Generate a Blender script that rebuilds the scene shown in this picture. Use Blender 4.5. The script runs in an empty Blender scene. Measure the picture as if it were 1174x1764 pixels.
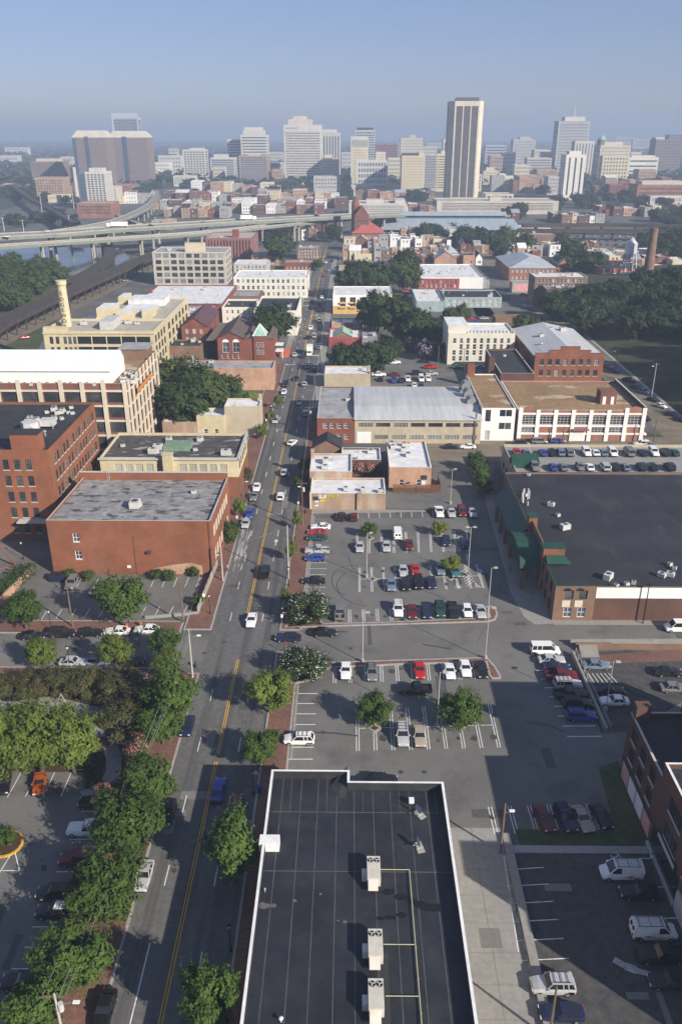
import bpy, math, random
from mathutils import Vector, Matrix
scene = bpy.context.scene
COL = scene.collection
RND = random.Random(11)
rad = math.radians
# ---------------------------------------------------------------- camera and pixel -> place
W0, H0, FPX, CX, CY, CAMH = 1174.0, 1764.0, 1440.0, 587.0, 882.0, 84.0
TH = math.atan((CY - 230.0) / FPX)
PSI = rad(0.6)
cT, sT, cP, sP = math.cos(TH), math.sin(TH), math.cos(PSI), math.sin(PSI)
def ray(px, py):
    u, v = (px - CX) / FPX, (py - CY) / FPX
    f = cT - v * sT
    return (u * cP - f * sP, u * sP + f * cP, -sT - v * cT)
def P(px, py, z=0.0):
    d = ray(px, py); k = (z - CAMH) / d[2]
    return Vector((d[0] * k, d[1] * k, z))
def RY(px, py, Y):
    d = ray(px, py); k = Y / d[1]
    return d[0] * k, CAMH + d[2] * k          # X and Z on the vertical plane Y
def PX(x, y, z):
    r = x * cP + y * sP; f = -x * sP + y * cP; h = z - CAMH
    zc = f * cT - h * sT; dn = -f * sT - h * cT
    return CX + FPX * r / zc, CY + FPX * dn / zc
cam = bpy.data.cameras.new('camera'); camo = bpy.data.objects.new('camera', cam); COL.objects.link(camo)
camo.location = (0, 0, CAMH); camo.rotation_euler = (math.pi / 2 - TH, 0, PSI)
cam.sensor_fit = 'VERTICAL'; cam.sensor_height = 36.0; cam.lens = FPX * 36.0 / H0
cam.clip_start = 1.0; cam.clip_end = 40000
scene.camera = camo
# ---------------------------------------------------------------- mesh helpers
class MB:
    def __init__(s): s.v = []; s.f = []; s.m = []
    def face(s, pts, m=0):
        i = len(s.v); s.v += [tuple(p) for p in pts]; s.f.append(tuple(range(i, i + len(pts)))); s.m.append(m)
    def box(s, x0, x1, y0, y1, z0, z1, m=0, mt=None, bottom=True):
        i = len(s.v)
        s.v += [(x0, y0, z0), (x1, y0, z0), (x1, y1, z0), (x0, y1, z0), (x0, y0, z1), (x1, y0, z1), (x1, y1, z1), (x0, y1, z1)]
        fs = [(4, 5, 6, 7), (0, 1, 5, 4), (1, 2, 6, 5), (2, 3, 7, 6), (3, 0, 4, 7)] + ([(3, 2, 1, 0)] if bottom else [])
        for k, f in enumerate(fs):
            s.f.append(tuple(i + a for a in f)); s.m.append(mt if (k == 0 and mt is not None) else m)
    def prism(s, poly, z0, z1, m=0, mt=None):
        n = len(poly); i = len(s.v)
        s.v += [(p[0], p[1], z0) for p in poly] + [(p[0], p[1], z1) for p in poly]
        for k in range(n):
            j = (k + 1) % n
            s.f.append((i + k, i + j, i + n + j, i + n + k)); s.m.append(m)
        s.f.append(tuple(i + n + k for k in range(n))); s.m.append(m if mt is None else mt)
        s.f.append(tuple(i + n - 1 - k for k in range(n))); s.m.append(m)
    def bar(s, a, b, w, h=None, m=0):
        a, b = Vector(a), Vector(b); h = h or w
        d = (b - a).normalized(); up = Vector((0, 0, 1)) if abs(d.z) < .9 else Vector((0, 1, 0))
        x = d.cross(up).normalized() * (w / 2); y = x.cross(d).normalized() * (h / 2)
        i = len(s.v)
        for q in (a, b): s.v += [tuple(q - x - y), tuple(q + x - y), tuple(q + x + y), tuple(q - x + y)]
        for f in ((0, 1, 5, 4), (1, 2, 6, 5), (2, 3, 7, 6), (3, 0, 4, 7), (3, 2, 1, 0), (4, 5, 6, 7)):
            s.f.append(tuple(i + k for k in f)); s.m.append(m)
    def cyl(s, a, b, r0, r1=None, n=8, m=0, cap=True):
        a, b = Vector(a), Vector(b); r1 = r0 if r1 is None else r1
        d = (b - a).normalized(); up = Vector((0, 0, 1)) if abs(d.z) < .9 else Vector((1, 0, 0))
        x = d.cross(up).normalized(); y = d.cross(x).normalized() * -1
        i = len(s.v)
        for q, r in ((a, r0), (b, r1)):
            for k in range(n):
                t = 2 * math.pi * k / n
                s.v.append(tuple(q + x * (r * math.cos(t)) + y * (r * math.sin(t))))
        for k in range(n):
            j = (k + 1) % n
            s.f.append((i + k, i + j, i + n + j, i + n + k)); s.m.append(m)
        if cap:
            s.f.append(tuple(i + n + k for k in range(n))); s.m.append(m)
            s.f.append(tuple(i + n - 1 - k for k in range(n))); s.m.append(m)
    def mesh(s, name, mats, smooth=False):
        me = bpy.data.meshes.new(name); me.from_pydata(s.v, [], s.f)
        for m in (mats if isinstance(mats, (list, tuple)) else [mats]): me.materials.append(m)
        if any(s.m): me.polygons.foreach_set('material_index', s.m)
        if smooth: me.polygons.foreach_set('use_smooth', [True] * len(s.f))
        me.update(); return me
    def build(s, name, mats, parent=None, loc=(0, 0, 0), rz=0, smooth=False):
        return put(s.mesh(name, mats, smooth), name, parent, loc, rz)
def put(me, name, parent=None, loc=(0, 0, 0), rz=0, sc=None):
    o = bpy.data.objects.new(name, me); COL.objects.link(o)
    if parent is not None: o.parent = parent
    o.location = loc; o.rotation_euler = (0, 0, rz)
    if sc is not None: o.scale = sc if isinstance(sc, tuple) else (sc, sc, sc)
    return o
def tag(o, label=None, cat=None, group=None, kind=None):
    if label: o['label'] = label
    if cat: o['category'] = cat
    if group: o['group'] = group
    if kind: o['kind'] = kind
    return o
def thing(name, label, cat, loc=(0, 0, 0), rz=0, group=None):
    o = bpy.data.objects.new(name, None); COL.objects.link(o); o.location = loc; o.rotation_euler = (0, 0, rz)
    o.empty_display_size = .5
    return tag(o, label, cat, group)
# ---------------------------------------------------------------- materials
MATS = {}
def mat(name, c1, c2=None, sc=1.0, rough=.85, stretch=(1, 1, 1), lo=.35, hi=.65, det=5, spec=.3, metal=0, bump=0, rnd=0.0, big=0.0, bigsc=.05, c3=None, sc3=.3, lo3=.55, hi3=.62, st3=(1, 1, 1), obj=False, trans=0):
    m = bpy.data.materials.new(name); m.use_nodes = True; MATS[name] = m
    nt = m.node_tree; N = nt.nodes; L = nt.links; b = N['Principled BSDF']
    b.inputs['Roughness'].default_value = rough; b.inputs['Metallic'].default_value = metal
    b.inputs['Specular IOR Level'].default_value = spec
    cc = lambda c: (c[0], c[1], c[2], 1)
    if c2 is None and not rnd and not big:
        b.inputs['Base Color'].default_value = cc(c1); return m
    if obj:
        pos = N.new('ShaderNodeTexCoord').outputs['Object']
    else:
        pos = N.new('ShaderNodeNewGeometry').outputs['Position']
    def noise(scale, st, d):
        mp = N.new('ShaderNodeMapping'); mp.inputs['Scale'].default_value = st; L.new(pos, mp.inputs[0])
        n = N.new('ShaderNodeTexNoise'); n.inputs['Scale'].default_value = scale; n.inputs['Detail'].default_value = d; n.inputs['Roughness'].default_value = .6
        L.new(mp.outputs[0], n.inputs['Vector']); return n.outputs['Fac']
    def ramp(f, a, z):
        r = N.new('ShaderNodeMapRange'); r.inputs['From Min'].default_value = a; r.inputs['From Max'].default_value = z; L.new(f, r.inputs['Value']); return r.outputs[0]
    def mix(f, a, z, mode='MIX'):
        x = N.new('ShaderNodeMix'); x.data_type = 'RGBA'; x.blend_type = mode
        if isinstance(f, float): x.inputs[0].default_value = f
        else: L.new(f, x.inputs[0])
        for s, i in ((a, 6), (z, 7)):
            if isinstance(s, tuple): x.inputs[i].default_value = cc(s)
            else: L.new(s, x.inputs[i])
        return x.outputs[2]
    f = ramp(noise(sc, stretch, det), lo, hi)
    col = mix(f, c1, c2 or c1)
    if bump:
        bp = N.new('ShaderNodeBump'); bp.inputs['Strength'].default_value = bump; bp.inputs['Distance'].default_value = .05; L.new(f, bp.inputs['Height']); L.new(bp.outputs[0], b.inputs['Normal'])
    if c3 is not None:
        col = mix(ramp(noise(sc3, st3, 4), lo3, hi3), col, c3)
    def valvar(fac, amt):
        r = N.new('ShaderNodeMapRange'); r.inputs['To Min'].default_value = 1 - amt; r.inputs['To Max'].default_value = 1 + amt; L.new(fac, r.inputs['Value'])
        h = N.new('ShaderNodeHueSaturation'); L.new(r.outputs[0], h.inputs['Value']); return r, h
    if big:
        r, h = valvar(noise(bigsc, (1, 1, 1), 3), big); r.inputs['From Min'].default_value = .3; r.inputs['From Max'].default_value = .7
        L.new(col, h.inputs['Color']); col = h.outputs[0]
    if rnd:
        oi = N.new('ShaderNodeObjectInfo'); r, h = valvar(oi.outputs['Random'], rnd); L.new(col, h.inputs['Color']); col = h.outputs[0]
    L.new(col, b.inputs['Base Color'])
    if trans:
        tr = N.new('ShaderNodeBsdfTranslucent'); L.new(col, tr.inputs['Color']); ms = N.new('ShaderNodeMixShader'); ms.inputs[0].default_value = trans
        out = N['Material Output']; L.new(b.outputs[0], ms.inputs[1]); L.new(tr.outputs[0], ms.inputs[2]); L.new(ms.outputs[0], out.inputs['Surface'])
    return m
def M(n): return MATS[n]
def brick(name, c, d=.72, **k):
    lo = tuple(x * d for x in c)
    kw = dict(sc=2.2, stretch=(1, 1, 3.2), rough=.9, lo=.32, hi=.68, big=.2, bigsc=.16, c3=tuple(x * .55 + .03 for x in c), sc3=.4, lo3=.5, hi3=.75, st3=(1, 1, .3)); kw.update(k)
    return mat(name, lo, c, **kw)
# ground
mat('ground_mat', (.062, .072, .045), (.135, .122, .10), sc=.018, lo=.42, hi=.58, rough=.95, c3=(.04, .055, .028), sc3=.0016, lo3=.3, hi3=.45)
mat('urban', (.075, .08, .078), (.15, .145, .135), sc=.05, rough=.95, c3=(.05, .062, .035), sc3=.03, lo3=.56, hi3=.6)
mat('asphalt_lot', (.138, .133, .124), (.165, .159, .147), sc=2.6, rough=.93, big=.17, bigsc=.07, c3=(.10, .096, .09), sc3=.16, lo3=.52, hi3=.75)
mat('asphalt_road', (.105, .103, .099), (.145, .142, .135), sc=1.2, rough=.92, big=.14, bigsc=.05, c3=(.075, .074, .072), sc3=.55, lo3=.48, hi3=.66, st3=(1, .02, 1))
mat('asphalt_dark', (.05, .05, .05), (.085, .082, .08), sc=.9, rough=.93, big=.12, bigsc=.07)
mat('asphalt_brown', (.155, .128, .095), (.21, .175, .13), sc=.35, rough=.95, big=.14, bigsc=.05, stretch=(.3, 1, 1))
mat('concrete', (.25, .24, .22), (.30, .29, .268), sc=1.5, rough=.9, big=.07, bigsc=.15, c3=(.215, .205, .19), sc3=.5, lo3=.58, hi3=.72)
mat('kerb', (.30, .285, .26), (.39, .37, .34), sc=1.5, rough=.9)
mat('brick_pave', (.14, .07, .052), (.215, .115, .085), sc=3.0, rough=.9, big=.18, bigsc=.15, c3=(.12, .075, .055), sc3=.6, lo3=.55, hi3=.7)
mat('paint_white', (.46, .46, .45), (.72, .72, .70), sc=1.6, lo=.3, hi=.5, rough=.7)
mat('paint_yellow', (.52, .30, .035), (.66, .40, .05), sc=1.2, rough=.7)
mat('grass_mat', (.035, .055, .018), (.075, .095, .032), sc=.6, rough=.95, big=.2, bigsc=.06, c3=(.10, .085, .045), sc3=.07, lo3=.5, hi3=.7)
mat('hill_grass', (.03, .042, .016), (.062, .066, .03), sc=.12, rough=.95, big=.2, bigsc=.03, c3=(.10, .082, .05), sc3=.03, lo3=.55, hi3=.72, st3=(.4, 1, 1))
mat('mulch', (.045, .028, .018), (.085, .05, .033), sc=3, rough=.95)
mat('dirt', (.16, .13, .095), (.24, .20, .15), sc=.4, rough=.95, big=.15)
mat('water_mat', (.05, .065, .07), (.07, .09, .095), sc=.05, rough=.08, spec=.5)
mat('oil', (.045, .045, .045), (.08, .078, .075), sc=2.5, rough=.6)
# walls
brick('brick_orange', (.275, .105, .055))
brick('brick_red', (.25, .085, .056))
brick('brick_dark', (.135, .072, .052))
brick('brick_brown', (.24, .15, .10))
brick('brick_tan', (.40, .27, .18), c3=(.42, .36, .30), lo3=.45, hi3=.7)
brick('brick_pale', (.48, .29, .19), c3=(.5, .36, .26))
brick('brick_maroon', (.23, .10, .078))
brick('brick_pink', (.34, .17, .115))
mat('cream', (.56, .49, .34), (.64, .565, .40), sc=.5, big=.08)
mat('yellow_cream', (.52, .445, .28), (.60, .52, .34), sc=.6, big=.1, c3=(.45, .36, .2), sc3=.4, lo3=.6, hi3=.8)
mat('offwhite', (.66, .63, .55), (.74, .71, .62), sc=.6, big=.07)
mat('white_wall', (.74, .73, .70), (.82, .81, .78), sc=.6, big=.05)
mat('beige', (.44, .40, .335), (.52, .475, .41), sc=.5, big=.08)
mat('tan_wall', (.40, .345, .25), (.47, .41, .30), sc=.5, big=.08)
mat('grey_wall', (.30, .30, .29), (.38, .38, .36), sc=.5, big=.08)
mat('teal', (.27, .34, .345), (.34, .41, .41), sc=.5, big=.08)
mat('red_paint', (.29, .06, .06), (.36, .085, .08), sc=.6, big=.1)
mat('orange_red', (.46, .10, .05), (.52, .13, .065), sc=.6)
mat('yellow_board', (.54, .34, .11), (.62, .42, .17), sc=.5)
mat('blue_wall', (.15, .26, .36), (.2, .32, .42), sc=.5)
mat('pink_wall', (.6, .26, .27), (.7, .4, .38), sc=.6)
mat('tower_white', (.52, .50, .45), (.58, .56, .51), sc=.2, big=.06); mat('limestone', (.55, .49, .38), (.62, .56, .44), sc=.2, big=.06)
mat('stone_grey', (.42, .41, .39), (.50, .49, .46), sc=.2, big=.06)
mat('stone_brown', (.215, .165, .15), (.25, .195, .175), sc=.2, big=.06)
mat('precast', (.48, .44, .38), (.55, .51, .44), sc=.2, big=.06)
mat('bronze', (.08, .075, .075), (.12, .11, .105), sc=.3, rough=.4)
mat('steel_blue', (.10, .14, .2), (.14, .18, .25), sc=.3, rough=.35)
mat('aluminium', (.55, .57, .60), (.62, .64, .66), sc=.3, rough=.4, metal=.3)
mat('maroon_wall', (.23, .10, .10), (.29, .14, .13), sc=.3)
# roofs
mat('roof_grey', (.27, .27, .275), (.37, .37, .375), sc=.35, rough=.9, big=.12, bigsc=.08, c3=(.2, .2, .2), sc3=.25, lo3=.57, hi3=.7)
mat('roof_stain', (.185, .183, .18), (.335, .332, .325), sc=.5, lo=.34, hi=.68, rough=.85, big=.12, bigsc=.07, c3=(.075, .07, .066), sc3=.42, lo3=.545, hi3=.6, st3=(.7, 1.5, 1))
mat('roof_mottled', (.05, .048, .045), (.09, .085, .08), sc=.6, rough=.9, c3=(.33, .33, .33), sc3=.3, lo3=.565, hi3=.63, st3=(.6, 1.6, 1))
mat('roof_black', (.026, .027, .031), (.042, .043, .048), sc=.4, rough=.8, big=.12, bigsc=.1)
mat('roof_membrane', (.017, .019, .025), (.029, .031, .037), sc=.35, rough=.6, spec=.35, big=.22, bigsc=.14, c3=(.038, .039, .042), sc3=.2, lo3=.55, hi3=.72)
mat('roof_charcoal', (.024, .025, .030), (.036, .037, .043), sc=.15, rough=.75, big=.14, bigsc=.05, c3=(.05, .05, .054), sc3=.12, lo3=.57, hi3=.7, st3=(1.5, .5, 1))
mat('roof_seam', (.075, .075, .078), (.11, .11, .112), sc=.8, rough=.8)
mat('roof_white', (.62, .62, .61), (.80, .80, .79), sc=.4, rough=.6, big=.06, bigsc=.1, c3=(.5, .5, .49), sc3=.3, lo3=.6, hi3=.75)
mat('roof_tan', (.36, .335, .285), (.44, .41, .35), sc=.4, rough=.9, big=.1, bigsc=.08)
mat('roof_gravel', (.24, .155, .075), (.32, .21, .105), sc=.6, rough=.95, big=.14, bigsc=.07, c3=(.46, .38, .27), sc3=.10, lo3=.585, hi3=.60, st3=(.7, 1.6, 1))
mat('roof_bluegrey', (.34, .38, .42), (.42, .46, .50), sc=.25, rough=.6, big=.1, bigsc=.06)
mat('roof_metal', (.42, .43, .435), (.53, .54, .54), sc=.4, rough=.55, stretch=(2.5, .08, 1), big=.08, bigsc=.06)
mat('roof_metal_white', (.70, .73, .78), (.80, .83, .87), sc=.7, rough=.5, stretch=(3, .05, .05))
mat('roof_red', (.35, .09, .075), (.42, .12, .10), sc=.5, rough=.8)
mat('roof_maroon', (.075, .04, .048), (.12, .065, .072), sc=.7, rough=.85)
mat('roof_brown', (.085, .065, .055), (.13, .10, .085), sc=.7, rough=.85)
mat('roof_green', (.014, .055, .037), (.022, .075, .05), sc=.5, rough=.5)
mat('copper', (.24, .40, .33), (.34, .50, .42), sc=.5, rough=.7)
mat('train_roof', (.27, .325, .365), (.34, .395, .435), sc=.1, rough=.6, stretch=(3, .1, 1))
# metals, trims
mat('trim_white', (.78, .78, .75)); mat('trim_cream', (.62, .56, .44)); mat('trim_dark', (.04, .04, .042)); mat('stone_trim', (.5, .48, .43))
mat('parapet_white', (.70, .70, .69), (.82, .82, .80), sc=1.2, rough=.6, big=.06, bigsc=.2)
mat('metal_grey', (.3, .3, .3), rough=.5, metal=.3); mat('metal_light', (.44, .44, .42), (.56, .56, .54), sc=1, rough=.5); mat('metal_dark', (.06, .06, .065), rough=.5)
mat('unit_beige', (.52, .49, .42), (.62, .585, .51), sc=.9, rough=.6); mat('black_iron', (.015, .016, .018), rough=.45)
mat('pipe_yellow', (.40, .37, .23), (.48, .44, .28), sc=1, rough=.6)
mat('wood_pole', (.12, .085, .06), (.19, .14, .10), sc=1.2, stretch=(3, 3, .4)); mat('pole_grey', (.42, .41, .38), rough=.6); mat('wood_fence', (.13, .06, .032), (.20, .10, .055), sc=1.5, stretch=(4, 4, .3))
mat('rust', (.045, .036, .03), (.075, .06, .048), sc=.4); mat('conc_pier', (.30, .285, .25), (.37, .355, .31), sc=.3, big=.08); mat('deck_conc', (.25, .24, .215), (.31, .295, .265), sc=.15); mat('girder_green', (.17, .19, .16), (.22, .24, .20), sc=.3)
mat('glass', (.035, .042, .05), (.10, .11, .12), sc=.3, lo=.45, hi=.65, rough=.12, spec=.55, rnd=.55)
mat('glass_blue', (.05, .075, .115), (.075, .105, .15), sc=.08, rough=.12, spec=.6); mat('glass_pale', (.30, .32, .31), (.42, .44, .42), sc=.4, rough=.25, spec=.5, rnd=.3); mat('glass_dark', (.02, .022, .025), rough=.15, spec=.5)
mat('car_glass', (.018, .02, .024), rough=.06, spec=.6); mat('tyre', (.018, .018, .018), rough=.8); mat('rim', (.4, .4, .41), rough=.35, metal=.6); mat('lamp_clear', (.7, .7, .68), rough=.2); mat('lamp_red', (.35, .02, .015), rough=.3); mat('plastic_black', (.02, .02, .021), rough=.6)
mat('lantern', (.75, .75, .70), rough=.3)
# ---------------------------------------------------------------- walls, windows, buildings
def wall(mb, p0, p1, z0, z1, ops, m=0, mr=None, d=.22):
    p0, p1 = Vector(p0[:2]), Vector(p1[:2]); L = (p1 - p0).length
    if L < 1e-3: return
    t = (p1 - p0) / L; n = Vector((t.y, -t.x)); mr = m if mr is None else mr
    q = lambda u, v, k=0: (p0.x + t.x * u - n.x * k, p0.y + t.y * u - n.y * k, v)
    ops = [o for o in ops if o[0] > .02 and o[1] < L - .02 and o[2] > z0 + .01 and o[3] < z1 - .01]
    us = sorted({0.0, L} | {round(o[0], 3) for o in ops} | {round(o[1], 3) for o in ops})
    vs = sorted({z0, z1} | {round(o[2], 3) for o in ops} | {round(o[3], 3) for o in ops})
    iu = {u: i for i, u in enumerate(us)}; iv = {v: i for i, v in enumerate(vs)}
    hole = set()
    for o in ops:
        for a in range(iu[round(o[0], 3)], iu[round(o[1], 3)]):
            for b in range(iv[round(o[2], 3)], iv[round(o[3], 3)]): hole.add((a, b))
    for b in range(len(vs) - 1):
        a = 0
        while a < len(us) - 1:
            if (a, b) in hole: a += 1; continue
            e = a
            while e < len(us) - 1 and (e, b) not in hole: e += 1
            mb.face([q(us[a], vs[b]), q(us[e], vs[b]), q(us[e], vs[b + 1]), q(us[a], vs[b + 1])], m); a = e
    for (a, b, c, e) in ops:
        mb.face([q(a, c), q(b, c), q(b, c, d), q(a, c, d)], mr); mb.face([q(a, e, d), q(b, e, d), q(b, e), q(a, e)], mr)
        mb.face([q(a, c, d), q(a, e, d), q(a, e), q(a, c)], mr); mb.face([q(b, c), q(b, e), q(b, e, d), q(b, c, d)], mr)
WC = {}
def win_mesh(w, h, style, glass, trim):
    k = (round(w, 2), round(h, 2), style, glass, trim)
    if k in WC: return WC[k]
    g = MB(); g.face([(-w / 2 - .02, .2, -.02), (w / 2 + .02, .2, -.02), (w / 2 + .02, .2, h + .02), (-w / 2 - .02, .2, h + .02)])
    f = MB(); b = min(.09, w * .1)
    if style != 'band':
        f.box(-w / 2, -w / 2 + b, .08, .19, 0, h); f.box(w / 2 - b, w / 2, .08, .19, 0, h); f.box(-w / 2 + b, w / 2 - b, .08, .19, 0, b); f.box(-w / 2 + b, w / 2 - b, .08, .19, h - b, h)
        nx, nz = {'pane': (1, 1), 'sash': (1, 2), 'two': (2, 2), 'grid': (4, 4), 'wide': (4, 3), 'big': (5, 4)}[style]
        for i in range(1, nx): x = -w / 2 + w * i / nx; f.box(x - .03, x + .03, .1, .185, b, h - b)
        for i in range(1, nz): z = h * i / nz; f.box(-w / 2 + b, w / 2 - b, .1, .188, z - .03, z + .03)
    r = (g.mesh('window', M(glass)), f.mesh('frame', M(trim)) if f.f else None)
    if f.f:
        j = MB(); j.v = g.v + f.v; j.f = g.f + [tuple(a + 4 for a in x) for x in f.f]; j.m = [0] + [1] * len(f.f)
        r = r + (j.mesh('window', [M(glass), M(trim)]),)
    else: r = r + (r[0],)
    WC[k] = r; return r
SC = {}
def sill_mesh(w, m):
    k = (round(w, 2), m)
    if k not in SC:
        b = MB(); b.box(-w / 2 - .1, w / 2 + .1, -.1, .05, -.16, .015); SC[k] = b.mesh('sill', M(m))
    return SC[k]
# a facade row set: dict(n, w, h, z (list of sill heights) , ml, mr margins, style, glass, trim, det, sill, skip)
def facade_ops(L, specs):
    out = []
    for s in specs:
        n = s['n']; ml = s.get('ml', 1.0); mr = s.get('mr', ml); w = s['w']; h = s['h']
        pitch = (L - ml - mr) / n; w = min(w, pitch * .93) if w > 0 else pitch * -w
        for r, z in enumerate(s['z']):
            for i in range(n):
                if (i, r) in s.get('skip', ()) : continue
                u = ml + pitch * (i + .5); out.append((u - w / 2, u + w / 2, z, z + h, s))
    return out
def building(name, label, cat, pts, h, wallm='brick_red', roofm='roof_grey', z0=0.0, par=.5, cop=None, faces=None, group=None, trim='stone_trim', roof_up=0, roof_z=None, pin=None):
    """pts: footprint, counter-clockwise from above, first edge towards the camera."""
    o = thing(name, label, cat, (pts[0][0], pts[0][1], z0), 0, group)
    ox, oy = pts[0][0], pts[0][1]
    q = [(p[0] - ox, p[1] - oy) for p in pts]; n = len(q); H = h - z0
    mb = MB()
    for i in range(n):
        a, b = Vector(q[i]), Vector(q[(i + 1) % n]); L = (b - a).length
        ops = facade_ops(L, (faces or {}).get(i, ()))
        wall(mb, a, b, -.3, H, [x[:4] for x in ops])
        if not ops: continue
        t = (b - a) / L; ang = math.atan2(t.y, t.x)
        for (u0, u1, v0, v1, s) in ops:
            st = s.get('style', 'sash'); gl = s.get('glass', 'glass'); w, hh = u1 - u0, v1 - v0
            if s.get('var') and RND.random() < s['var']: gl = 'glass_pale'
            me = win_mesh(w, hh, st, gl, s.get('trim', 'trim_white')); c = a + t * ((u0 + u1) / 2)
            nm = s.get('name', 'window')
            if s.get('det'):
                wo = put(me[0], nm, o, (c.x, c.y, v0), ang)
                if me[1]: put(me[1], 'frame', wo)
                put(sill_mesh(w, s.get('sill', trim)), 'sill', wo)
            else: put(me[2], nm, o, (c.x, c.y, v0), ang)
    mb.build('wall', M(wallm), o)
    if roofm:
        rz = H - par if roof_z is None else roof_z
        r = MB(); r.face([(x, y, rz) for x, y in q]); r.build('roof', M(roofm), o)
        if par > 0:
            c = MB(); tk = .32; ce = sum((Vector(x) for x in q), Vector((0, 0))) / n
            inn = []
            for i in range(n):
                a, b, d = Vector(q[i - 1]), Vector(q[i]), Vector(q[(i + 1) % n])
                t1 = (b - a).normalized(); t2 = (d - b).normalized(); n1 = Vector((-t1.y, t1.x)); n2 = Vector((-t2.y, t2.x))
                k = n1 + n2; inn.append(b + k * (tk / max(.3, 1 + n1.dot(n2))))
            for i in range(n):
                j = (i + 1) % n
                c.face([(q[i][0], q[i][1], H + .002), (q[j][0], q[j][1], H + .002), (inn[j].x, inn[j].y, H + .002), (inn[i].x, inn[i].y, H + .002)], 1)
                c.face([(inn[i].x, inn[i].y, rz), (inn[i].x, inn[i].y, H + .002), (inn[j].x, inn[j].y, H + .002), (inn[j].x, inn[j].y, rz)], 0)
            c.build('parapet', [M(pin or wallm), M(cop or wallm)], o)
    return o
def rect(x0, x1, y0, y1): return [(x0, y0), (x1, y0), (x1, y1), (x0, y1)]
def frame_px(xl, xr, yt, yb=None, h=None, yr=None, d=None, z0=0.0):
    """Measured on the photograph: front roof edge xl..xr at yt, base at yb (or roof height h), rear roof edge yr (or depth d)."""
    xm = (xl + xr) / 2
    if yb is not None: Y0 = P(xm, yb, z0).y; h = RY(xm, yt, Y0)[1]
    else: Y0 = P(xm, yt, h).y
    X0 = RY(xl, yt, Y0)[0]; X1 = RY(xr, yt, Y0)[0]
    Y1 = P(xm, yr, h).y if yr is not None else Y0 + d
    return X0, X1, Y0, max(Y1, Y0 + 2), h
AC = {}
def ac_mesh(k):
    if k not in AC:
        b = MB(); s = (1.3, 1.7, 1.1) if k == 0 else (.9, .9, .9) if k == 1 else (2.4, 1.5, 1.5)
        b.box(-s[0] / 2, s[0] / 2, -s[1] / 2, s[1] / 2, .15, s[2]); b.box(-s[0] * .4, s[0] * .4, -s[1] * .4, s[1] * .4, 0, .15, 1)
        b.cyl((0, 0, s[2]), (0, 0, s[2] + .06), min(s[0], s[1]) * .36, n=10, m=1)
        b.box(s[0] / 2, s[0] / 2 + .25, -s[1] * .25, s[1] * .25, .2, s[2] * .6)
        AC[k] = b.mesh('air_conditioner', [M('metal_light'), M('metal_dark')])
    return AC[k]
def vent_mesh():
    if 'v' not in AC:
        b = MB(); b.cyl((0, 0, 0), (0, 0, .7), .16, n=8); b.cyl((0, 0, .7), (0, 0, .9), .3, .16, n=8); AC['v'] = b.mesh('roof_vent', M('metal_grey'))
    return AC['v']
def clutter(o, F, n, par=.5, chim=0, seed=0, pm='brick_red', skip=None):
    """roof machines as parts of building o; F = frame_px result"""
    r = random.Random(seed or int(abs(F[0]) * 10 + F[2])); w, d, H = F[1] - F[0], F[3] - F[2], F[4] - o.location.z
    for i in range(n):
        x, y = r.uniform(.1, .9) * w, r.uniform(.15, .85) * d
        if r.random() < .55: put(ac_mesh(r.randrange(3)), 'air_conditioner', o, (x, y, H - par), r.choice((0, math.pi / 2)))
        else: put(vent_mesh(), 'roof_vent', o, (x, y, H - par), 0, r.uniform(.8, 1.6))
    for i in range(chim):
        x, y = r.choice((.03, .97)) * w, r.uniform(.2, .9) * d
        b = MB(); b.box(-.45, .45, -.45, .45, -1, 1.8); b.box(-.55, .55, -.55, .55, 1.8, 2.0, 0); b.build('chimney', M(pm), o, (x, y, H))
def rows(h, n, zb=1.2, top=1.3, wh=1.6):
    if n == 1: return [zb]
    return [zb + (h - top - wh - zb) * i / (n - 1) for i in range(n)]
def B(label, xl, xr, yt, yb=None, h=None, yr=None, d=None, wallm='brick_red', roofm='roof_grey', par=.5, cop=None, fw=None, sw=None, name='brick_building', cat='building', z0=0.0, n=2, chim=0, group=None, trim='trim_white', style='sash', glass='glass', det=0, ww=1.1, wh=1.7, var=.25, bw=0):
    """a building from photograph measures; fw = (columns, floors) of front windows, sw = the same on the side seen from the camera"""
    F = frame_px(xl, xr, yt, yb, h, yr, d, z0); H = F[4] - z0; faces = {}
    sp = lambda c: [dict(n=c[0], w=ww, h=min(wh, H / c[1] * .62), z=rows(H, c[1], zb=min(1.1, H * .15), top=max(par + .5, .9), wh=min(wh, H / c[1] * .62)), style=style, glass=glass, trim=trim, det=det, var=var)]
    if fw: faces[0] = sp(fw)
    if sw: faces[1 if (F[0] + F[1]) < 0 else 3] = sp(sw)
    o = building(name, label, cat, rect(*F[:4]), F[4], wallm, roofm, z0, par, cop, faces, group)
    clutter(o, F, n, par, chim, pm=wallm)
    o['_f'] = [float(x) for x in F]
    return o, F
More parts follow.
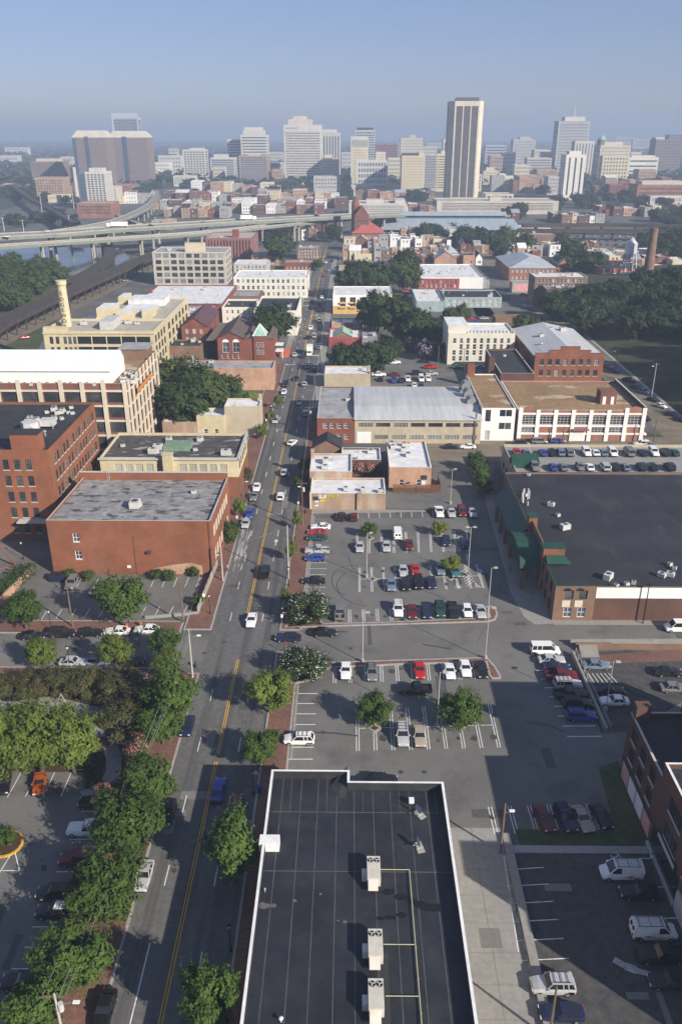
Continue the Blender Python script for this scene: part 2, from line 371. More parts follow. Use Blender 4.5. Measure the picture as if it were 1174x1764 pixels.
def gable(o, x0, x1, y0, y1, z, rise, m, axis='x', over=.4, gm=None, name='roof'):
    """gabled roof on building o in local metres; the ridge runs along axis"""
    b = MB(); a0, a1, c0, c1 = x0 - over, x1 + over, y0 - over, y1 + over; t = .18
    if axis == 'x':
        ym = (y0 + y1) / 2; k = rise * over / ((y1 - y0) / 2)
        for s, yy in ((1, c0), (-1, c1)):
            q = [(a0, yy, z - k), (a1, yy, z - k), (a1, ym, z + rise), (a0, ym, z + rise)]; b.face(q if s > 0 else q[::-1])
            b.face([(p[0], p[1], p[2] - t) for p in (q[::-1] if s > 0 else q)]); b.face([q[0], q[1], (q[1][0], q[1][1], q[1][2] - t), (q[0][0], q[0][1], q[0][2] - t)])
        o2 = b.build(name, M(m), o); g = MB()
        for xx in (x0, x1): g.face([(xx, y0, z - .02), (xx, y1, z - .02), (xx, ym, z + rise - .08)])
    else:
        xm = (x0 + x1) / 2; k = rise * over / ((x1 - x0) / 2)
        for s, xx in ((-1, a0), (1, a1)):
            q = [(xx, c0, z - k), (xx, c1, z - k), (xm, c1, z + rise), (xm, c0, z + rise)]; b.face(q if s > 0 else q[::-1])
            b.face([(p[0], p[1], p[2] - t) for p in (q[::-1] if s > 0 else q)]); b.face([q[0], q[1], (q[1][0], q[1][1], q[1][2] - t), (q[0][0], q[0][1], q[0][2] - t)])
        o2 = b.build(name, M(m), o); g = MB()
        for yy in (y0, y1): g.face([(x0, yy, z - .02), (x1, yy, z - .02), (xm, yy, z + rise - .08)])
    g.build('gable', M(gm or 'brick_red'), o); return o2
def hip(o, x0, x1, y0, y1, z, rise, m, over=.4, name='roof'):
    b = MB(); x0 -= over; x1 += over; y0 -= over; y1 += over; r = min(x1 - x0, y1 - y0) / 2 * .98
    if x1 - x0 > y1 - y0: A, Bv = (x0 + r, (y0 + y1) / 2, z + rise), (x1 - r, (y0 + y1) / 2, z + rise)
    else: A, Bv = ((x0 + x1) / 2, y0 + r, z + rise), ((x0 + x1) / 2, y1 - r, z + rise)
    a, c, d, e = (x0, y0, z), (x1, y0, z), (x1, y1, z), (x0, y1, z)
    if x1 - x0 > y1 - y0: fs = [[a, c, Bv, A], [c, d, Bv], [d, e, A, Bv], [e, a, A]]
    else: fs = [[a, c, A], [c, d, Bv, A], [d, e, Bv], [e, a, A, Bv]]
    for f in fs: b.face(f)
    b.face([e, d, c, a]); return b.build(name, M(m), o)
def sheet(name, poly, z, m, kind='structure'):
    b = MB(); b.face([(p[0], p[1], z) for p in poly]); return tag(b.build(name, M(m)), kind=kind)
def pxs(l, z=0): return [P(a, b, z) for a, b in l]
def ccw(poly):
    a = sum(poly[i - 1][0] * poly[i][1] - poly[i][0] * poly[i - 1][1] for i in range(len(poly)))
    return poly if a > 0 else poly[::-1]
def raised(name, poly, z1, m, kerb=None, z0=-.2):
    b = MB(); poly = ccw(poly); b.prism(poly, z0, z1, 0 if kerb is None else 1, 0); return tag(b.build(name, [M(m), M(kerb or m)]), kind='structure')
def inset(poly, k):
    poly = [Vector((p[0], p[1])) for p in ccw(poly)]; n = len(poly); out = []
    for i in range(n):
        a, b, d = poly[i - 1], poly[i], poly[(i + 1) % n]
        t1 = (b - a).normalized(); t2 = (d - b).normalized(); n1 = Vector((-t1.y, t1.x)); n2 = Vector((-t2.y, t2.x))
        out.append(b + (n1 + n2) * (k / max(.35, 1 + n1.dot(n2))))
    return out
def strip(mb, p, q, w, z, m=0):
    p, q = Vector(p[:2]), Vector(q[:2]); t = (q - p).normalized() * (w / 2); n = Vector((-t.y, t.x))
    mb.face([(*(p + n * -1), z), (*(q + n * -1), z), (*(q + n), z), (*(p + n), z)][::1], m)
# ---------------------------------------------------------------- ground
def disk(name, m, z, R, n=64):
    b = MB(); rings = [0, 300, 900, 2000, 4000, R]
    for k in range(len(rings) - 1):
        for i in range(n):
            t0, t1 = 2 * math.pi * i / n, 2 * math.pi * (i + 1) / n; a, c = rings[k], rings[k + 1]
            q = [(c * math.cos(t0), c * math.sin(t0), z), (c * math.cos(t1), c * math.sin(t1), z), (a * math.cos(t1), a * math.sin(t1), z), (a * math.cos(t0), a * math.sin(t0), z)]
            b.face(q if k else q[:3])
    return tag(b.build(name, M(m)), kind='structure')
disk("ground", "ground_mat", -.25, 16000)
sheet('city_ground', rect(-420, 560, 20, 1500), 0.0, 'urban')
RL, RR, RC = -25.4, -12.8, -19.3
sheet('main_street', rect(RL, RR, 20, 1450), .02, 'asphalt_road')
sheet('parking_lot', rect(-9.2, 60, 52, 182), .012, 'asphalt_lot')
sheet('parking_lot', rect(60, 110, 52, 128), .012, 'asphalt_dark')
SSY0, SSY1 = P(150, 1150).y, P(150, 1092).y
sheet('side_street', rect(-120, RL, SSY0, SSY1), .016, 'asphalt_lot')
sheet('parking_lot', pxs([(-20, 1075), (345, 1062), (375, 975), (100, 975), (85, 925), (20, 925), (-20, 960)]), .012, 'asphalt_lot')
sheet('parking_lot', pxs([(-160, 1328), (160, 1325), (168, 1372), (190, 1400), (120, 1570), (20, 1800), (-200, 1800)]), .012, 'asphalt_lot')
# left pavement strips
def walk(x0, x1, y0, y1, m='brick_pave', z=.13, name='pavement', k=.3):
    raised(name, rect(x0, x1, y0, y1), z, 'kerb', 'kerb'); sheet(name, rect(x0 + k, x1 - k, y0 + k, y1 - k), z + .005, m)
walk(-31.5, RL, 25, SSY0 - 1.5); walk(-30.6, RL, SSY1 + 1.5, 330)
walk(-110, -31, SSY1, SSY1 + 4.5); walk(-110, -34, SSY0 - 3.2, SSY0, 'brick_pave')
walk(-27.5, RL, 340, 620, 'concrete')
walk(RR, -8.7, 25, P(490, 1118).y - 1); walk(RR, -8.7, P(490, 1086).y, 262)
walk(RR, -9.8, 270, 640, 'concrete')
walk(-8.6, -8.2, P(500, 1308).y, P(500, 1180).y, 'concrete', .15, 'kerb', .05); walk(-8.6, -8.2, P(520, 1075).y, P(520, 890).y, 'concrete', .15, 'kerb', .05)
# brick medians of the car park
def island(pl, z=.15, m='brick_pave', name='median'):
    pl = pxs(pl); raised(name, pl, z, 'kerb', 'kerb'); sheet(name, [(p.x, p.y) for p in inset(pl, .35)], z + .006, m)
island([(492, 1082), (560, 1080), (840, 1072), (853, 1068), (857, 1058), (853, 1046), (843, 1044), (838, 1050), (842, 1064), (700, 1071), (555, 1075), (520, 1072)][:12])
island([(552, 1142), (700, 1137), (838, 1133), (852, 1148), (862, 1165), (862, 1170), (846, 1170), (841, 1164), (836, 1142), (700, 1145), (560, 1152)])
island([(492, 1118), (540, 1128), (556, 1138), (556, 1158), (540, 1172), (500, 1180)], m='grass_mat', name='planting_bed')
island([(490, 1082), (505, 1052), (548, 1046), (556, 1076)], m='mulch', name='planting_bed')
for c in [(645, 1255, 14), (636, 927, 8), (757, 927, 8), (775, 996, 9), (641, 998, 9), (792, 1253, 11)]:
    island([(c[0] - c[2], c[1]), (c[0], c[1] + c[2] * .55), (c[0] + c[2], c[1]), (c[0], c[1] - c[2] * .5)], .14, 'mulch' if c[0] != 641 else 'grass_mat', 'tree_bed')
# service alley right of the black roof, lower right car park
sheet('alley', rect(12.6, 20.2, 40, P(800, 1426).y), .018, 'concrete')
raised('kerb', rect(20.2, 21.2, 40, P(850, 1440).y), .55, 'concrete', 'concrete')
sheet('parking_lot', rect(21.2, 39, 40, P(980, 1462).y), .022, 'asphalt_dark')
gy0, gy1 = P(980, 1458).y, P(980, 1440).y
raised('pavement', rect(20.2, 38.5, gy0 - 1.2, gy0), .14, 'kerb'); raised('lawn', rect(22.3, 38.5, gy0, gy1 + 1.0), .12, 'grass_mat')
raised('lawn', ccw(pxs([(1030, 1322), (1063, 1312), (1118, 1450), (1062, 1442)])), .11, 'grass_mat')
sheet('lane', pxs([(790, 800), (850, 800), (850, 860), (930, 1070), (820, 1010), (812, 930), (770, 880)]), .015, 'asphalt_lot')
sheet('parking_lot', pxs([(645, 875), (672, 845), (745, 850), (745, 800), (745, 760), (830, 770), (830, 880)]), .014, 'asphalt_lot')
STY0, STY1 = P(800, 795).y, P(800, 752).y
sheet('back_street', rect(16, 130, STY0, STY1), .017, 'asphalt_brown')
sheet('back_street', pxs([(640, 676), (560, 676), (560, 660), (760, 662), (860, 690), (860, 700), (760, 680)]), .017, 'asphalt_brown')
sheet('parking_lot', pxs([(640, 676), (805, 676), (800, 640), (640, 645)]), .013, 'asphalt_lot')
sheet('parking_lot', pxs([(640, 640), (770, 640), (730, 580), (610, 585)]), .013, 'asphalt_lot')
sheet('hill_street', [(95.5, 215), (107.5, 215), (107.5, 700), (95.5, 700)], .019, 'asphalt_brown')
sheet('quay_street', pxs([(0, 600), (0, 575), (285, 440), (300, 448)]), .02, 'asphalt_brown')
for y0, y1, x0, x1 in [(330, 340, -140, 120), (455, 464, -150, 110), (560, 570, -150, 250), (690, 700, -150, 300), (880, 890, -150, 320)]:
    sheet('cross_street', rect(x0, RL, y0, y1), .024, 'asphalt_lot'); sheet('cross_street', rect(RR, x1, y0, y1), .024, 'asphalt_lot')
sheet('avenue', rect(64, 74, 330, 900), .03, 'asphalt_dark')
sheet('car_park', pxs([(820, 545), (870, 545), (868, 520), (810, 522)]), .03, 'asphalt_lot')
sheet('car_park', pxs([(960, 432), (1174, 432), (1174, 404), (960, 404)]), .03, 'asphalt_lot')
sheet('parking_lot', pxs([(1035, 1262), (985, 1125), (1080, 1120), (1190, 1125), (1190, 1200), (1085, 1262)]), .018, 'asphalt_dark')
# river and far water
sheet('river', [(-420, 530), (-200, 505), (-163, 530), (-163, 640), (-185, 700), (-420, 720)], .012, 'water_mat')
sheet('riverbank', [(-400, 200), (-128, 200), (-128, 330), (-165, 500), (-400, 525)], .008, 'grass_mat')
# hill on the right: one sheet that rises from the street
def hillz(x, y):
    s = max(0, min(1, (x - 108) / 110)); e = max(0, min(1, (y - 190) / 60)) * max(0, min(1, (620 - y) / 140))
    return (s * 13 + (max(0, x - 250) * .05)) * e * (1.1 - .1 * math.cos(y * .05))
hb = MB(); nx, ny = 26, 40
xs = [108 + 9 * i for i in range(nx)]; ys = [180 + 12 * j for j in range(ny)]
hb.v = [(x, y, hillz(x, y) + .03) for y in ys for x in xs]
hb.f = [(j * nx + i, j * nx + i + 1, (j + 1) * nx + i + 1, (j + 1) * nx + i) for j in range(ny - 1) for i in range(nx - 1)]; hb.m = [0] * len(hb.f)
tag(hb.build('hillside', M('hill_grass'), smooth=True), kind='structure')
raised('hill_kerb', rect(107, 108.2, 205, 640), .14, 'kerb')
# ---------------------------------------------------------------- painted lines
pk = MB()
def line_row(a, b, c, d, n, w=.12, z=.03, dbl=0):
    A, Bb, Cc, D = P(*a), P(*b), P(*c), P(*d)
    for i in range(n):
        t = i / max(1, n - 1); p, q = A.lerp(Cc, t), Bb.lerp(D, t)
        if dbl:
            e = (Cc - A).normalized() * dbl; strip(pk, p - e, q - e, w, z); strip(pk, p + e, q + e, w, z)
        else: strip(pk, p, q, w, z)
line_row((579, 882), (579, 894), (817, 878), (820, 889), 14)
line_row((529, 906), (566, 906), (523, 1023), (560, 1023), 13)
line_row((615, 919), (614, 954), (802, 914), (806, 950), 10, dbl=.15)
line_row((619, 978), (619, 1020), (820, 973), (832, 1013), 11, dbl=.15); line_row((619, 998), (828, 992), (619, 998), (828, 992), 1)
line_row((578, 1051), (578, 1073), (836, 1044), (841, 1063), 12, dbl=.2)
line_row((576, 1148), (576, 1177), (815, 1141), (820, 1170), 10, dbl=.2)
line_row((502, 1195), (547, 1195), (489, 1308), (539, 1308), 7, w=.16)
line_row((615, 1222), (616, 1294), (842, 1213), (859, 1288), 9, dbl=.2); line_row((617, 1255), (851, 1249), (617, 1255), (851, 1249), 1)
line_row((924, 1155), (965, 1155), (976, 1269), (1036, 1268.5), 8, w=.2)
line_row((843, 1390), (854, 1437), (1010, 1384), (1030, 1433), 6, dbl=.22)
line_row((866, 1498.6), (936, 1494.5), (898, 1655), (979, 1651), 6)
line_row((1060, 1480), (1150, 1478), (1102, 1640), (1200, 1640), 4)
line_row((867, 1474), (892, 1640), (867, 1474), (892, 1640), 1)
line_row((247, 996), (240, 1012), (345, 994), (338, 1011), 6); line_row((83, 1050), (72, 1067), (323, 1044), (316, 1057), 11); line_row((140, 997), (132, 1012), (170, 997), (162, 1012), 2)
line_row((37.5, 1330), (13, 1374), (123, 1331), (105.6, 1372), 4)
for a, b in [((140, 1398), (170, 1398)), ((120, 1446), (160, 1446)), ((97, 1502), (135, 1502)), ((56, 1597), (100, 1597)), ((42, 1632), (80, 1632)), ((20, 1669), (50, 1669)), ((25, 1463), (-20, 1535)), ((25, 1463), (34, 1500)), ((4, 1500), (34, 1500)), ((128, 1326), (155, 1326))]:
    strip(pk, P(*a), P(*b), .12, .031)
for k in range(7):  # hatched bays
    strip(pk, P(783 + k * 0.8, 930 + k * 3.4), P(797 + k * .6, 920 + k * 3.4), .12, .034); strip(pk, P(793 + k * 1.6, 986 + k * 4), P(807 + k * 1.6, 976 + k * 4), .12, .034)
for k in range(6): strip(pk, P(1012 + k * 7, 1160), P(1022 + k * 8, 1176), .12, .034)
tag(pk.build('parking_marking', M('paint_white')), kind='structure')
# blue-grey bay symbols: a wheelchair figure painted on the bay
sy = MB()
for px, py in [(787, 1011), (820, 1010), (1056, 1472)]:
    c = P(px, py); k = 1.0
    for a in range(9):
        t0, t1 = 3.4 + a * .5, 3.4 + (a + 1) * .5
        strip(sy, c + Vector((math.cos(t0), math.sin(t0), 0)) * .5 * k, c + Vector((math.cos(t1), math.sin(t1), 0)) * .5 * k, .13, .036)
    strip(sy, c + Vector((0, 1.0, 0)), c + Vector((0, .1, 0)), .16, .038); strip(sy, c + Vector((0, .15, 0)), c + Vector((.55, .1, 0)), .14, .0385); strip(sy, c + Vector((.55, .1, 0)), c + Vector((.75, -.5, 0)), .14, .039)
    sy.face([(c.x + .16 * math.cos(t * .785), c.y + 1.2 + .16 * math.sin(t * .785), .037) for t in range(8)])
tag(sy.build('bay_symbol', M('paint_white')), kind='structure')
yl = MB(); wl = MB()
for y0, y1 in [(25, P(368, 1312).y), (P(371, 1300).y, P(408, 1136).y), (P(427, 1057).y, 328), (342, 453), (466, 558), (572, 690)]:
    for e in (-.17, .17): strip(yl, (RC + e, y0), (RC + e, y1), .14 if y0 < 340 else .2, .034)
tag(yl.build('centre_line', M('paint_yellow')), kind='structure')
y = 62.0
while y < 640:
    for x in (-22.4, -16.3):
        if not (115 < y < 135): strip(wl, (x, y), (x, y + 3.2), .13 if y < 200 else .18, .034)
    y += 12.2
strip(wl, (-22.4, 40), (-22.4, P(252, 1625).y), .14, .0345)
for yy in (327, 342, 452, 466):
    for i in range(12): strip(wl, (RL + .6 + i * 1.05, yy), (RL + .6 + i * 1.05, yy + 2), .5, .036)
def arrow(px, py, s=1):
    c = P(px, py); strip(wl, c, c + Vector((0, 2.2 * s, 0)), .18, .0355); wl.face([(c.x - .5, c.y + 2.0 * s, .037), (c.x + .5, c.y + 2.0 * s, .037), (c.x, c.y + 3.3 * s, .037)] if s > 0 else [(c.x + .5, c.y + 2 * s, .037), (c.x - .5, c.y + 2 * s, .037), (c.x, c.y + 3.3 * s, .037)])
arrow(474, 940); tag(wl.build('lane_marking', M('paint_white')), kind='structure')
# oil spots, tyre arcs, chalky smears: stains that belong to the ground
st = MB(); r = random.Random(5)
def blot(x, y, s, z):
    st.face([(x + s * r.uniform(.55, 1.1) * math.cos(k * .628), y + s * 1.5 * r.uniform(.55, 1.1) * math.sin(k * .628), z) for k in range(10)])
zz = .0262
for a, b, n in [((588, 886), (820, 883), 13), ((610, 930), (800, 926), 8), ((630, 985), (815, 980), 8), ((630, 1010), (820, 1004), 8), ((590, 1063), (840, 1056), 11), ((590, 1160), (815, 1154), 9), ((630, 1238), (850, 1230), 8), ((630, 1276), (850, 1270), 8), ((850, 1410), (1020, 1410), 6), ((500, 1204), (495, 1300), 6), ((530, 915), (527, 1015), 11)]:
    A, Bq = P(*a), P(*b)
    for i in range(n):
        if r.random() < .7:
            c = A.lerp(Bq, i / (n - 1)); blot(c.x + r.uniform(-.3, .3), c.y + r.uniform(-.5, .5), r.uniform(.25, .62), zz); zz += .00025
tag(st.build('oil_stain', M('oil')), kind='structure')
ar = MB()
for (cx, cy, rx, ry, t0, t1) in [(605, 1000, 34, 26, 1.2, 4.4), (640, 1010, 60, 34, 2.4, 4.6), (640, 955, 40, 40, 3.2, 4.6)]:
    for k in range(20):
        q = [P(cx + rx * math.cos(t0 + (t1 - t0) * j / 20), cy - ry * math.sin(t0 + (t1 - t0) * j / 20)) for j in (k, k + 1)]; strip(ar, q[0], q[1], .16, .0335)
for l in [[(728, 1110), (745, 1113), (775, 1118)], [(905, 1244), (940, 1248), (970, 1261)], [(540, 1262), (575, 1263), (617, 1268)], [(575, 1088), (598, 1089)]]:
    for a, b in zip(l, l[1:]): strip(ar, P(*a), P(*b), .35, .0338)
tag(ar.build('tyre_mark', M('oil')), kind='structure')
sm = MB()
for k in range(60):
    x, y = r.uniform(-25, -22.6), r.uniform(P(420, 985).y, P(440, 905).y); l = r.uniform(1, 5); strip(sm, (x, y), (x + r.uniform(-.2, .2), y + l), r.uniform(.04, .2), .0345 + k * .00005)
for a, b, w in [((1056, 1653), (1075, 1664), .8), ((1075, 1664), (1095, 1672), 1.0), ((1095, 1672), (1122, 1680), .7)]: strip(sm, P(*a), P(*b), w, .035)
tag(sm.build('chalky_smear', mat('smear', (.30, .30, .29), (.5, .5, .49), sc=2)), kind='structure')
# patches, sealed cracks and manhole covers in the paving
PT = [mat('patch_dark', (.075, .074, .071), (.10, .098, .094), sc=2, rough=.9), mat('patch_pale', (.17, .165, .155), (.205, .198, .185), sc=2, rough=.95)]
r3 = random.Random(31); pa = MB(); ck = MB(); mh = MB(); k = 0
for x0, x1, y0, y1, n in [(-24.5, -13.5, 55, 300, 26), (-7, 34, 85, 180, 16), (-60, -30, 62, 100, 7), (-60, -28, SSY0, SSY1, 4), (22, 36, 52, 80, 5), (18, 90, STY0, STY1, 8)]:
    for i in range(n):
        x, y = r3.uniform(x0, x1), r3.uniform(y0, y1); w, l = (r3.uniform(.6, 1.8), r3.uniform(1.5, 9)) if r3.random() < .6 else (r3.uniform(2, 5), r3.uniform(.7, 1.6)); k += 1; z = .0222 + .00005 * k
        pa.face([(x, y, z), (min(x + w, x1), y, z), (min(x + w, x1) + r3.uniform(-.1, .1), y + l, z), (x, y + l, z)], int(r3.random() < .35))
    for i in range(n // 2 + 3):
        p = Vector((r3.uniform(x0, x1), r3.uniform(y0, y1), 0)); a = r3.uniform(0, 6.3)
        for j in range(r3.randrange(4, 11)):
            a += r3.uniform(-.5, .5); q = p + Vector((math.cos(a), math.sin(a), 0)) * r3.uniform(.6, 1.6); strip(ck, p, q, .055, .0268 + .00002 * len(ck.f)); p = q
for px, py in [(372, 1180), (352, 1125), (386, 1106), (604, 1117), (690, 1330), (730, 1330), (408, 1010), (440, 930), (300, 1500), (690, 1152), (556, 1262), (470, 800)]:
    c = P(px, py); mh.face([(c.x + .38 * math.cos(t * .524), c.y + .38 * math.sin(t * .524), .0345) for t in range(12)])
tag(pa.build('asphalt_patch', PT), kind='structure'); tag(ck.build('sealed_crack', M('oil')), kind='structure'); tag(mh.build('manhole_cover', M('metal_dark')), kind='structure')
jb = MB()
for k in range(11): strip(jb, (12.7, 42 + k * 3.9), (20.1, 42 + k * 3.9), .05, .0305)
strip(jb, (16.4, 40), (16.4, P(800, 1426).y), .05, .031)
jb.face([(15.2, 66, .0296), (17.6, 66, .0296), (17.6, 68.6, .0296), (15.2, 68.6, .0296)]); tag(jb.build('concrete_joint', mat('joint', (.16, .155, .145), (.19, .185, .17), sc=2)), kind='structure')
# ---------------------------------------------------------------- nearest building: black roof, white parapet
h = 8.0; x0, x1 = -10.0, 12.3; ya, yb_, yn = P(530, 1326, h).y, P(680, 1346, h).y, 36.0; xs_ = P(602, 1336, h).x
pts = [(x0, yn), (x1, yn), (x1, yb_), (xs_, yb_), (xs_, ya), (x0, ya)]
o = building('black_roof_store', 'low building in the near foreground with black seamed roof and white parapet', 'building', pts, h, 'tan_wall', 'roof_membrane', par=1.25, cop='parapet_white', pin='roof_black')
def L(x, y, z): return (x - x0, y - yn, z)
RZ = h - 1.25
sm = MB()
for k in range(9):
    x = x0 + 1.6 + k * 2.3 + (.12 if k % 2 else 0); sm.box(*[x - x0 - .05, x - x0 + .05, .6, (ya if x < xs_ else yb_) - yn - .4], RZ - .02, RZ + .012)
    if k % 2 == 0: sm.box(x - x0 + 1.1, x - x0 + 1.18, ya - yn - 6.2, (ya if x < xs_ else yb_) - yn - .4, RZ - .02, RZ + .013)
for yy in (ya - 6.2, ya - 15.4): sm.box(.4, x1 - x0 - .4, yy - yn - .06, yy - yn + .06, RZ - .02, RZ + .017)
sm.build('roof_seam', M('roof_seam'), o)
pd = MB()
for px, py, s in [(668, 1536, .9), (690, 1545, 1.0), (708, 1553, .8), (722, 1558, .9), (740, 1563, 1.3), (755, 1564, 1.0), (690, 1576, .7), (672, 1580, .7), (655, 1582, .5)]:
    c = P(px, py, RZ); pd.face([(c.x - x0 + s * r.uniform(.6, 1.1) * math.cos(k * .628), c.y - yn + .55 * s * r.uniform(.6, 1.1) * math.sin(k * .628), RZ + .021 + len(pd.f) * .0006) for k in range(10)])
pd.build('damp_patch', mat('damp', (.012, .011, .01), rough=.18, spec=.5), o)
for px, py, s in [(455, 1560, .8), (470, 1560, .5), (508, 1552, .35), (552, 1541, .3), (594, 1588, .35), (582, 1586, .2)]:
    pw = MB(); c = P(px, py, RZ); pw.face([(c.x - x0 + s * r.uniform(.5, 1.1) * math.cos(k * .628), c.y - yn + .6 * s * r.uniform(.5, 1.1) * math.sin(k * .628), RZ + .0215 + s * .002) for k in range(10)])
    pw.build('dust_patch', MATS.get('dusty') or mat('dusty', (.08, .08, .08), (.15, .145, .14), sc=2), o)
for a0, a1, b0, b1 in [(7.0, 8.2, 2, 24), (4.4, 8.2, 25.2, 26.6), (4.4, 8.2, 14.6, 15.8)]: wp_ = MB(); wp_.box(10 + a0 - 8.2 + 4.2, 10 + a1 - 8.2 + 4.2, b0, b1, RZ - .02, RZ + .006); wp_.build('walk_pad', M('trim_dark'), o)
# triangular saddle behind the step, white scupper box
b = MB(); c0 = L(xs_, yb_, 0); b.face([(c0[0] - .35, c0[1] + 3.0, RZ + 1.1), (c0[0] - 2.6, c0[1] + .3, RZ + .02), (c0[0] - 1.5, c0[1] - 1.6, RZ + .02), (c0[0] - .35, c0[1] - 1.9, RZ + .02)]); b.build('roof_saddle', M('roof_black'), o)
b = MB(); c = P(449, 1440, h); b.box(c.x - x0 - .1, c.x - x0 + 2.25, c.y - yn - 1.2, c.y - yn + .2, RZ - .02, h + .03); b.build('parapet_box', M('parapet_white'), o)
for px, py, lab in [(643, 1503, 'far'), (646, 1633, 'middle'), (647, 1722, 'near')]:
    c = P(px, py + 8, RZ)
    a = thing('rooftop_air_conditioner', {'far': 'boxy beige rooftop air conditioner farthest from the camera of three on the black roof', 'middle': 'boxy beige rooftop air conditioner in the middle of three on the black roof', 'near': 'boxy beige rooftop air conditioner nearest the camera of three on the black roof'}[lab], 'air conditioner', (c.x, c.y, RZ), 0, 'air conditioners on the black roof')
    m = MB(); m.box(-.75, .75, -1.5, 1.6, .25, 1.55); m.box(-.7, .7, -1.4, 1.5, 0, .25, 1); m.box(-.755, .755, -.32, -.28, .3, 1.5, 1); m.build('cabinet', [M('unit_beige'), M('metal_dark')], a)
    m = MB(); m.face([(-.65, -1.5, .45), (.45, -1.5, .45), (.45, -2.35, .5), (-.65, -2.35, .5)][::-1]); m.face([(-.65, -1.5, 1.3), (-.65, -2.35, .5), (.45, -2.35, .5), (.45, -1.5, 1.3)]); m.face([(-.65, -1.5, 1.3), (-.65, -1.5, .45), (-.65, -2.35, .5)]); m.face([(.45, -1.5, .45), (.45, -1.5, 1.3), (.45, -2.35, .5)]); m.build('intake_hood', M('unit_beige'), a)
    m = MB(); m.box(-1.35, -.76, -.95, .2, .35, 1.1); m.face([(-1.35, -.95, 1.1), (-.76, -.95, 1.1), (-.76, -.95, 1.45)]); m.build('side_hood', M('unit_beige'), a)
    for fx in (-.36, .36):
        m = MB(); m.cyl((fx, 1.0, 1.55), (fx, 1.0, 1.60), .33, n=14, m=1)
        for k in range(3):
            t = k * 2.09; m.face([(fx, 1.0, 1.607 + k * .002), (fx + .3 * math.cos(t), 1 + .3 * math.sin(t), 1.607 + k * .002), (fx + .3 * math.cos(t + .7), 1 + .3 * math.sin(t + .7), 1.607 + k * .002)], 0)
        m.cyl((fx, 1.0, 1.61), (fx, 1.0, 1.63), .08, n=8, m=0); m.build('fan', [M('metal_light'), M('black_iron')], a)
ys3 = [P(643, 1500, RZ).y, P(646, 1629, RZ).y, P(647, 1718, RZ).y]
px_ = P(706, 1520, RZ).x; m = MB()
m.cyl((px_, yn + 1, RZ + .22), (px_, ys3[0], RZ + .22), .06, n=8)
for k, yy in enumerate(ys3): m.cyl((P(643, 1500, RZ).x + .78, yy, RZ + .22), (px_ if k else px_ + .06, yy, RZ + .22), .05, n=8)
t = tag(m.build('gas_pipe', M('pipe_yellow')), 'pale yellow gas pipe running along the black roof to the air conditioners', 'pipe')
for k in range(7): bm_ = MB(); bm_.box(px_ - .14, px_ + .14, yn + 3 + k * 3.6, yn + 3.16 + k * 3.6, RZ, RZ + .16); bm_.build('pipe_support', M('wood_pole'), t)
def dish(name, label, px, py, rot):
    c = P(px, py, RZ); t = thing(name, label, 'satellite dish', (c.x, c.y, RZ), rot)
    m = MB(); m.box(-.75, .75, -.45, .45, .0, .12); m.box(-.7, .2, -.4, .4, .12, .3); m.build('ballast_base', M('conc_pier'), t)
    m = MB(); m.cyl((0, 0, .1), (0, 0, 1.1), .04); m.bar((0, 0, .7), (0, -.75, .65), .05); m.box(-.08, .08, -.85, -.7, .58, .74); m.build('mast', M('metal_grey'), t)
    m = MB(); n = 14
    for i in range(3):
        for k in range(n):
            q = lambda rr, kk: (rr * math.cos(2 * math.pi * kk / n), -.05 - .35 * rr * rr, 1.1 + rr * math.sin(2 * math.pi * kk / n))
            r0, r1 = i * .2, (i + 1) * .2; m.face([q(r0, k), q(r0, k + 1), q(r1, k + 1), q(r1, k)])
    m.build('reflector', M('metal_light'), t, smooth=True)
dish('satellite_dish', 'round grey satellite dish on the black roof beside a white box', 722, 1404, -.9)
dish('satellite_dish', 'small satellite dish on square ballast blocks near the white parapet', 722, 1461, -1.3)
c = P(708, 1385, RZ); t = thing('roof_hatch', 'small white vent box on a post on the black roof near its far corner', 'vent', (c.x, c.y, RZ)); m = MB(); m.box(-.32, .32, -.3, .3, .35, .85); m.build('hood', M('parapet_white'), t); m = MB(); m.cyl((0, 0, 0), (0, 0, .35), .14); m.build('post', M('metal_grey'), t)
c = P(484, 1760, RZ); t = thing('roof_vent', 'white capped vent pipe at the bottom edge of the black roof', 'vent', (c.x, c.y, RZ)); m = MB(); m.cyl((0, 0, 0), (0, 0, .5), .1); m.build('pipe', M('metal_light'), t); m = MB(); m.cyl((0, 0, .5), (0, 0, .62), .24, .1, n=10); m.build('cap', M('lantern'), t)
c = P(456, 1536, RZ); tag(vent_mesh() and put(vent_mesh(), 'roof_vent', None, (c.x, c.y, RZ), 0, .6), 'tiny vent stub near the left parapet of the black roof', 'vent')
# ---------------------------------------------------------------- big left brick building with stained roof (and its neighbours)
def flist(*a): return list(a)
F = frame_px(79, 362, 897, yb=990, yr=822)
xr_rear = P(388, 824, F[4]).x; xl_rear = P(143, 820, F[4]).x
X0, X1, Y0, Y1, H = F
o = building('brick_warehouse', 'wide orange brick building with grey stained flat roof facing the left car park', 'building', [(X0, Y0), (X1, Y0), (X1 + .5, Y1), (X0 + .8, Y1)], H, 'brick_orange', 'roof_stain', par=.55, cop='stone_grey',
    faces={0: [dict(n=1, w=1.3, h=1.9, z=[7.6, 3.6], ml=4.2, mr=X1 - X0 - 7.2, style='two', trim='trim_white', det=1)],
           1: [dict(n=7, w=2.2, h=2.6, z=[7.4], ml=2.5, style='wide', trim='trim_cream', var=.3), dict(n=7, w=2.0, h=2.6, z=[2.0], ml=2.5, style='wide', trim='trim_cream')]})
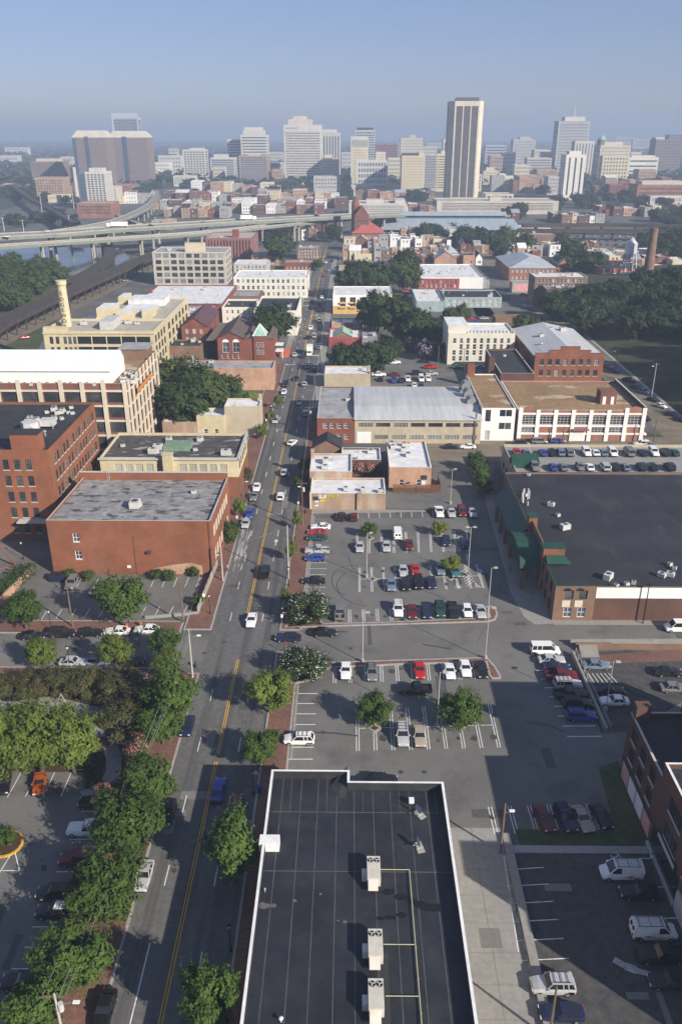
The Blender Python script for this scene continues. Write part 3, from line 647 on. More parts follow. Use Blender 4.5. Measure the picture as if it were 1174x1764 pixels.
b = MB(); b.box(0, X1 - X0 + .4, Y1 - Y0 - .35, Y1 - Y0 + .1, H - .02, H + 1.3); b.box(0, X1 - X0 + .4, Y1 - Y0 - .45, Y1 - Y0 + .2, H + 1.3, H + 1.42, 1); b.build('rear_parapet', [M('brick_orange'), M('stone_trim')], o)
b = MB(); w9 = X1 - X0; b.face([(w9 * .58, -.012, .2), (w9 * .93, -.012, .2), (w9 * .93, -.012, 2.2), (w9 * .86, -.012, 2.9), (w9 * .75, -.012, 2.4), (w9 * .63, -.012, 1.6)]); b.build('faded_patch', M('brick_pale'), o); b = MB(); b.box(w9 * .515, w9 * .522, -.05, -.01, 0, H - 3.5); b.box(w9 - .5, w9 - .38, -.12, -.01, 0, H - .4); b.build('downpipe', M('brick_dark'), o)
for fx, fy, s in [(.49, .33, 1.5), (.82, .66, .7)]: put(ac_mesh(0), 'air_conditioner', o, ((X1 - X0) * fx, (Y1 - Y0) * fy, H - .55), 0, s)
b = MB()
for zz_ in range(9): b.box(-.25, .25, -.02, .02, zz_ * .3, zz_ * .3 + .04)
b.box(-.3, -.25, -.03, .03, -.3, 2.6); b.box(.25, .3, -.03, .03, -.3, 2.6); b.build('ladder', M('metal_light'), o, ((X1 - X0) * .2, Y1 - Y0 - .5, H - .5))
b = MB(); b.box(-.45, .45, -.5, -.02, 0, .5); b.build('flood_light', M('metal_dark'), o, ((X1 - X0) * .61, -.05, 5.2)); b = MB(); b.box(-.4, .4, -.06, -.01, 0, .65); b.build('sign_panel', M('paint_white'), o, ((X1 - X0) * .475, 0, 1.6))
LB = (X0, X1, Y0, Y1, H)
# yellow upper storey behind it
h2 = 10.5
q = [P(172, 787, h2), P(409, 790, h2), P(421, 746, h2), P(208, 745, h2)]; ym = (q[0].y + q[1].y) / 2; yr_ = (q[2].y + q[3].y) / 2
pts = [(q[0].x, ym), (q[1].x, ym), (q[1].x, yr_), (q[0].x, yr_)]; Lx = q[1].x - q[0].x
o = building('yellow_brick_building', 'yellow building with mottled dark roof and pale parapet behind the wide orange brick one', 'building', pts, h2, 'yellow_cream', 'roof_mottled', par=.7, cop='stone_grey',
    faces={0: [dict(n=5, w=1.9, h=2.2, z=[6.6], ml=3.2, mr=Lx * .53, style='grid', trim='trim_cream', glass='glass_pale'), dict(n=5, w=1.9, h=2.2, z=[6.6], ml=Lx * .56, mr=2.5, style='grid', trim='trim_cream', glass='glass_pale')],
           1: [dict(n=5, w=2.4, h=2.2, z=[6.6], ml=1.5, style='wide', trim='trim_dark')]})
b = MB(); Ly = yr_ - ym
b.box(-.02, Lx + .02, -.12, -.005, -.2, 5.4); b.box(Lx + .005, Lx + .12, -.1, Ly, -.2, 5.4); b.build('brick_base', M('brick_orange'), o)
b = MB(); b.box(Lx * .465, Lx * .535, -1.6, -.01, 0, h2 + 1.2); b.box(Lx * .46, Lx * .54, -1.7, .4, h2 + 1.2, h2 + 1.35); b.build('stair_tower', M('yellow_cream'), o)
b = MB(); b.box(-.35, Lx + .35, -.4, -.06, h2 - .55, h2 - .05); b.box(Lx + .06, Lx + .4, -.4, Ly + .3, h2 - .55, h2 - .052); b.build('cornice', M('stone_grey'), o)
b = MB(); b.box(Lx * .42, Lx * .62, Ly * .35, Ly * .62, h2 - .7, h2 + .5); b.build('skylight', mat('sky_green', (.14, .22, .15), (.2, .3, .2), sc=1), o)
for fx, fy in [(.38, .4), (.66, .35), (.36, .25), (.9, .2), (.42, .75), (.66, .75), (.1, .5)]: put(ac_mesh(RND.randrange(3)), 'air_conditioner', o, (Lx * fx, Ly * fy, h2 - .7))
# tall orange mill with black roof, left edge
F = frame_px(-260, 83, 775, yb=928, yr=692); X0, X1, Y0, Y1, H = F; X0 = max(X0, X1 - 45)
W_ = X1 - X0; D_ = Y1 - Y0
o = building('brick_mill', 'tall orange brick mill with black roof and rows of arched windows, at the left edge', 'building', rect(X0, X1, Y0, Y1), H, 'brick_orange', 'roof_black', par=.6, cop='brick_orange',
    faces={0: [dict(n=3, w=1.3, h=2.4, z=rows(H, 5, 1.6, 2.2, 2.4), ml=W_ - 11, mr=3.5, style='two', trim='trim_dark', det=1)],
           1: [dict(n=14, w=1.35, h=2.3, z=rows(H, 5, 1.6, 1.9, 2.3), ml=2.2, mr=1.5, style='two', trim='trim_dark', det=1, var=.3)]})
b = MB(); b.box(W_ - 8, W_ - 2.0, .2, 3.8, H - .7, H + 3.4); b.box(W_ - 8.2, W_ - 1.8, 0.1, 4, H + 3.4, H + 3.6, 1); b.build('lift_house', [M('brick_orange'), M('roof_black')], o)
b = MB(); b.cyl((W_ - 9, D_ * .42, H - .6), (W_ - 9, D_ * .42, H + 1.6), 2.2, 2.0, n=7); b.box(W_ - 7.2, W_ - 4, D_ * .45, D_ * .52, H, H + 1.5); b.build('plant_housing', M('metal_light'), o)
for k in range(26):
    g = RND.choice([(.30, .8), (.55, .88), (.62, .6), (.4, .35), (.7, .8), (.2, .6)]); put(ac_mesh(RND.choice((1, 1, 0))), 'air_conditioner', o, (W_ - 13 + 11.5 * g[0] + RND.uniform(-2, 2), D_ * g[1] + RND.uniform(-1.5, 1.5), H - .6), .2, .9)
for k in range(8): put(vent_mesh(), 'roof_vent', o, (W_ - 8 + RND.uniform(-3, 4), D_ * RND.uniform(.3, .75), H - .6), 0, RND.uniform(1, 2))
MILL = F
# white framed tobacco factory with white metal roof house
F = frame_px(-120, 219, 660, yb=800, yr=604); X0, X1, Y0, Y1, H = F; X0 = max(X0, X1 - 75); W_ = X1 - X0; D_ = Y1 - Y0
nb = int(W_ / 5.6); nb2 = 8
zs = rows(H, 5, 1.2, 2.4, 2.9)
o = building('factory_loft', 'long brick factory in cream concrete frame with white metal roof house on top', 'building', rect(X0, X1, Y0, Y1), H, 'brick_maroon', 'roof_gravel', par=.9, cop='trim_cream',
    faces={0: [dict(n=nb, w=4.0, h=2.9, z=zs, ml=.8, style='big', trim='trim_dark', glass='glass')], 1: [dict(n=nb2, w=-.55, h=2.9, z=zs, ml=.9, style='two', trim='trim_dark')]})
b = MB()
for i in range(nb + 1): x = .8 + (W_ - 1.6) * i / nb; b.box(x - .55, x + .55, -.38, -.005, -.3, H + (.9 if i % 2 == 0 else .3))
for z in zs: b.box(-.3, W_ + .3, -.22, -.004, z + 2.95, z + 3.5)
for j in range(nb2 + 1): y = .9 + (D_ - 1.8) * j / nb2; b.box(W_ + .005, W_ + .4, y - .5, y + .5, -.3, H + .6)
for z in zs: b.box(W_ + .004, W_ + .22, -.2, D_ + .1, z + 2.95, z + 3.4)
b.build('concrete_frame', M('limestone'), o)
b = MB()
for i in range(10): b.box(W_ + .45, W_ + .6, D_ * (.22 + .05 * i), D_ * (.22 + .05 * i) + D_ * .032, H - 4.9 + .0 * i, H - 3.9, 1)
b.box(W_ + .42, W_ + .5, D_ * .2, D_ * .74, H - 3.85, H - 3.7); b.box(W_ + .42, W_ + .5, D_ * .2, D_ * .74, H - 5.1, H - 4.95); b.build('lettered_sign', [M('metal_dark'), mat('sign_orange', (.6, .22, .03))], o)
rw = P(190, 633, H + 3.5).x - X0; ry0 = P(100, 655, H).y - Y0; ry1 = P(100, 612, H + 4).y - Y0 + 3
b = MB(); b.box(1.5, rw, ry0, ry1, H - .9, H + 2.9); b.build('roof_house', M('white_wall'), o)
b = MB(); x9 = rw + .3
b.face([(1, ry0 - .5, H + 2.75), (x9, ry0 - .5, H + 2.75), (x9, ry1 - 3, H + 5.6), (1, ry1 - 3, H + 5.6)]); b.face([(1, ry1 - 3, H + 5.6), (x9, ry1 - 3, H + 5.6), (x9, ry1 + .4, H + 2.9), (1, ry1 + .4, H + 2.9)]); b.face([(rw, ry0, H + 2.9), (rw, ry1, H + 2.9), (rw, ry1 - 3, H + 5.6)])
b.face([(1, ry0 - .5, H + 2.55), (x9, ry0 - .5, H + 2.55), (x9, ry0 - .5, H + 2.75), (1, ry0 - .5, H + 2.75)]); b.build('metal_roof', M('roof_metal_white'), o)
for i in range(14): put(ac_mesh(1), 'air_conditioner', o, (W_ - 34 + 2.1 * i + RND.uniform(-.4, .4), ry0 - 2.4 + RND.uniform(-.4, .4), H - .9))
for i in range(9): put(ac_mesh(0), 'air_conditioner', o, (rw + 2 + RND.uniform(0, 4), ry0 + RND.uniform(-2, 9), H - .9), RND.uniform(0, 2))
b = MB(); b.box(W_ - 9, W_ - 1, D_ - 8, D_ - .5, H - .9, H + 2.4); b.build('brick_house', M('brick_brown'), o); b = MB(); b.box(W_ - 9.4, W_ - .6, D_ - 8.4, D_ - .2, H + 2.4, H + 2.7); b.build('house_roof', M('roof_grey'), o)
FAC = F
# cream tobacco building with tapering chimney
F = frame_px(74, 264, 570, h=17.5, yr=549); X0, X1, Y0, Y1, H = F; W_ = X1 - X0; D_ = Y1 - Y0; zs = rows(H, 4, 1, 2.2, 2.7)
o = building('cream_factory', 'cream tobacco factory with large dark windows and flat tan roof behind the white metal roof', 'building', rect(X0, X1, Y0, Y1), H, 'yellow_cream', 'roof_tan', par=.8, cop='trim_cream',
    faces={0: [dict(n=2, w=1.3, h=2.7, z=zs, ml=1.6, mr=W_ * .85, style='pane', trim='trim_dark'), dict(n=3, w=1.2, h=2.7, z=zs, ml=W_ * .17, mr=W_ * .70, style='pane', trim='trim_dark'), dict(n=5, w=5.2, h=2.8, z=zs, ml=W_ * .3, mr=1.2, style='wide', trim='trim_dark', glass='glass_dark')],
           1: [dict(n=4, w=-.6, h=2.7, z=zs, ml=1.0, style='wide', trim='trim_dark')]})
b = MB(); b.box(-.3, W_ + .3, -.3, -.005, H - 1.1, H - .75); b.box(0.02, W_ * .21, .3, 2.6, H - .8, H + 1.2); b.build('cornice', M('yellow_cream'), o)
b = MB(); b.box(W_ * .48, W_ * .6, D_ * .25, D_ * .8, H - .8, H + 2.3); b.build('roof_house', M('metal_light'), o); clutter(o, F, 6, .8)
F2 = frame_px(170, 290, 545, h=17.5, yr=512); a = F2
o2 = building('cream_factory', 'rear wing of the cream factory with white monitors and sheds on its roof', 'building', rect(a[0], a[1], F[3] + .2, a[3]), 17.5, 'yellow_cream', 'roof_tan', par=.8, cop='trim_white', faces={1: [dict(n=6, w=-.55, h=2.6, z=zs, ml=1, style='wide', trim='trim_dark')]})
w2, d2 = a[1] - a[0], a[3] - F[3]
for nm, fx0, fx1, fy0, fy1, hh, mm in [('roof_house', .0, .22, .05, .3, 4, 'yellow_cream'), ('roof_house', .28, .5, .02, .2, 2.6, 'yellow_cream'), ('roof_house', .62, .76, .1, .3, 2.8, 'yellow_cream'), ('monitor', .2, .75, .65, .9, 2.4, 'roof_white'), ('monitor', .25, .7, .35, .55, 1.4, 'metal_light'), ('roof_house', .0, .12, .75, .98, 2.6, 'yellow_cream')]:
    b = MB(); b.box(fx0 * w2, fx1 * w2, fy0 * d2, fy1 * d2, 16.6, 17 + hh, 0, 1); b.build(nm, [M(mm), M('roof_white')], o2)
b = MB(); b.face([(-9, 0, 15.5), (0, 0, 15.5), (2, d2 * .3, 15.8), (-7, d2 * .3, 15.8)]); b.build('canopy', M('roof_white'), o2)
cx_, cz_ = RY(113, 545, F[2] + 12); c = Vector((cx_, F[2] + 12, 0)); top = RY(103, 483, c.y)[1]
t = thing('brick_chimney', 'tall cream tapering chimney with dark lettering down its face', 'chimney', (c.x, c.y, 0))
m = MB(); m.cyl((0, 0, 0), (0, 0, top - 2), 2.3, 1.65, n=24); m.build('shaft', M('yellow_cream'), t, smooth=False)
m = MB(); m.cyl((0, 0, top - 2), (0, 0, top - 1.4), 1.66, 2.0, n=24); m.cyl((0, 0, top - 1.4), (0, 0, top), 2.0, 2.0, n=24); m.build('cap', M('yellow_cream'), t)
def text(s, name, loc, rot, size, m, parent=None, ext=.02, ax='CENTER', shear=0, bold=.012):
    cu = bpy.data.curves.new(name, 'FONT'); cu.body = s; cu.size = size; cu.extrude = ext; cu.align_x = ax; cu.align_y = 'CENTER'; cu.shear = shear; cu.offset = bold * size; cu.materials.append(M(m))
    tmp = bpy.data.objects.new(name, cu); COL.objects.link(tmp); me = bpy.data.meshes.new_from_object(tmp.evaluated_get(bpy.context.evaluated_depsgraph_get())); bpy.data.objects.remove(tmp); bpy.data.curves.remove(cu)
    me.materials.clear(); me.materials.append(M(m)); ob = bpy.data.objects.new(name, me); COL.objects.link(ob); ob.location = loc; ob.rotation_euler = rot
    if parent: ob.parent = parent
    return ob
for k, ch in enumerate('EDGEWORTH'):
    z = top - 4.6 - k * 2.05; rr = 1.65 + (top - 2 - z) * .65 / (top - 2); text(ch, 'letter', (.1, -rr - .06, z), (math.pi / 2, 0, 0), 2.0, 'metal_dark', t, bold=0)
# ---------------------------------------------------------------- supermarket with charcoal roof and parking deck
Yf = P(952, 1068.5).y; Hs = 7.4; X0 = P(957, 1010, Hs).x; Yd = P(886, 813, Hs).y; Ye = P(864, 769, 6.2).y; X1 = 118.0
o = building('supermarket', 'broad brown brick supermarket with charcoal flat roof and green canopies', 'supermarket', rect(X0, X1, Yf, Yd), Hs, 'brick_brown', 'roof_charcoal', par=.45, cop='roof_green',
    faces={0: [dict(n=2, w=1.5, h=2.1, z=[.7], ml=1.4, mr=X1 - X0 - 6.6, style='two', trim='trim_white', glass='glass_blue'), dict(n=2, w=1.5, h=1.9, z=[4.6], ml=1.4, mr=X1 - X0 - 6.6, style='pane', trim='trim_dark')],
           3: [dict(n=4, w=1.5, h=2.2, z=[.7, 4.4], ml=Yd - Yf - 16, mr=1.5, style='two', trim='trim_dark')]})
W_, D_ = X1 - X0, Yd - Yf
b = MB(); b.box(7.6, W_, -.06, -.006, 4.9, 7.15); b.build('white_fascia', M('white_wall'), o); b = MB(); b.box(7.6, W_, -.03, -.004, .2, 4.9); b.build('brick_panel', M('brick_dark'), o)
for i in range(2):
    b = MB(); b.box(1.5 + 2.35 * i, 3.0 + 2.35 * i, -.05, -.004, 2.95, 4.35); b.build('cream_panel', M('limestone'), o)
    b = MB(); cx0 = 2.25 + 2.35 * i
    for k in range(8): t0, t1 = math.pi * k / 8, math.pi * (k + 1) / 8; b.face([(cx0, -.03, 6.4), (cx0 + .8 * math.cos(t0), -.03, 6.4 + .6 * math.sin(t0)), (cx0 + .8 * math.cos(t1), -.03, 6.4 + .6 * math.sin(t1))])
    b.build('window_arch', M('glass_dark'), o)
# left side: arcade, barrel canopy, lean-to green roofs, tower piers
yb0, yb1 = P(940, 958, Hs).y - Yf, P(905, 905, Hs).y - Yf
b = MB(); n = 10; rd = (yb1 - yb0) / 2; ymid = (yb0 + yb1) / 2
for k in range(n):
    t0, t1 = math.pi * k / n, math.pi * (k + 1) / n
    q = lambda x, t: (x, ymid - rd * math.cos(t), 4.6 + 3.2 * math.sin(t)); b.face([q(-4.2, t0), q(-4.2, t1), q(.6, t1), q(.6, t0)][::-1]); b.face([q(-4.0, t0), q(-4.0, t1), (-4.0, ymid - rd * math.cos(t1), 3.9), (-4.0, ymid - rd * math.cos(t0), 3.9)])
b.build('barrel_canopy', M('roof_green'), o)
b = MB(); y2 = P(880, 862, Hs).y - Yf; b.face([(-3.4, yb1 + .2, 4.2), (0, yb1 + .2, 6.6), (0, y2 + 10, 6.6), (-3.4, y2 + 10, 4.2)][::-1]); b.face([(-3.4, yb1 + .2, 3.9), (-3.4, yb1 + .2, 4.2), (-3.4, y2 + 10, 4.2), (-3.4, y2 + 10, 3.9)][::-1]); b.build('lean_canopy', M('roof_green'), o)
for yy in (yb0 + .4, yb1 - .4, yb1 + 6, yb1 + 12, yb1 + 18): b = MB(); b.box(-3.9, -3.1, yy - .4, yy + .4, 0, 4.1); b.build('canopy_pier', M('brick_brown'), o)
for px, py, s in [(0, yb0 - 1.2, 0), (0, yb1 - 1, 1)]:
    b = MB(); b.box(-.3, 1.5 + 2.4 * (1 - s), py - .5, py + 1.5, Hs - .5, Hs + 2.6); b.box(-.5, 1.7 + 2.4 * (1 - s), py - .7, py + 1.7, Hs + 2.6, Hs + 2.8, 1); b.build('tower_pier', [M('brick_orange'), M('roof_green')], o)
b = MB(); b.box(.4, .7, yb0 + 1.2, yb1 - 1.2, Hs - .5, Hs + 1.8); b.build('gable_screen', M('brick_brown'), o)
b = MB(); b.face([(.2, yb0 - 3.5, Hs + .05), (5, yb0 - 3.5, Hs + .05), (3.8, yb0 - 1.8, Hs + 1.2), (.2, yb0 - 1.8, Hs + 1.2)]); b.build('green_hip', M('roof_green'), o)
for px, py, k in [(972, 912, 2), (1046, 998, 2), (948, 872, 0), (905, 855, 1), (1152, 975, 1), (1160, 982, 1), (1138, 994, 0), (1153, 993, 0), (1060, 1012, 1), (1078, 1009, 1), (1090, 1007, 1), (960, 890, 1), (910, 820, 1)]:
    c = P(px, py, Hs - .45); put(ac_mesh(k), 'air_conditioner', o, (c.x - X0, c.y - Yf, Hs - .45), RND.uniform(0, 1.5), .85)
b = MB()
for k in range(9): c = P(903 + RND.uniform(-6, 8), 858 + RND.uniform(-14, 10), Hs); b.cyl((c.x - X0, c.y - Yf, Hs - .45), (c.x - X0, c.y - Yf, Hs + RND.uniform(.4, 1.6)), .18)
b.build('pipe_cluster', M('metal_light'), o)
sheet('pavement', [(X0 - 6, Yf + 10), (X0 - 4.2, Yf + 60), (X0, Yf + 60), (X0, Yf - 1.2), (X0 - 3.5, Yf - 1.6), (X0 - 5, Yf + 1)], .03, 'concrete'); sheet('pavement', rect(X0, X1, Yf - 1.6, Yf), .03, 'concrete')
SX0, SYf = X0, Yf
dk = building('parking_deck', 'pale concrete rooftop parking deck behind the charcoal roof', 'parking deck', rect(P(880, 800, 6.2).x, X1, Yd + .05, Ye), 6.9, 'tan_wall', 'concrete', par=.75, cop='kerb', faces={3: [dict(n=4, w=2.6, h=2.0, z=[1.0], ml=1.0, style='pane', trim='trim_dark')]})
DX0 = P(880, 800, 6.2).x; b = MB(); c = P(902, 803, 6.2); x, y = c.x - DX0, c.y - Yd
b.face([(x - 3.4, y - 1.4, 7.6), (x + 3.6, y - 1.4, 7.6), (x + 3.6, y + 1.8, 9.0), (x - 3.4, y + 1.8, 9.0)]); b.face([(x - 3.4, y + 1.8, 9.0), (x + 3.6, y + 1.8, 9.0), (x + 3.6, y + 1.8, 6.2), (x - 3.4, y + 1.8, 6.2)][::-1]); b.face([(x + 3.6, y - 1.4, 6.2), (x + 3.6, y + 1.8, 6.2), (x + 3.6, y + 1.8, 9), (x + 3.6, y - 1.4, 7.6)]); b.face([(x - 3.4, y - 1.4, 6.2), (x + 3.6, y - 1.4, 6.2), (x + 3.6, y - 1.4, 7.6), (x - 3.4, y - 1.4, 7.6)]); b.build('stair_canopy', M('roof_green'), dk)
m = MB()
for k in range(14):
    x = DX0 + 7 + k * 2.75; strip(m, (x, Ye - .8), (x, Ye - 5.6), .1, 6.175); strip(m, (x, Yd + 1.2), (x, Yd + 5.6), .1, 6.175)
ob = m.build('bay_line', M('paint_white'), dk, (-DX0, -Yd - .05, 0))
# ---------------------------------------------------------------- brick buildings at the lower right
BX = P(1066, 1333).x; yA = P(1066, 1333).y; yB = 81.5
def side_face(x, y0, y1, zz, n, **k): return dict(n=n, w=k.get('w', 2.2), h=k.get('h', 2.4), z=zz, ml=k.get('ml', 1), mr=k.get('mr', 1), style=k.get('st', 'wide'), trim=k.get('tr', 'trim_dark'), det=1)
o = building('brick_loft', 'dark brown brick building with shopfront panels beside the shaded lawn', 'building', rect(BX, BX + 7.5, yB, yA), 11, 'brick_dark', 'roof_black', par=.6, cop='stone_trim', faces={3: [side_face(0, 0, 0, [4.6, 7.8], 3, w=2.0, h=2.1)]})
for k in range(4):
    b = MB(); b.box(-.12, -.005, .6 + k * 3.0, 3.2 + k * 3.0, .5, 3.0 + .2 * (k % 2)); b.build('shop_panel', M('pink_wall' if k in (0, 3) else 'white_wall'), o)
b = MB(); b.box(-.16, -.004, .3, yA - yB - .3, 3.3, 3.8); b.build('shop_fascia', M('trim_dark'), o); b = MB(); b.box(.2, 2.2, yA - yB - 1.6, yA - yB - .2, 10.4, 13); b.build('chimney', M('brick_dark'), o)
o = building('brick_loft', 'taller dark brick block set back behind the shopfront building', 'building', rect(BX + 7.6, BX + 30, yB - 2, yA + 1.5), 16.5, 'brick_dark', 'roof_black', par=.8, cop='brick_dark', faces={3: [side_face(0, 0, 0, [12.2], 2, w=3.2, h=2.0, ml=2, tr='trim_white')]})
b = MB(); b.cyl((2.8, 6, 15.7), (2.8, 6, 16.4), 1.2, n=14); b.cyl((2.8, 6, 16.4), (2.8, 6, 19.4), .35, .3, n=10); b.build('roof_vent', M('metal_grey'), o)
o = building('brick_loft', 'reddish brick building with white coping and a lettered sign at the right edge', 'building', rect(BX - .1, BX + 30, 51.6, yB - .1), 13.5, 'brick_dark', 'roof_black', par=.7, cop='parapet_white', faces={3: [side_face(0, 0, 0, [5.0, 9.0], 4, w=4.0, h=2.3, ml=2.0, mr=2.0)]})
b = MB(); b.box(-.05, -.004, 20.5, 29.5, .15, 4.0); b.build('loading_opening', M('glass_dark'), o); b = MB(); b.box(-.3, -.02, 21.5, 27.5, 4.1, 5.0); b.build('sign_board', M('trim_dark'), o); b = MB(); b.box(-.34, -.305, 21.8, 27.2, 4.25, 4.85); b.build('sign_face', M('metal_light'), o)
b = MB(); b.box(-.35, -.01, 20.2, 30.0, -.2, .5); b.box(-.3, -.012, 1, 20, -.2, 3.0); b.build('plinth', M('stone_grey'), o)
b = MB(); b.box(.3, 7, 2.5, 8.0, 12.8, 17.8); b.build('lift_house', M('brick_dark'), o)
# ---------------------------------------------------------------- row by the main street: sandwich shop and friends
o, F = B('low brown brick sandwich shop with white roof and a yellow and white sign', 534, 664, 850, yb=878, yr=823, wallm='brick_tan', roofm='roof_white', par=.5, cop='roof_white', n=0)
Wd = F[1] - F[0]; tx = MB()
text('SUB', 'sign_letters', (3.9, -.1, F[4] - .85), (math.pi / 2, 0, 0), 1.2, 'trim_white', o, .05, 'RIGHT', .25); text('WAY', 'sign_letters', (4.0, -.1, F[4] - .85), (math.pi / 2, 0, 0), 1.2, MATS.setdefault('sign_yellow', mat('sign_yellow', (.62, .50, .03))).name, o, .05, 'LEFT', .25)
for x, z, w_, h_, mm in [(1.4, 2.55, 1.5, .9, 'trim_dark'), (1.55, 1.9, .9, .45, 'paint_white'), (1.55, 1.4, .9, .4, 'grey_wall'), (1.55, .9, .9, .4, 'paint_white'), (2.95, 2.9, 1.2, .35, 'sign_yellow'), (2.95, 2.1, 1.2, .5, 'sign_yellow')]:
    b = MB(); b.box(x - w_ / 2, x + w_ / 2, -.08, -.005, z, z + h_); b.build('notice', M(mm), o)
b = MB(); b.box(-.12, .25, -.12, 1, 0, F[4]); b.build('corner_pier', M('cream'), o); b = MB(); b.box(Wd * .62, Wd * .68, -.5, .2, 0, F[4] + .2); b.build('chimney', M('brick_tan'), o)
for fx, fy in [(.47, .5), (.7, .45), (.93, .3)]: put(ac_mesh(1), 'air_conditioner', o, (Wd * fx, 5.5 * fy, F[4] - .5), 0, 1.2)
sheet('pavement', [(F[0] - .3, F[2] - 2.6), (F[1] * .4, F[2] - 2.0), (F[1] + 10, F[2] - 1.2), (F[1] + 10, F[2] - .02), (F[0] - .3, F[2] - .02)], .04, 'concrete')
SUBF = F
o, F = B('small white roofed brick building directly behind the sandwich shop', 533, 606, 812, h=6.0, yr=781, wallm='brick_tan', roofm='roof_white', cop='roof_white', n=4, chim=1)
o, F = B('narrow white roofed annex between the small brick building and the warehouse', 588, 656, 792, h=5.2, yr=771, wallm='brick_dark', roofm='roof_white', cop='roof_white', n=2)
o, F = B('brick shed with grey gabled front beside the red brick corner block', 538, 588, 771, h=5.2, yr=762, wallm='brick_brown', roofm=None, par=0, n=0); gable(o, 0, F[1] - F[0], 0, F[3] - F[2] + 3, 5.2, 2.2, 'roof_black', 'y', .2, 'brick_brown')
o, F = B('two storey brick building with white roof and wooden fence at its foot', 670, 743, 805, yb=842, yr=759, wallm='brick_pale', roofm='roof_white', cop='roof_white', n=2, fw=(2, 1), ww=1.1)
for fx, fy in [(.45, .85), (.4, .65), (.5, .45), (.15, .75)]: put(ac_mesh(0), 'air_conditioner', o, ((F[1] - F[0]) * fx, (F[3] - F[2]) * fy, F[4] - .5))
b = MB(); b.box(8.2, 9.8, -.08, -.006, 2.6, 3.8, 0); b.box(8.4, 9.4, -.1, -.006, .9, 2.3, 1); b.build('notice_board', [M('trim_dark'), M('paint_white')], o)
m = MB(); f0 = P(676, 848); f1 = P(758, 848)
for k in range(60): x = f0.x + (f1.x - f0.x) * k / 60; m.box(x, x + .16, f0.y - .03, f0.y + .03, 0, 2.1 + .05 * (k % 3))
m.box(f0.x, f1.x, f0.y + .035, f0.y + .1, .5, .6); m.box(f1.x - .05, f1.x + .05, f0.y + .12, f0.y + 8, 0, 2); tag(m.build('wooden_fence', M('wood_fence')), 'dark brown plank fence at the foot of the white roofed brick building', 'fence')
# long grey warehouse
Fw = frame_px(611, 829, 722, yb=764, yr=667); X0, X1, Y0, Y1, H = Fw; W_ = X1 - X0
o = building('brick_warehouse', 'red brick corner block with pale grey roof at the street end of the long warehouse', 'building', rect(P(546, 720, H).x, X0 - .05, Y0, Y1), H + .2, 'brick_red', 'roof_grey', par=.4, cop='metal_light', faces={0: [dict(n=4, w=1.3, h=1.7, z=[1.2, 4.6], ml=1.4, style='two', trim='trim_white')]})
put(ac_mesh(0), 'air_conditioner', o, (9, 19, H - .3))
o = building('warehouse', 'long tan warehouse with pale metal roof and strips of steel windows', 'warehouse', rect(X0, X1, Y0, Y1), H, 'tan_wall', 'roof_metal', par=0, roof_z=H + .05, faces={0: [dict(n=7, w=4.2, h=1.2, z=[5.2], ml=.6, style='wide', trim='trim_dark', glass='glass', var=.3), dict(n=6, w=4.0, h=1.2, z=[1.4], ml=5.2, mr=.6, style='wide', trim='trim_dark', glass='glass_pale')]})
b = MB(); b.face([(-.2, -.5, H + .1), (W_ + .2, -.5, H + .1), (W_ + .2, 9, H + 1.3), (-.2, 9, H + 1.3)]); b.face([(-.2, 9, H + 1.3), (W_ + .2, 9, H + 1.3), (W_ + .2, 18, H + 1.3), (-.2, 18, H + 1.3)]); b.face([(-.2, 18, H + 1.3), (W_ + .2, 18, H + 1.3), (W_ + .2, Y1 - Y0, H + .2), (-.2, Y1 - Y0, H + .2)])
b.face([(-.2, -.5, H - .25), (W_ + .2, -.5, H - .25), (W_ + .2, -.5, H + .1), (-.2, -.5, H + .1)]); b.build('metal_roof', M('roof_metal'), o)
b = MB(); b.box(.6, 4.8, -.12, -.006, .1, 3.6); b.build('roller_door', M('white_wall'), o)
WH = Fw
# white framed factory with brown gravel roof
Fg = frame_px(830, 888, 703, yb=759, yr=644); X0, X1, Y0, Y1, H = Fg
o = building('factory_wing', 'white walled factory wing with brown gravel roof and large steel window', 'building', rect(X0, X1, Y0, Y1), H, 'white_wall', 'roof_gravel', par=.35, cop='metal_light',
    faces={0: [dict(n=1, w=3.4, h=3.6, z=[6.0], ml=1.0, mr=7.2, style='big', trim='trim_dark'), dict(n=2, w=2.0, h=2.0, z=[3.6, 7.6], ml=5.2, mr=1.0, style='two', trim='trim_dark'), dict(n=1, w=3.2, h=3.0, z=[.2], ml=1.2, mr=7.2, style='pane', trim='metal_light', glass='glass_pale')], 3: [dict(n=7, w=2.8, h=3.2, z=[2.2, 6.6], ml=1.5, style='wide', trim='trim_white', glass='glass')]})
b = MB(); b.box(.2, 2.6, Y1 - Y0 - 2.4, Y1 - Y0 - .3, H - .3, H + 3.6); b.build('chimney', M('brick_orange'), o)
for k in range(3):
    b = MB(); b.box(-3.8, -.02, 8 + k * 7, 12 + k * 7, 0, 8.2 + .5 * k); b.cyl((-2, 8 + k * 7, 9.2 + .5 * k), (-2, 12 + k * 7, 9.2 + .5 * k), 1.5, n=10); b.build('dust_hopper', M('metal_grey'), o)
Fb = frame_px(888, 1106, 700, h=H - .6, yr=668); a0, a1, c0, c1, hb_ = Fb; c0 = Y0; W_ = a1 - a0
ops = [dict(n=7, w=-.82, h=2.5, z=[hb_ - 4.4], ml=.7, style='wide', trim='trim_white', glass='glass'), dict(n=7, w=-.8, h=2.2, z=[2.6], ml=.7, style='wide', trim='trim_white', glass='glass', skip={(1, 0), (2, 0), (3, 0), (6, 0)})]
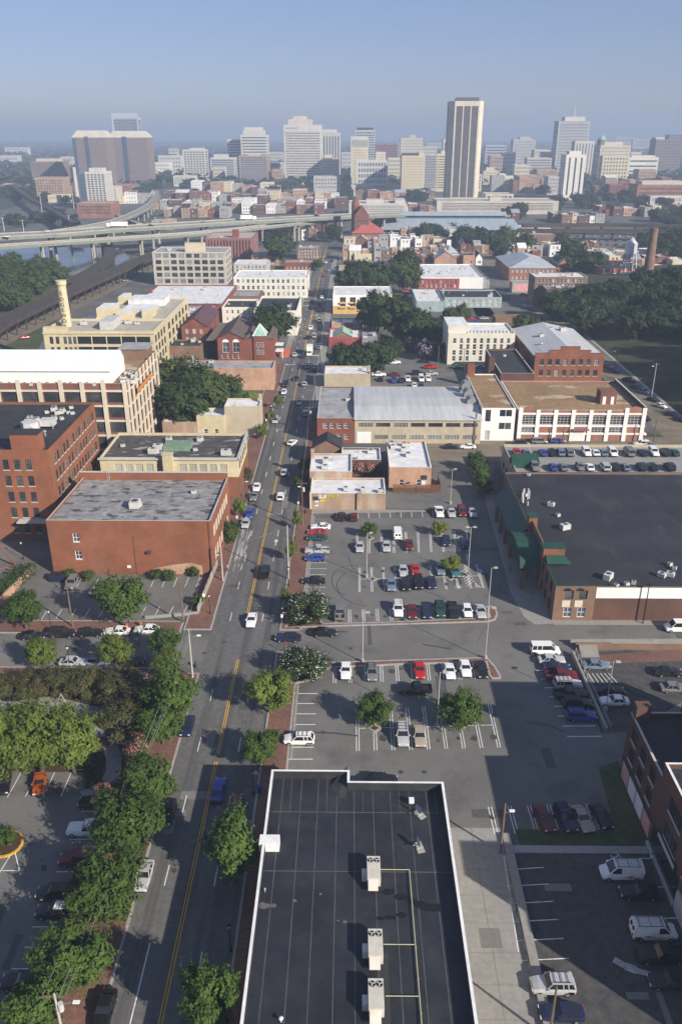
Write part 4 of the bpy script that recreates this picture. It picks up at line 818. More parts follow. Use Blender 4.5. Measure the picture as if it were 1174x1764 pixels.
o = building('brick_factory', 'two storey factory of brick panels in a white frame with brown gravel roof', 'building', rect(a0 + .05, a1, c0, c1 + 8), hb_, 'brick_pink', 'roof_gravel', par=.6, cop='roof_white', faces={0: ops})
b = MB()
for k in range(8): x = .7 + (W_ - 1.4) * k / 7; b.box(x - .6, x + .6, -.3, -.005, -.2, hb_ + (.8 if k in (0, 6, 7) else .15))
for z in (hb_ - 1.35, hb_ - 5.1, 2.0): b.box(0, W_, -.2, -.004, z, z + .55)
b.build('white_frame', M('white_wall'), o)
for k in (0, 6):
    x = .7 + (W_ - 1.4) * k / 7; x2 = x + (W_ - 1.4) / 7; b = MB(); b.face([(x, -.1, hb_ - .2), (x2, -.1, hb_ - .2), (x2, -.1, hb_ + .4), ((x + x2) / 2, -.1, hb_ + 1.3), (x, -.1, hb_ + .4)]); b.face([(x, .2, hb_ - .2), (x2, .2, hb_ - .2), (x2, .2, hb_ + .4), ((x + x2) / 2, .2, hb_ + 1.3), (x, .2, hb_ + .4)][::-1]); b.build('gablet', M('brick_pink'), o)
b = MB(); b.box(W_ * .43, W_ * .56, -1.4, -.01, 3.6, 3.9); b.box(W_ * .45, W_ * .54, -.16, -.01, 0, 3.2, 1); b.build('entrance_canopy', [M('maroon_wall'), M('white_wall')], o)
b = MB(); b.box(W_ * .69, W_ * .82, 8, 12.5, hb_ - .6, hb_ + 3.4); b.build('stair_house', M('brick_maroon'), o); b = MB(); b.box(W_ * .71, W_ * .735, 7.93, 8, hb_ - .6, hb_ + 1.8); b.box(W_ * .775, W_ * .80, 7.93, 8, hb_ - .6, hb_ + 1.8); b.build('door', M('white_wall'), o)
b = MB(); b.box(W_ - .5, W_ + .05, .4, c1 + 8 - c0, hb_ - .5, hb_ + .9, 0, 1); b.build('side_parapet', [M('brick_dark'), M('metal_light')], o)
# stepped gable warehouse
Fs = frame_px(921, 1040, 614, yb=663, yr=566); X0, X1, Y0, Y1, H = Fs; W_ = X1 - X0
zs = [H - 3.2, H - 7.2, H - 11.2]; zs = [z for z in zs if z > .8]
o = building('brick_warehouse', 'orange brick warehouse with stepped gable and wide white roof by the hill', 'building', rect(X0, X1, Y0, Y1), H, 'brick_orange', 'roof_grey', par=.2, cop='stone_trim', faces={0: [dict(n=8, w=1.5, h=2.2, z=zs, ml=1.2, style='two', trim='trim_dark', det=1, var=.2)], 3: [dict(n=9, w=1.4, h=2.0, z=zs, ml=1.5, style='two', trim='trim_dark')]})
b = MB(); st = [(.0, .2, .5), (.2, .36, 1.6), (.36, .64, 2.9), (.64, .8, 1.6), (.8, 1.0, .5)]
for u0, u1, zz_ in st: b.box(W_ * u0, W_ * u1 - .01, -.02, .4, H - .3, H + zz_ + .5); b.box(W_ * u0 - .1, W_ * u1 + .1, -.12, .5, H + zz_ + .5, H + zz_ + .75, 1)
b.build('stepped_gable', [M('brick_orange'), M('brick_maroon')], o)
gable(o, 0, W_, .6, Y1 - Y0, H - .05, 2.6, 'roof_metal', 'y', .3, 'brick_dark')
for fx, fy, s in [(.3, .55, 2), (.55, .8, 2), (.72, .75, 3), (.2, .3, 1)]: put(ac_mesh(0), 'air_conditioner', o, (W_ * fx, (Y1 - Y0) * fy, H + 1.2), 0, s * .6)
o, F = B('lower shaded wing with dark roof on the left of the stepped gable warehouse', 862, 920, 643, h=8.5, yr=601, wallm='brick_dark', roofm='roof_black', n=1, par=.8, cop='stone_trim')
b = MB(); b.box(-3, -1, 8, 10, 0, 12); b.build('chimney', M('brick_dark'), o)
# cream three storey
mat('cream_white', (.62, .58, .47), (.69, .655, .55), sc=.5, big=.06)
Fc = frame_px(772, 887, 574, yb=628, yr=556); X0, X1, Y0, Y1, H = Fc; W_ = X1 - X0
o = building('cream_building', 'pale yellow three storey building with white roof opposite the stepped gable', 'building', rect(X0, X1, Y0, Y1), H, 'cream_white', 'roof_white', par=.6, cop='trim_white', faces={0: [dict(n=9, w=1.3, h=2.0, z=rows(H, 4, 1.4, 2, 2), ml=1.2, style='sash', trim='trim_white', glass='glass', skip={(0, 2), (3, 0), (5, 0), (7, 1)})]})
b = MB(); b.box(0.02, W_ * .3, 2, Y1 - Y0, H - .6, H + 2.2); b.build('raised_bay', M('cream_white'), o); b = MB(); b.box(-.1, W_ * .31, 1.9, Y1 - Y0 + .1, H + 2.2, H + 2.4); b.build('bay_roof', M('roof_white'), o)
for k in range(12): put(vent_mesh(), 'roof_vent', o, (W_ * (.33 + .055 * k), 1.2, H - .6), 0, 1.6)
# ---------------------------------------------------------------- vehicles
CARCOL = dict(white=(.78, .78, .76), silver=(.42, .43, .44), grey=(.17, .175, .18), tan=(.36, .31, .24), black=(.012, .012, .014), navy=(.015, .022, .06), blue=(.03, .06, .30), steel=(.14, .19, .27), red=(.42, .015, .015), maroon=(.12, .012, .014), green=(.02, .06, .05), orange=(.40, .09, .02), teal=(.05, .16, .18), purple=(.06, .03, .14))
for k, c in CARCOL.items(): mat('paint_' + k, c, rough=.28, spec=.55)
# type: length, width, belt z, roof z, hood z, (x windscreen base, x roof front, x roof rear, x rear base)
CT = dict(sedan=(4.7, 1.8, .92, 1.44, .98, .78, .05, -1.05, -1.75), hatch=(4.2, 1.74, .95, 1.5, 1.0, .85, .15, -1.35, -1.95), wagon=(4.7, 1.82, 1.0, 1.62, 1.05, 1.05, .35, -1.75, -2.2), suv=(4.75, 1.88, 1.1, 1.80, 1.15, .85, .25, -1.95, -2.25), van=(5.2, 1.98, 1.25, 2.10, 1.15, 1.75, .95, -2.4, -2.55), minivan=(4.9, 1.92, 1.08, 1.74, 1.02, 1.45, .55, -2.0, -2.35), pickup=(5.4, 1.92, 1.1, 1.78, 1.15, .75, .2, -.75, -1.0), sport=(4.4, 1.78, .85, 1.28, .88, .55, -.15, -.95, -1.75))
CM = {}
def car_parts(ty, cargo=False, rack=False):
    k = (ty, cargo, rack)
    if k in CM: return CM[k]
    L, Wd, zb, zr, zh, x1, x2, x3, x4 = CT[ty]; a = L / 2; hw = Wd / 2
    b = MB(); truck = ty == 'pickup'
    tail = .62 if truck else zb
    st = [(-a, .80, .45, tail * .86), (-a + .12, .93, .28, tail * .98 if not truck else .9), (-a + .9, 1, .24, tail + (.03 if not truck else .28 * 0 + .3)), (x4 + .1 if not truck else x4, 1, .22, zb if not truck else .92), (0, 1, .22, zb), (x1, 1, .22, max(zb, zh)), (a - .75, .99, .24, zh * .93), (a - .18, .92, .28, zh * .80), (a, .74, .42, zh * .62)]
    if truck: st = [(-a, .93, .45, .72), (-a + .1, .97, .35, .74), (x4 - .02, 1, .3, .74), (x4, 1, .24, zb), (0, 1, .22, zb), (x1, 1, .22, zh), (a - .7, .99, .24, zh * .97), (a - .12, .95, .3, zh * .88), (a, .88, .45, zh * .7)]
    ring = []
    for x, f, z0, z1 in st:
        h = hw * f; i = len(b.v); zm = z0 + (z1 - z0) * .62
        b.v += [(x, -h * .9, z0), (x, -h, z0 + .14), (x, -h, zm), (x, -h * .88, z1), (x, 0, z1 + .03), (x, h * .88, z1), (x, h, zm), (x, h, z0 + .14), (x, h * .9, z0)]; ring.append(i)
    for i, j in zip(ring, ring[1:]):
        for q in range(8): b.f.append((i + q, i + q + 1, j + q + 1, j + q)[::-1]); b.m.append(0)
    b.f.append(tuple(ring[0] + q for q in range(9))); b.f.append(tuple(ring[-1] + 8 - q for q in range(9))); b.m += [0, 0]
    hb_, ht = hw * .93, hw * (.74 if zr < 1.7 else .82); zt = zr - .04
    if truck:
        for s in (-1, 1): b.box(-a + .06, x4, s * (hw - .05) - .06, s * (hw - .05) + .06, .7, 1.06)
        b.box(-a + .02, -a + .1, -hw + .05, hw - .05, .66, 1.05); b.box(-a + .1, x4, -hw + .1, hw - .1, .745, .76, 1)
    # roof skin and pillars
    b.prism([(x3, -ht), (x2, -ht), (x2 + .1, -ht * .5), (x2 + .1, ht * .5), (x2, ht), (x3, ht), (x3 - .08, ht * .5), (x3 - .08, -ht * .5)], zt - .03, zr)
    for s in (-1, 1):
        for p, q in (((x1, s * hb_, zb), (x2, s * ht, zt)), ((x4, s * hb_, zb), (x3, s * ht, zt)), (((x2 + x3) / 2 - .1, s * hb_, zb), ((x2 + x3) / 2, s * ht, zt))): b.bar(p, q, .1, .08)
        if not truck and x3 < -1.2 and zr > 1.55: xm = (x2 + x3) / 2 - (x2 - x3) * .25; b.bar((xm - .1, s * hb_, zb), (xm, s * ht, zt), .1, .08)
        b.box(x1 - .35, x1 - .12, s * (hw + .09) - .08, s * (hw + .09) + .08, zb + .02, zb + .17)
        if rack: b.bar((x3 + .2, s * ht * .8, zr + .09), (x2 - .1, s * ht * .8, zr + .09), .05, .05, 1)
    if rack:
        for q in range(3): x = x3 + .5 + q * (x2 - x3 - .8) / 2; b.bar((x, -ht * .8, zr + .1), (x, ht * .8, zr + .1), .06, .05, 1)
    b.box(-a - .04, -a + .08, -hw * .82, hw * .82, .42, .6, 1); b.box(a - .06, a + .04, -hw * .74, hw * .74, .38, .52, 1)
    body = b
    g = {}
    m = MB(); m.face([(x1 - .02, -hb_, zb), (x1 - .02, hb_, zb), (x2 - .02, ht, zt), (x2 - .02, -ht, zt)]); g['windscreen'] = m.mesh('windscreen', M('car_glass'))
    m = MB(); m.face([(x4 + .02, hb_, zb), (x4 + .02, -hb_, zb), (x3 + .02, -ht, zt), (x3 + .02, ht, zt)]); rear = m
    xs = (x2 + x3) / 2 + .35 if cargo else None
    side = []
    for s in (-1, 1):
        m = MB(); e = s * -.02
        if cargo:
            f_ = lambda x: ((x - x4) / (x1 - x4)); xb = (x1 + x4) / 2 + .7
            m.face([(xb, s * hb_ + e, zb), (x1, s * hb_ + e, zb), (x2, s * ht + e, zt), (xb, s * ht + e, zt)][::-s]); body.face([(x4, s * hb_, zb), (xb, s * hb_, zb), (xb, s * ht, zt), (x3, s * ht, zt)][::-s])
        else: m.face([(x4, s * hb_ + e, zb), (x1, s * hb_ + e, zb), (x2, s * ht + e, zt), (x3, s * ht + e, zt)][::-s])
        side.append(m.mesh('side_window', M('car_glass')))
    if cargo:
        body.face([(x4, hb_, zb), (x4, -hb_, zb), (x3, -ht, zt), (x3, ht, zt)]); rear = MB()
        for s in (-1, 1): y0, y1 = sorted((s * .12, s * .6)); rear.face([(x4 - .03, y1, zb + .15), (x4 - .03, y0, zb + .15), (x3 - .03 + (x4 - x3) * .35, y0, zt - .25), (x3 - .03 + (x4 - x3) * .35, y1, zt - .25)])
    g['rear_window'] = rear.mesh('rear_window', M('car_glass'))
    w = MB(); r_ = .34 if zr > 1.6 else .31; w.cyl((0, -.1, 0), (0, .1, 0), r_, n=14); v_ = MB(); v_.cyl((0, -.108, 0), (0, .108, 0), r_ * .62, n=10)
    wm = (w.mesh('wheel', M('tyre')), v_.mesh('rim', M('rim')))
    wx = (a - .85, -a + .95)
    wp = [(x, s * (hw - .07), r_) for x in wx for s in (-1, 1)]
    l = MB(); l.box(-.05, .07, -.17, .17, -.07, .07); hl = l.mesh('headlight', M('lamp_clear'))
    l = MB(); l.box(-.05, .05, -.13, .13, -.1, .1); tl = l.mesh('tail_light', M('lamp_red'))
    hp = [(a - .1, s * hw * .66, zh * .68) for s in (-1, 1)]; tp = [(-a + .0, s * hw * .68, tail * .80) for s in (-1, 1)]
    CM[k] = (body, g, side, wm, wp, hl, hp, tl, tp, {}); return CM[k]
USED = set()
def car(label, px, py, ang, ty, col, z=0.0, cargo=False, rack=False, far=False, group=None, roof=None, at=None):
    """one vehicle; px, py on the photograph is the middle of the vehicle, ang its heading in degrees (0 = towards the right, 90 = away)"""
    c = Vector((at[0], at[1], z)) if at else P(px, py, z + .65); zz = (z if z else .022)
    body, g, side, wm, wp, hl, hp, tl, tp, cache = car_parts(ty, cargo, rack)
    key = (col, roof)
    if key not in cache:
        cache[key] = body.mesh('body', [M('paint_' + col), M('plastic_black')], smooth=False)
    t = thing({'sedan': 'sedan_car', 'hatch': 'hatchback_car', 'wagon': 'estate_car', 'suv': 'sport_utility_car', 'van': 'van', 'minivan': 'minivan', 'pickup': 'pickup_truck', 'sport': 'coupe_car'}[ty], label, {'van': 'van', 'pickup': 'pickup truck', 'minivan': 'minivan'}.get(ty, 'car'), (c.x, c.y, zz), rad(ang), group)
    bo = put(cache[key], 'body', t)
    for n, m in g.items(): put(m, n, t)
    for m in side: put(m, 'side_window', t)
    for p in wp:
        wo = put(wm[0], 'wheel', t, p)
        if not far: put(wm[1], 'rim', wo)
    if not far:
        for p in hp: put(hl, 'headlight', t, p)
        for p in tp: put(tl, 'tail_light', t, p)
    return t
g1, g2, g3, g4, g5 = 'cars parked in the main car park', 'cars driving on the main street', 'cars parked along the streets', 'cars on the rooftop parking deck', 'cars in the shaded right car park'
A, D, Rr, Ll = 90, -90, 0, 180
for row in [
 # car park, row below the sandwich shop
 ('black sedan leftmost of the row below the sandwich shop', 588, 889, A, 'sedan', 'black'), ('dark car with maroon tail second in the row below the sandwich shop', 609, 890, A, 'hatch', 'maroon'),
 ('white pickup parked in the row beneath the wooden fence', 756, 882, D, 'pickup', 'white'), ('silver sedan between the white pickup and the dark red car', 777, 883, D, 'sedan', 'silver'), ('dark red minivan in the row beneath the wooden fence', 795, 881, D, 'minivan', 'maroon'), ('pale silver sedan at the right end of the row beneath the fence', 813, 883, D, 'sedan', 'silver'),
 # left column beside the street
 ('white sedan at the top of the column of cars beside the pavement', 552, 907, Ll, 'sedan', 'white'), ('bright red coupe just below the white sedan beside the pavement', 546, 916, Ll, 'sport', 'red'), ('dark green sedan below the red coupe beside the pavement', 546, 926, Ll, 'sedan', 'green'), ('silver pickup above the bright blue car beside the pavement', 546, 948, Ll, 'pickup', 'silver'), ('bright blue hatchback in the column beside the pavement', 542, 961, Ll, 'hatch', 'blue'), ('black sedan alone at the bottom of the column beside the pavement', 540, 1000, Ll, 'sedan', 'black'),
 # second row
 ('silver sedan left of the two small tree beds in the car park', 619, 942, D, 'sedan', 'silver'), ('silver car with sunroof under the white van', 665, 941, D, 'sedan', 'silver'), ('dark maroon sedan right of and below the white van', 704, 938, D, 'sedan', 'maroon'), ('navy hatchback beside the upper yellow green tree', 768, 932, D, 'hatch', 'navy'), ('navy sedan at the right end by the hatched bay', 799, 935, D, 'sedan', 'navy'),
 # third, double row
 ('silver grey sedan left of the red convertible', 694, 983, D, 'sedan', 'silver'), ('red convertible coupe in the middle of the car park', 715, 981, D, 'sport', 'red'), ('dark steel car left of the lower yellow green tree', 758, 980, D, 'sedan', 'steel'), ('teal car half hidden behind the lower yellow green tree', 783, 984, D, 'sedan', 'teal'), ('steel blue sedan leftmost of four facing the camera', 673, 1007, D, 'sedan', 'steel'), ('black sedan second of four facing the camera', 699, 1006, D, 'sedan', 'black'), ('black sport utility car third of four facing the camera', 720, 1004, D, 'suv', 'black'), ('navy coupe fourth of four facing the camera', 743, 1003, D, 'sedan', 'navy'),
 # row against the upper median
 ('dark grey pickup alone at the left end of the upper median', 585, 1055, A, 'pickup', 'grey'), ('white sport utility car at the upper median', 685, 1050, D, 'suv', 'white'), ('dark red sedan beside the white sport utility car at the median', 709, 1053, D, 'sedan', 'maroon'), ('dark navy sedan third in the row at the upper median', 734, 1053, D, 'sedan', 'navy'), ('dark green grey sport utility car at the upper median', 757, 1051, D, 'suv', 'green'), ('black pickup in the row at the upper median', 779, 1051, D, 'pickup', 'black'), ('white hatchback second from the right at the upper median', 804, 1052, D, 'hatch', 'white'), ('silver sedan at the rounded end of the upper median', 827, 1053, D, 'sedan', 'silver'),
 # entrance drive
 ('navy sedan turning in from the main street', 496, 1098, Ll, 'sedan', 'navy'), ('black sedan on the drive just inside the entrance', 558, 1089, Rr, 'sedan', 'black'),
 # row against the lower median
 ('white sedan leftmost under the lower median', 595, 1155, D, 'sedan', 'white'), ('slate grey estate car under the lower median', 640, 1158, D, 'wagon', 'grey'), ('bright red sedan under the lower median', 722, 1154, D, 'sedan', 'red'), ('white coupe beside the red sedan under the lower median', 774, 1156, D, 'sport', 'white'), ('white sedan between the white coupe and the black car', 801, 1151, D, 'sedan', 'white'), ('black sedan at the rounded end of the lower median', 829, 1153, D, 'sedan', 'black'),
 ('black pickup truck crossing the lower car park', 715, 1187, Ll, 'pickup', 'black'), ('white compact estate car parked beside the near street trees', 515, 1273, Ll, 'wagon', 'white'), ('silver sport utility car parked alone beside the tan sedan', 693, 1267, D, 'suv', 'silver'), ('tan sedan beside the silver sport utility car', 722, 1268, D, 'sedan', 'tan'), ('black sedan half hidden behind the black roofed building', 656, 1343, Rr, 'sedan', 'black'), ]:
    car(*row, group=g1, rack=row[4] in ('suv', 'wagon'))
car('white cargo van seen from behind in the car park', 684, 920, A, 'van', 'white', cargo=True, group=g1)
for row in [
 ('white passenger van at the top of the shaded column', 938, 1120, Rr, 'van', 'white'), ('silver sedan next to the white passenger van', 949, 1136, Rr, 'sedan', 'silver'), ('royal blue sedan below the silver one in the shaded column', 958, 1149, Rr, 'sedan', 'navy'), ('maroon black pickup in the shaded column', 966, 1164, Rr, 'pickup', 'maroon'), ('pale grey sport utility car in the shaded column', 977, 1179, Rr, 'suv', 'silver'), ('black pickup in the shaded column by the retaining wall', 982, 1196, Rr, 'pickup', 'black'), ('black boxy car above the bright blue one', 994, 1212, Rr, 'suv', 'black'), ('vivid blue sport utility car at the bottom of the shaded column', 1000, 1233, Rr, 'suv', 'blue'),
 ('purple grey sedan beyond the retaining wall stairs', 1027, 1145, Rr, 'sedan', 'steel'), ('black sedan beyond the wall above the white sedan', 1050, 1189, Rr, 'sedan', 'black'), ('white sedan half lit beyond the retaining wall', 1057, 1207, Ll, 'sedan', 'white'), ('black sedan in deep shade at the right edge', 1150, 1157, Rr, 'sedan', 'black'), ('dark car partly cut by the brick chimney', 1160, 1184, Rr, 'sedan', 'grey'),
 ('dark red sedan leftmost of four on the lower shaded row', 936, 1409, -80, 'sedan', 'maroon'), ('navy sport utility car with roof rack on the lower shaded row', 973, 1410, -80, 'suv', 'navy'), ('pale gold sedan on the lower shaded row', 1002, 1410, -80, 'sedan', 'tan'), ('low black coupe beside the shaded lawn', 1035, 1405, -80, 'sport', 'black'),
 ('black sedan between the two white work vans', 1100, 1536, Ll, 'sedan', 'black'), ('black pickup with silver bed cover in the lower right', 1138, 1645, Ll, 'pickup', 'black'), ('dark coupe in the lower right corner by the wall', 1150, 1688, Ll, 'sport', 'black'), ('silver sport utility car with black roof rack at the bottom', 951, 1697, Ll, 'suv', 'silver'), ('navy sedan with sunroof at the bottom edge', 966, 1744, Ll, 'sedan', 'navy'),
 ('white van parked at the corner of the supermarket back lane', 1168, 1081, Ll, 'van', 'white')]:
    car(*row, group=g5, rack=row[4] == 'suv')
for lab, x, y, a in [('white work van with ladder rack nearest the lawn', 1069, 1502, 180), ('white work van with side ladders, larger and lower', 1124, 1604, 0)]:
    t = car(lab, x, y, a, 'van', 'white', cargo=True, rack=True, group=g5); m = MB()
    for s in (-.3, .3): m.bar((-2.2, s, 2.3), (1.0, s, 2.3), .05)
    for k in range(9): m.bar((-2.1 + k * .36, -.3, 2.3), (-2.1 + k * .36, .3, 2.3), .04)
    m.build('ladder', M('metal_light'), t)
    for s in (-1, 1):
        m = MB()
        for k, w_ in enumerate((.7, 1.1, .5)): m.box(-1.3 + .1 * k, -1.3 + .1 * k + w_, s * 1.0 - .004, s * 1.0 + .004, .95 - k * .13, 1.02 - k * .13)
        m.build('lettering', M('trim_dark'), t)
for row in [
 ('black sedan leftmost at the kerb of the left side street', 57, 1095, Rr, 'sedan', 'black'), ('black sport utility car at the kerb of the left side street', 108, 1091, Rr, 'suv', 'black'), ('black sedan third at the kerb of the left side street', 156, 1089, Rr, 'sedan', 'black'), ('white sedan fourth at the kerb of the left side street', 202, 1087, Ll, 'sedan', 'white'), ('white sedan nearest the corner on the left side street', 253, 1084, Ll, 'sedan', 'white'),
 ('silver sedan under the lamp on the near side of the side street', 126, 1140, Rr, 'sedan', 'silver'), ('blue silver sedan on the near side of the side street', 168, 1139, Rr, 'sedan', 'steel'), ('dark car behind the round tree on the side street', 226, 1138, Rr, 'sedan', 'black'),
 ('dark grey jeep beside the blue skip in the left car park', 124, 1005, D, 'suv', 'grey'), ('white car half under the big tree in the left car park', 170, 1016, 60, 'sport', 'white'),
 ('black sedan at the left edge of the lower left car park', 7, 1348, -75, 'sedan', 'black'), ('burnt orange coupe in the lower left car park', 68, 1349, -75, 'sport', 'orange'), ('white pickup poking out from under the left trees', 152, 1428, Ll, 'pickup', 'white'), ('dark maroon estate car beneath the left trees', 135, 1480, Ll, 'suv', 'maroon'), ('black sedan beside the curved footpath', 165, 1381, Ll, 'sedan', 'black'), ('black estate car above the one with a white roof', 97, 1537, Ll, 'wagon', 'black'), ('blue silver car at the bottom left corner', 13, 1746, Ll, 'sedan', 'steel'), ('dark sedan hidden low at the left bottom edge', 40, 1690, Ll, 'sedan', 'black'),
 ('silver sedan parked at the left kerb among the near trees', 248, 1508, D, 'sedan', 'silver'), ('black sedan parked at the left kerb, near the bottom', 180, 1740, D, 'sedan', 'black'), ('dark car parked under the second tree at the left kerb', 289, 1398, D, 'sedan', 'black'), ('dark blue car parked below the corner crape myrtle', 323, 1250, D, 'sedan', 'navy'),
 ('dark red car parked at the right kerb behind the near tree', 406, 1390, A, 'sedan', 'maroon'),
 ('dark blue hatchback parked at the left kerb by the brick warehouse', 430, 885, D, 'hatch', 'blue'), ('silver hatchback parked nearest on the left kerb by the brick warehouse', 423, 902, D, 'hatch', 'silver'), ('white sedan parked at the left kerb beside the yellow building', 442, 839, D, 'sedan', 'white'), ('grey sedan parked just below the white one at the left kerb', 437, 855, D, 'sedan', 'grey'), ('silver van parked at the left kerb near the tan stuccoed house', 474, 724, D, 'minivan', 'silver'), ('grey car third in the upper queue on the left kerb', 486, 687, D, 'sedan', 'grey'), ('white car second in the upper queue on the left kerb', 489, 675, D, 'sedan', 'white'), ('black car first in the upper queue on the left kerb', 492, 662, D, 'suv', 'black')]:
    car(*row, group=g3)
t = car('black estate car with a white roof rack panel in the lower left', 97, 1569, 180, 'wagon', 'black', rack=True, group=g3); m = MB(); m.box(-1.5, .1, -.62, .62, 1.66, 1.70); m.build('roof_panel', M('white_wall'), t)
for i, row in enumerate([
 ('royal blue sedan with pale boot driving up the near street', 376, 1360, A, 'sedan', 'blue'), ('white sedan driving towards the camera by the junction', 433, 1068, D, 'sedan', 'white'), ('black pickup driving away left of the car park', 456, 985, A, 'pickup', 'black'), ('white estate car driving away near the sandwich shop', 483, 855, A, 'wagon', 'white'), ('silver sedan driving away above the white estate car', 489, 813, A, 'sedan', 'silver'), ('white sedan crossing the sunlit lane by the red brick corner', 503, 762, 70, 'sedan', 'white'), ('silver minivan in the shade beside the red brick corner', 526, 712, A, 'minivan', 'silver'), ('silver sedan driving down beside the grey roof', 515, 693, D, 'sedan', 'silver'),
 ('dark sedan in the left lane below the lorry', 510, 652, D, 'sedan', 'black'), ('silver sedan in the sun patch below the lorry', 524, 661, A, 'sedan', 'silver'), ('black estate car beside the tan store', 541, 637, A, 'wagon', 'black'), ('gold sedan just below the white lorry', 529, 631, A, 'sedan', 'tan'), ('silver sedan left of the white lorry', 507, 611, D, 'sedan', 'silver'), ('navy sedan beside the white lorry', 521, 613, D, 'sedan', 'navy'), ('steel grey car level with the red wall', 547, 598, A, 'sedan', 'steel'), ('black car just above the white lorry', 530, 581, D, 'sedan', 'black'), ('grey van beside the red wall', 541, 579, A, 'van', 'silver'), ('white pickup approaching the crossing', 535, 565, D, 'pickup', 'white'), ('silver van in the shade above the crossing', 550, 552, A, 'van', 'silver'), ('black car above the silver van', 551, 535, A, 'sedan', 'black'), ('green car in the middle of the shaded block', 550, 524, D, 'suv', 'green'), ('white sedan in the sun beyond the shaded block', 554, 512, D, 'sedan', 'white'), ('black car left of the white sedan far up the street', 536, 519, D, 'sedan', 'black'), ('red car far up the street beside the mill', 558, 475, A, 'sedan', 'red'), ('silver car far up the street near the second junction', 566, 466, A, 'sedan', 'silver'), ('white car far up the street near the second junction', 561, 452, D, 'sedan', 'white'), ('dark car waiting far up the street', 572, 449, A, 'sedan', 'black'), ('pale car farthest up the street before the viaduct', 574, 425, A, 'sedan', 'white'), ('grey car beyond the second junction', 567, 436, D, 'sedan', 'grey'), ('black car parked far up the right kerb', 581, 460, A, 'sedan', 'black'), ('blue car parked far up the right kerb', 578, 478, A, 'sedan', 'blue'), ('silver car parked far up the left kerb', 549, 455, D, 'sedan', 'silver')]):
    car(*row, group=g2, far=i > 10)
# parking deck, z 6.2
ups = [(890, 'red', 'sedan'), (905, 'steel', 'sedan'), (935, 'blue', 'sedan'), (950, 'black', 'sedan'), (964, 'steel', 'suv'), (979, 'grey', 'minivan'), (1009, 'white', 'suv'), (1024, 'white', 'sedan'), (1038, 'steel', 'sedan'), (1054, 'white', 'minivan'), (1082, 'grey', 'van'), (1107, 'navy', 'sedan'), (1125, 'white', 'suv'), (1144, 'black', 'suv'), (1160, 'green', 'sedan')]
dns = [(920, 'grey', 'suv'), (952, 'blue', 'sedan'), (969, 'grey', 'sedan'), (998, 'grey', 'hatch'), (1014, 'white', 'sedan'), (1041, 'silver', 'minivan'), (1060, 'black', 'sedan'), (1076, 'steel', 'sedan'), (1104, 'navy', 'suv'), (1123, 'black', 'sedan'), (1152, 'black', 'suv')]
ORD = ['first', 'second', 'third', 'fourth', 'fifth', 'sixth', 'seventh', 'eighth', 'ninth', 'tenth', 'eleventh', 'twelfth', 'thirteenth', 'fourteenth', 'fifteenth', 'sixteenth', 'seventeenth', 'eighteenth', 'nineteenth', 'twentieth']
for lst, y, nm in ((ups, 779, 'upper'), (dns, 804, 'lower')):
    for i, (x, c, ty) in enumerate(lst):
        car(f"{c} {dict(suv='sport utility car', hatch='hatchback').get(ty, ty)}, {ORD[i]} from the left in the {nm} row on the rooftop deck", x, y, A if (i * 7) % 3 else D, ty, c, 6.2 - (0 if nm == 'upper' else 0), far=True, group=g4)
# street behind the sandwich shop, hill street, back lots
for lab, x, y, a, ty, c in [('black sedan parked at the left end before the long warehouse', 777, 769, 0, 'sedan', 'black'), ('white sedan parked before the long warehouse', 805, 769, 180, 'sedan', 'white'), ('black minivan under the white factory wing', 897, 763, 0, 'minivan', 'black'), ('grey minivan under the white framed factory', 928, 760, 0, 'minivan', 'grey'), ('blue sedan under the white framed factory', 960, 759, 0, 'sedan', 'blue'), ('silver sport utility car by the factory entrance', 1028, 753, 180, 'suv', 'silver'), ('large white sport utility car under the framed factory', 1060, 750, 180, 'suv', 'white'), ('white sedan at the factory corner', 1098, 747, 180, 'sedan', 'white'), ('white jeep behind the rooftop deck wall', 1104, 765, 180, 'suv', 'white'), ('pale blue car beside the white jeep', 1118, 767, 180, 'sedan', 'steel'),
  ('dark pickup on the hill street below the lamp', 1082, 655, -60, 'pickup', 'black'), ('dark sedan behind the pickup on the hill street', 1095, 667, -60, 'sedan', 'black'), ('pickup with pale cab on the hill street', 1108, 675, -60, 'pickup', 'steel'), ('dark car under the pole on the hill street', 1124, 688, -60, 'sedan', 'black'), ('white sedan on the hill street', 1138, 699, -60, 'sedan', 'white'), ('purple sedan on the hill street at the right', 1157, 713, -60, 'sedan', 'purple'), ('dark car at the right edge of the hill street', 1170, 722, -60, 'sedan', 'navy'), ('black car around the factory corner', 1110, 720, -70, 'sedan', 'black'), ('silver blue car at the upper end of the hill street', 1047, 631, -60, 'sedan', 'steel'), ('blue sedan second at the upper end of the hill street', 1056, 637, -60, 'sedan', 'blue')]:
    car(lab, x, y, a, ty, c, group=g3, far=True)
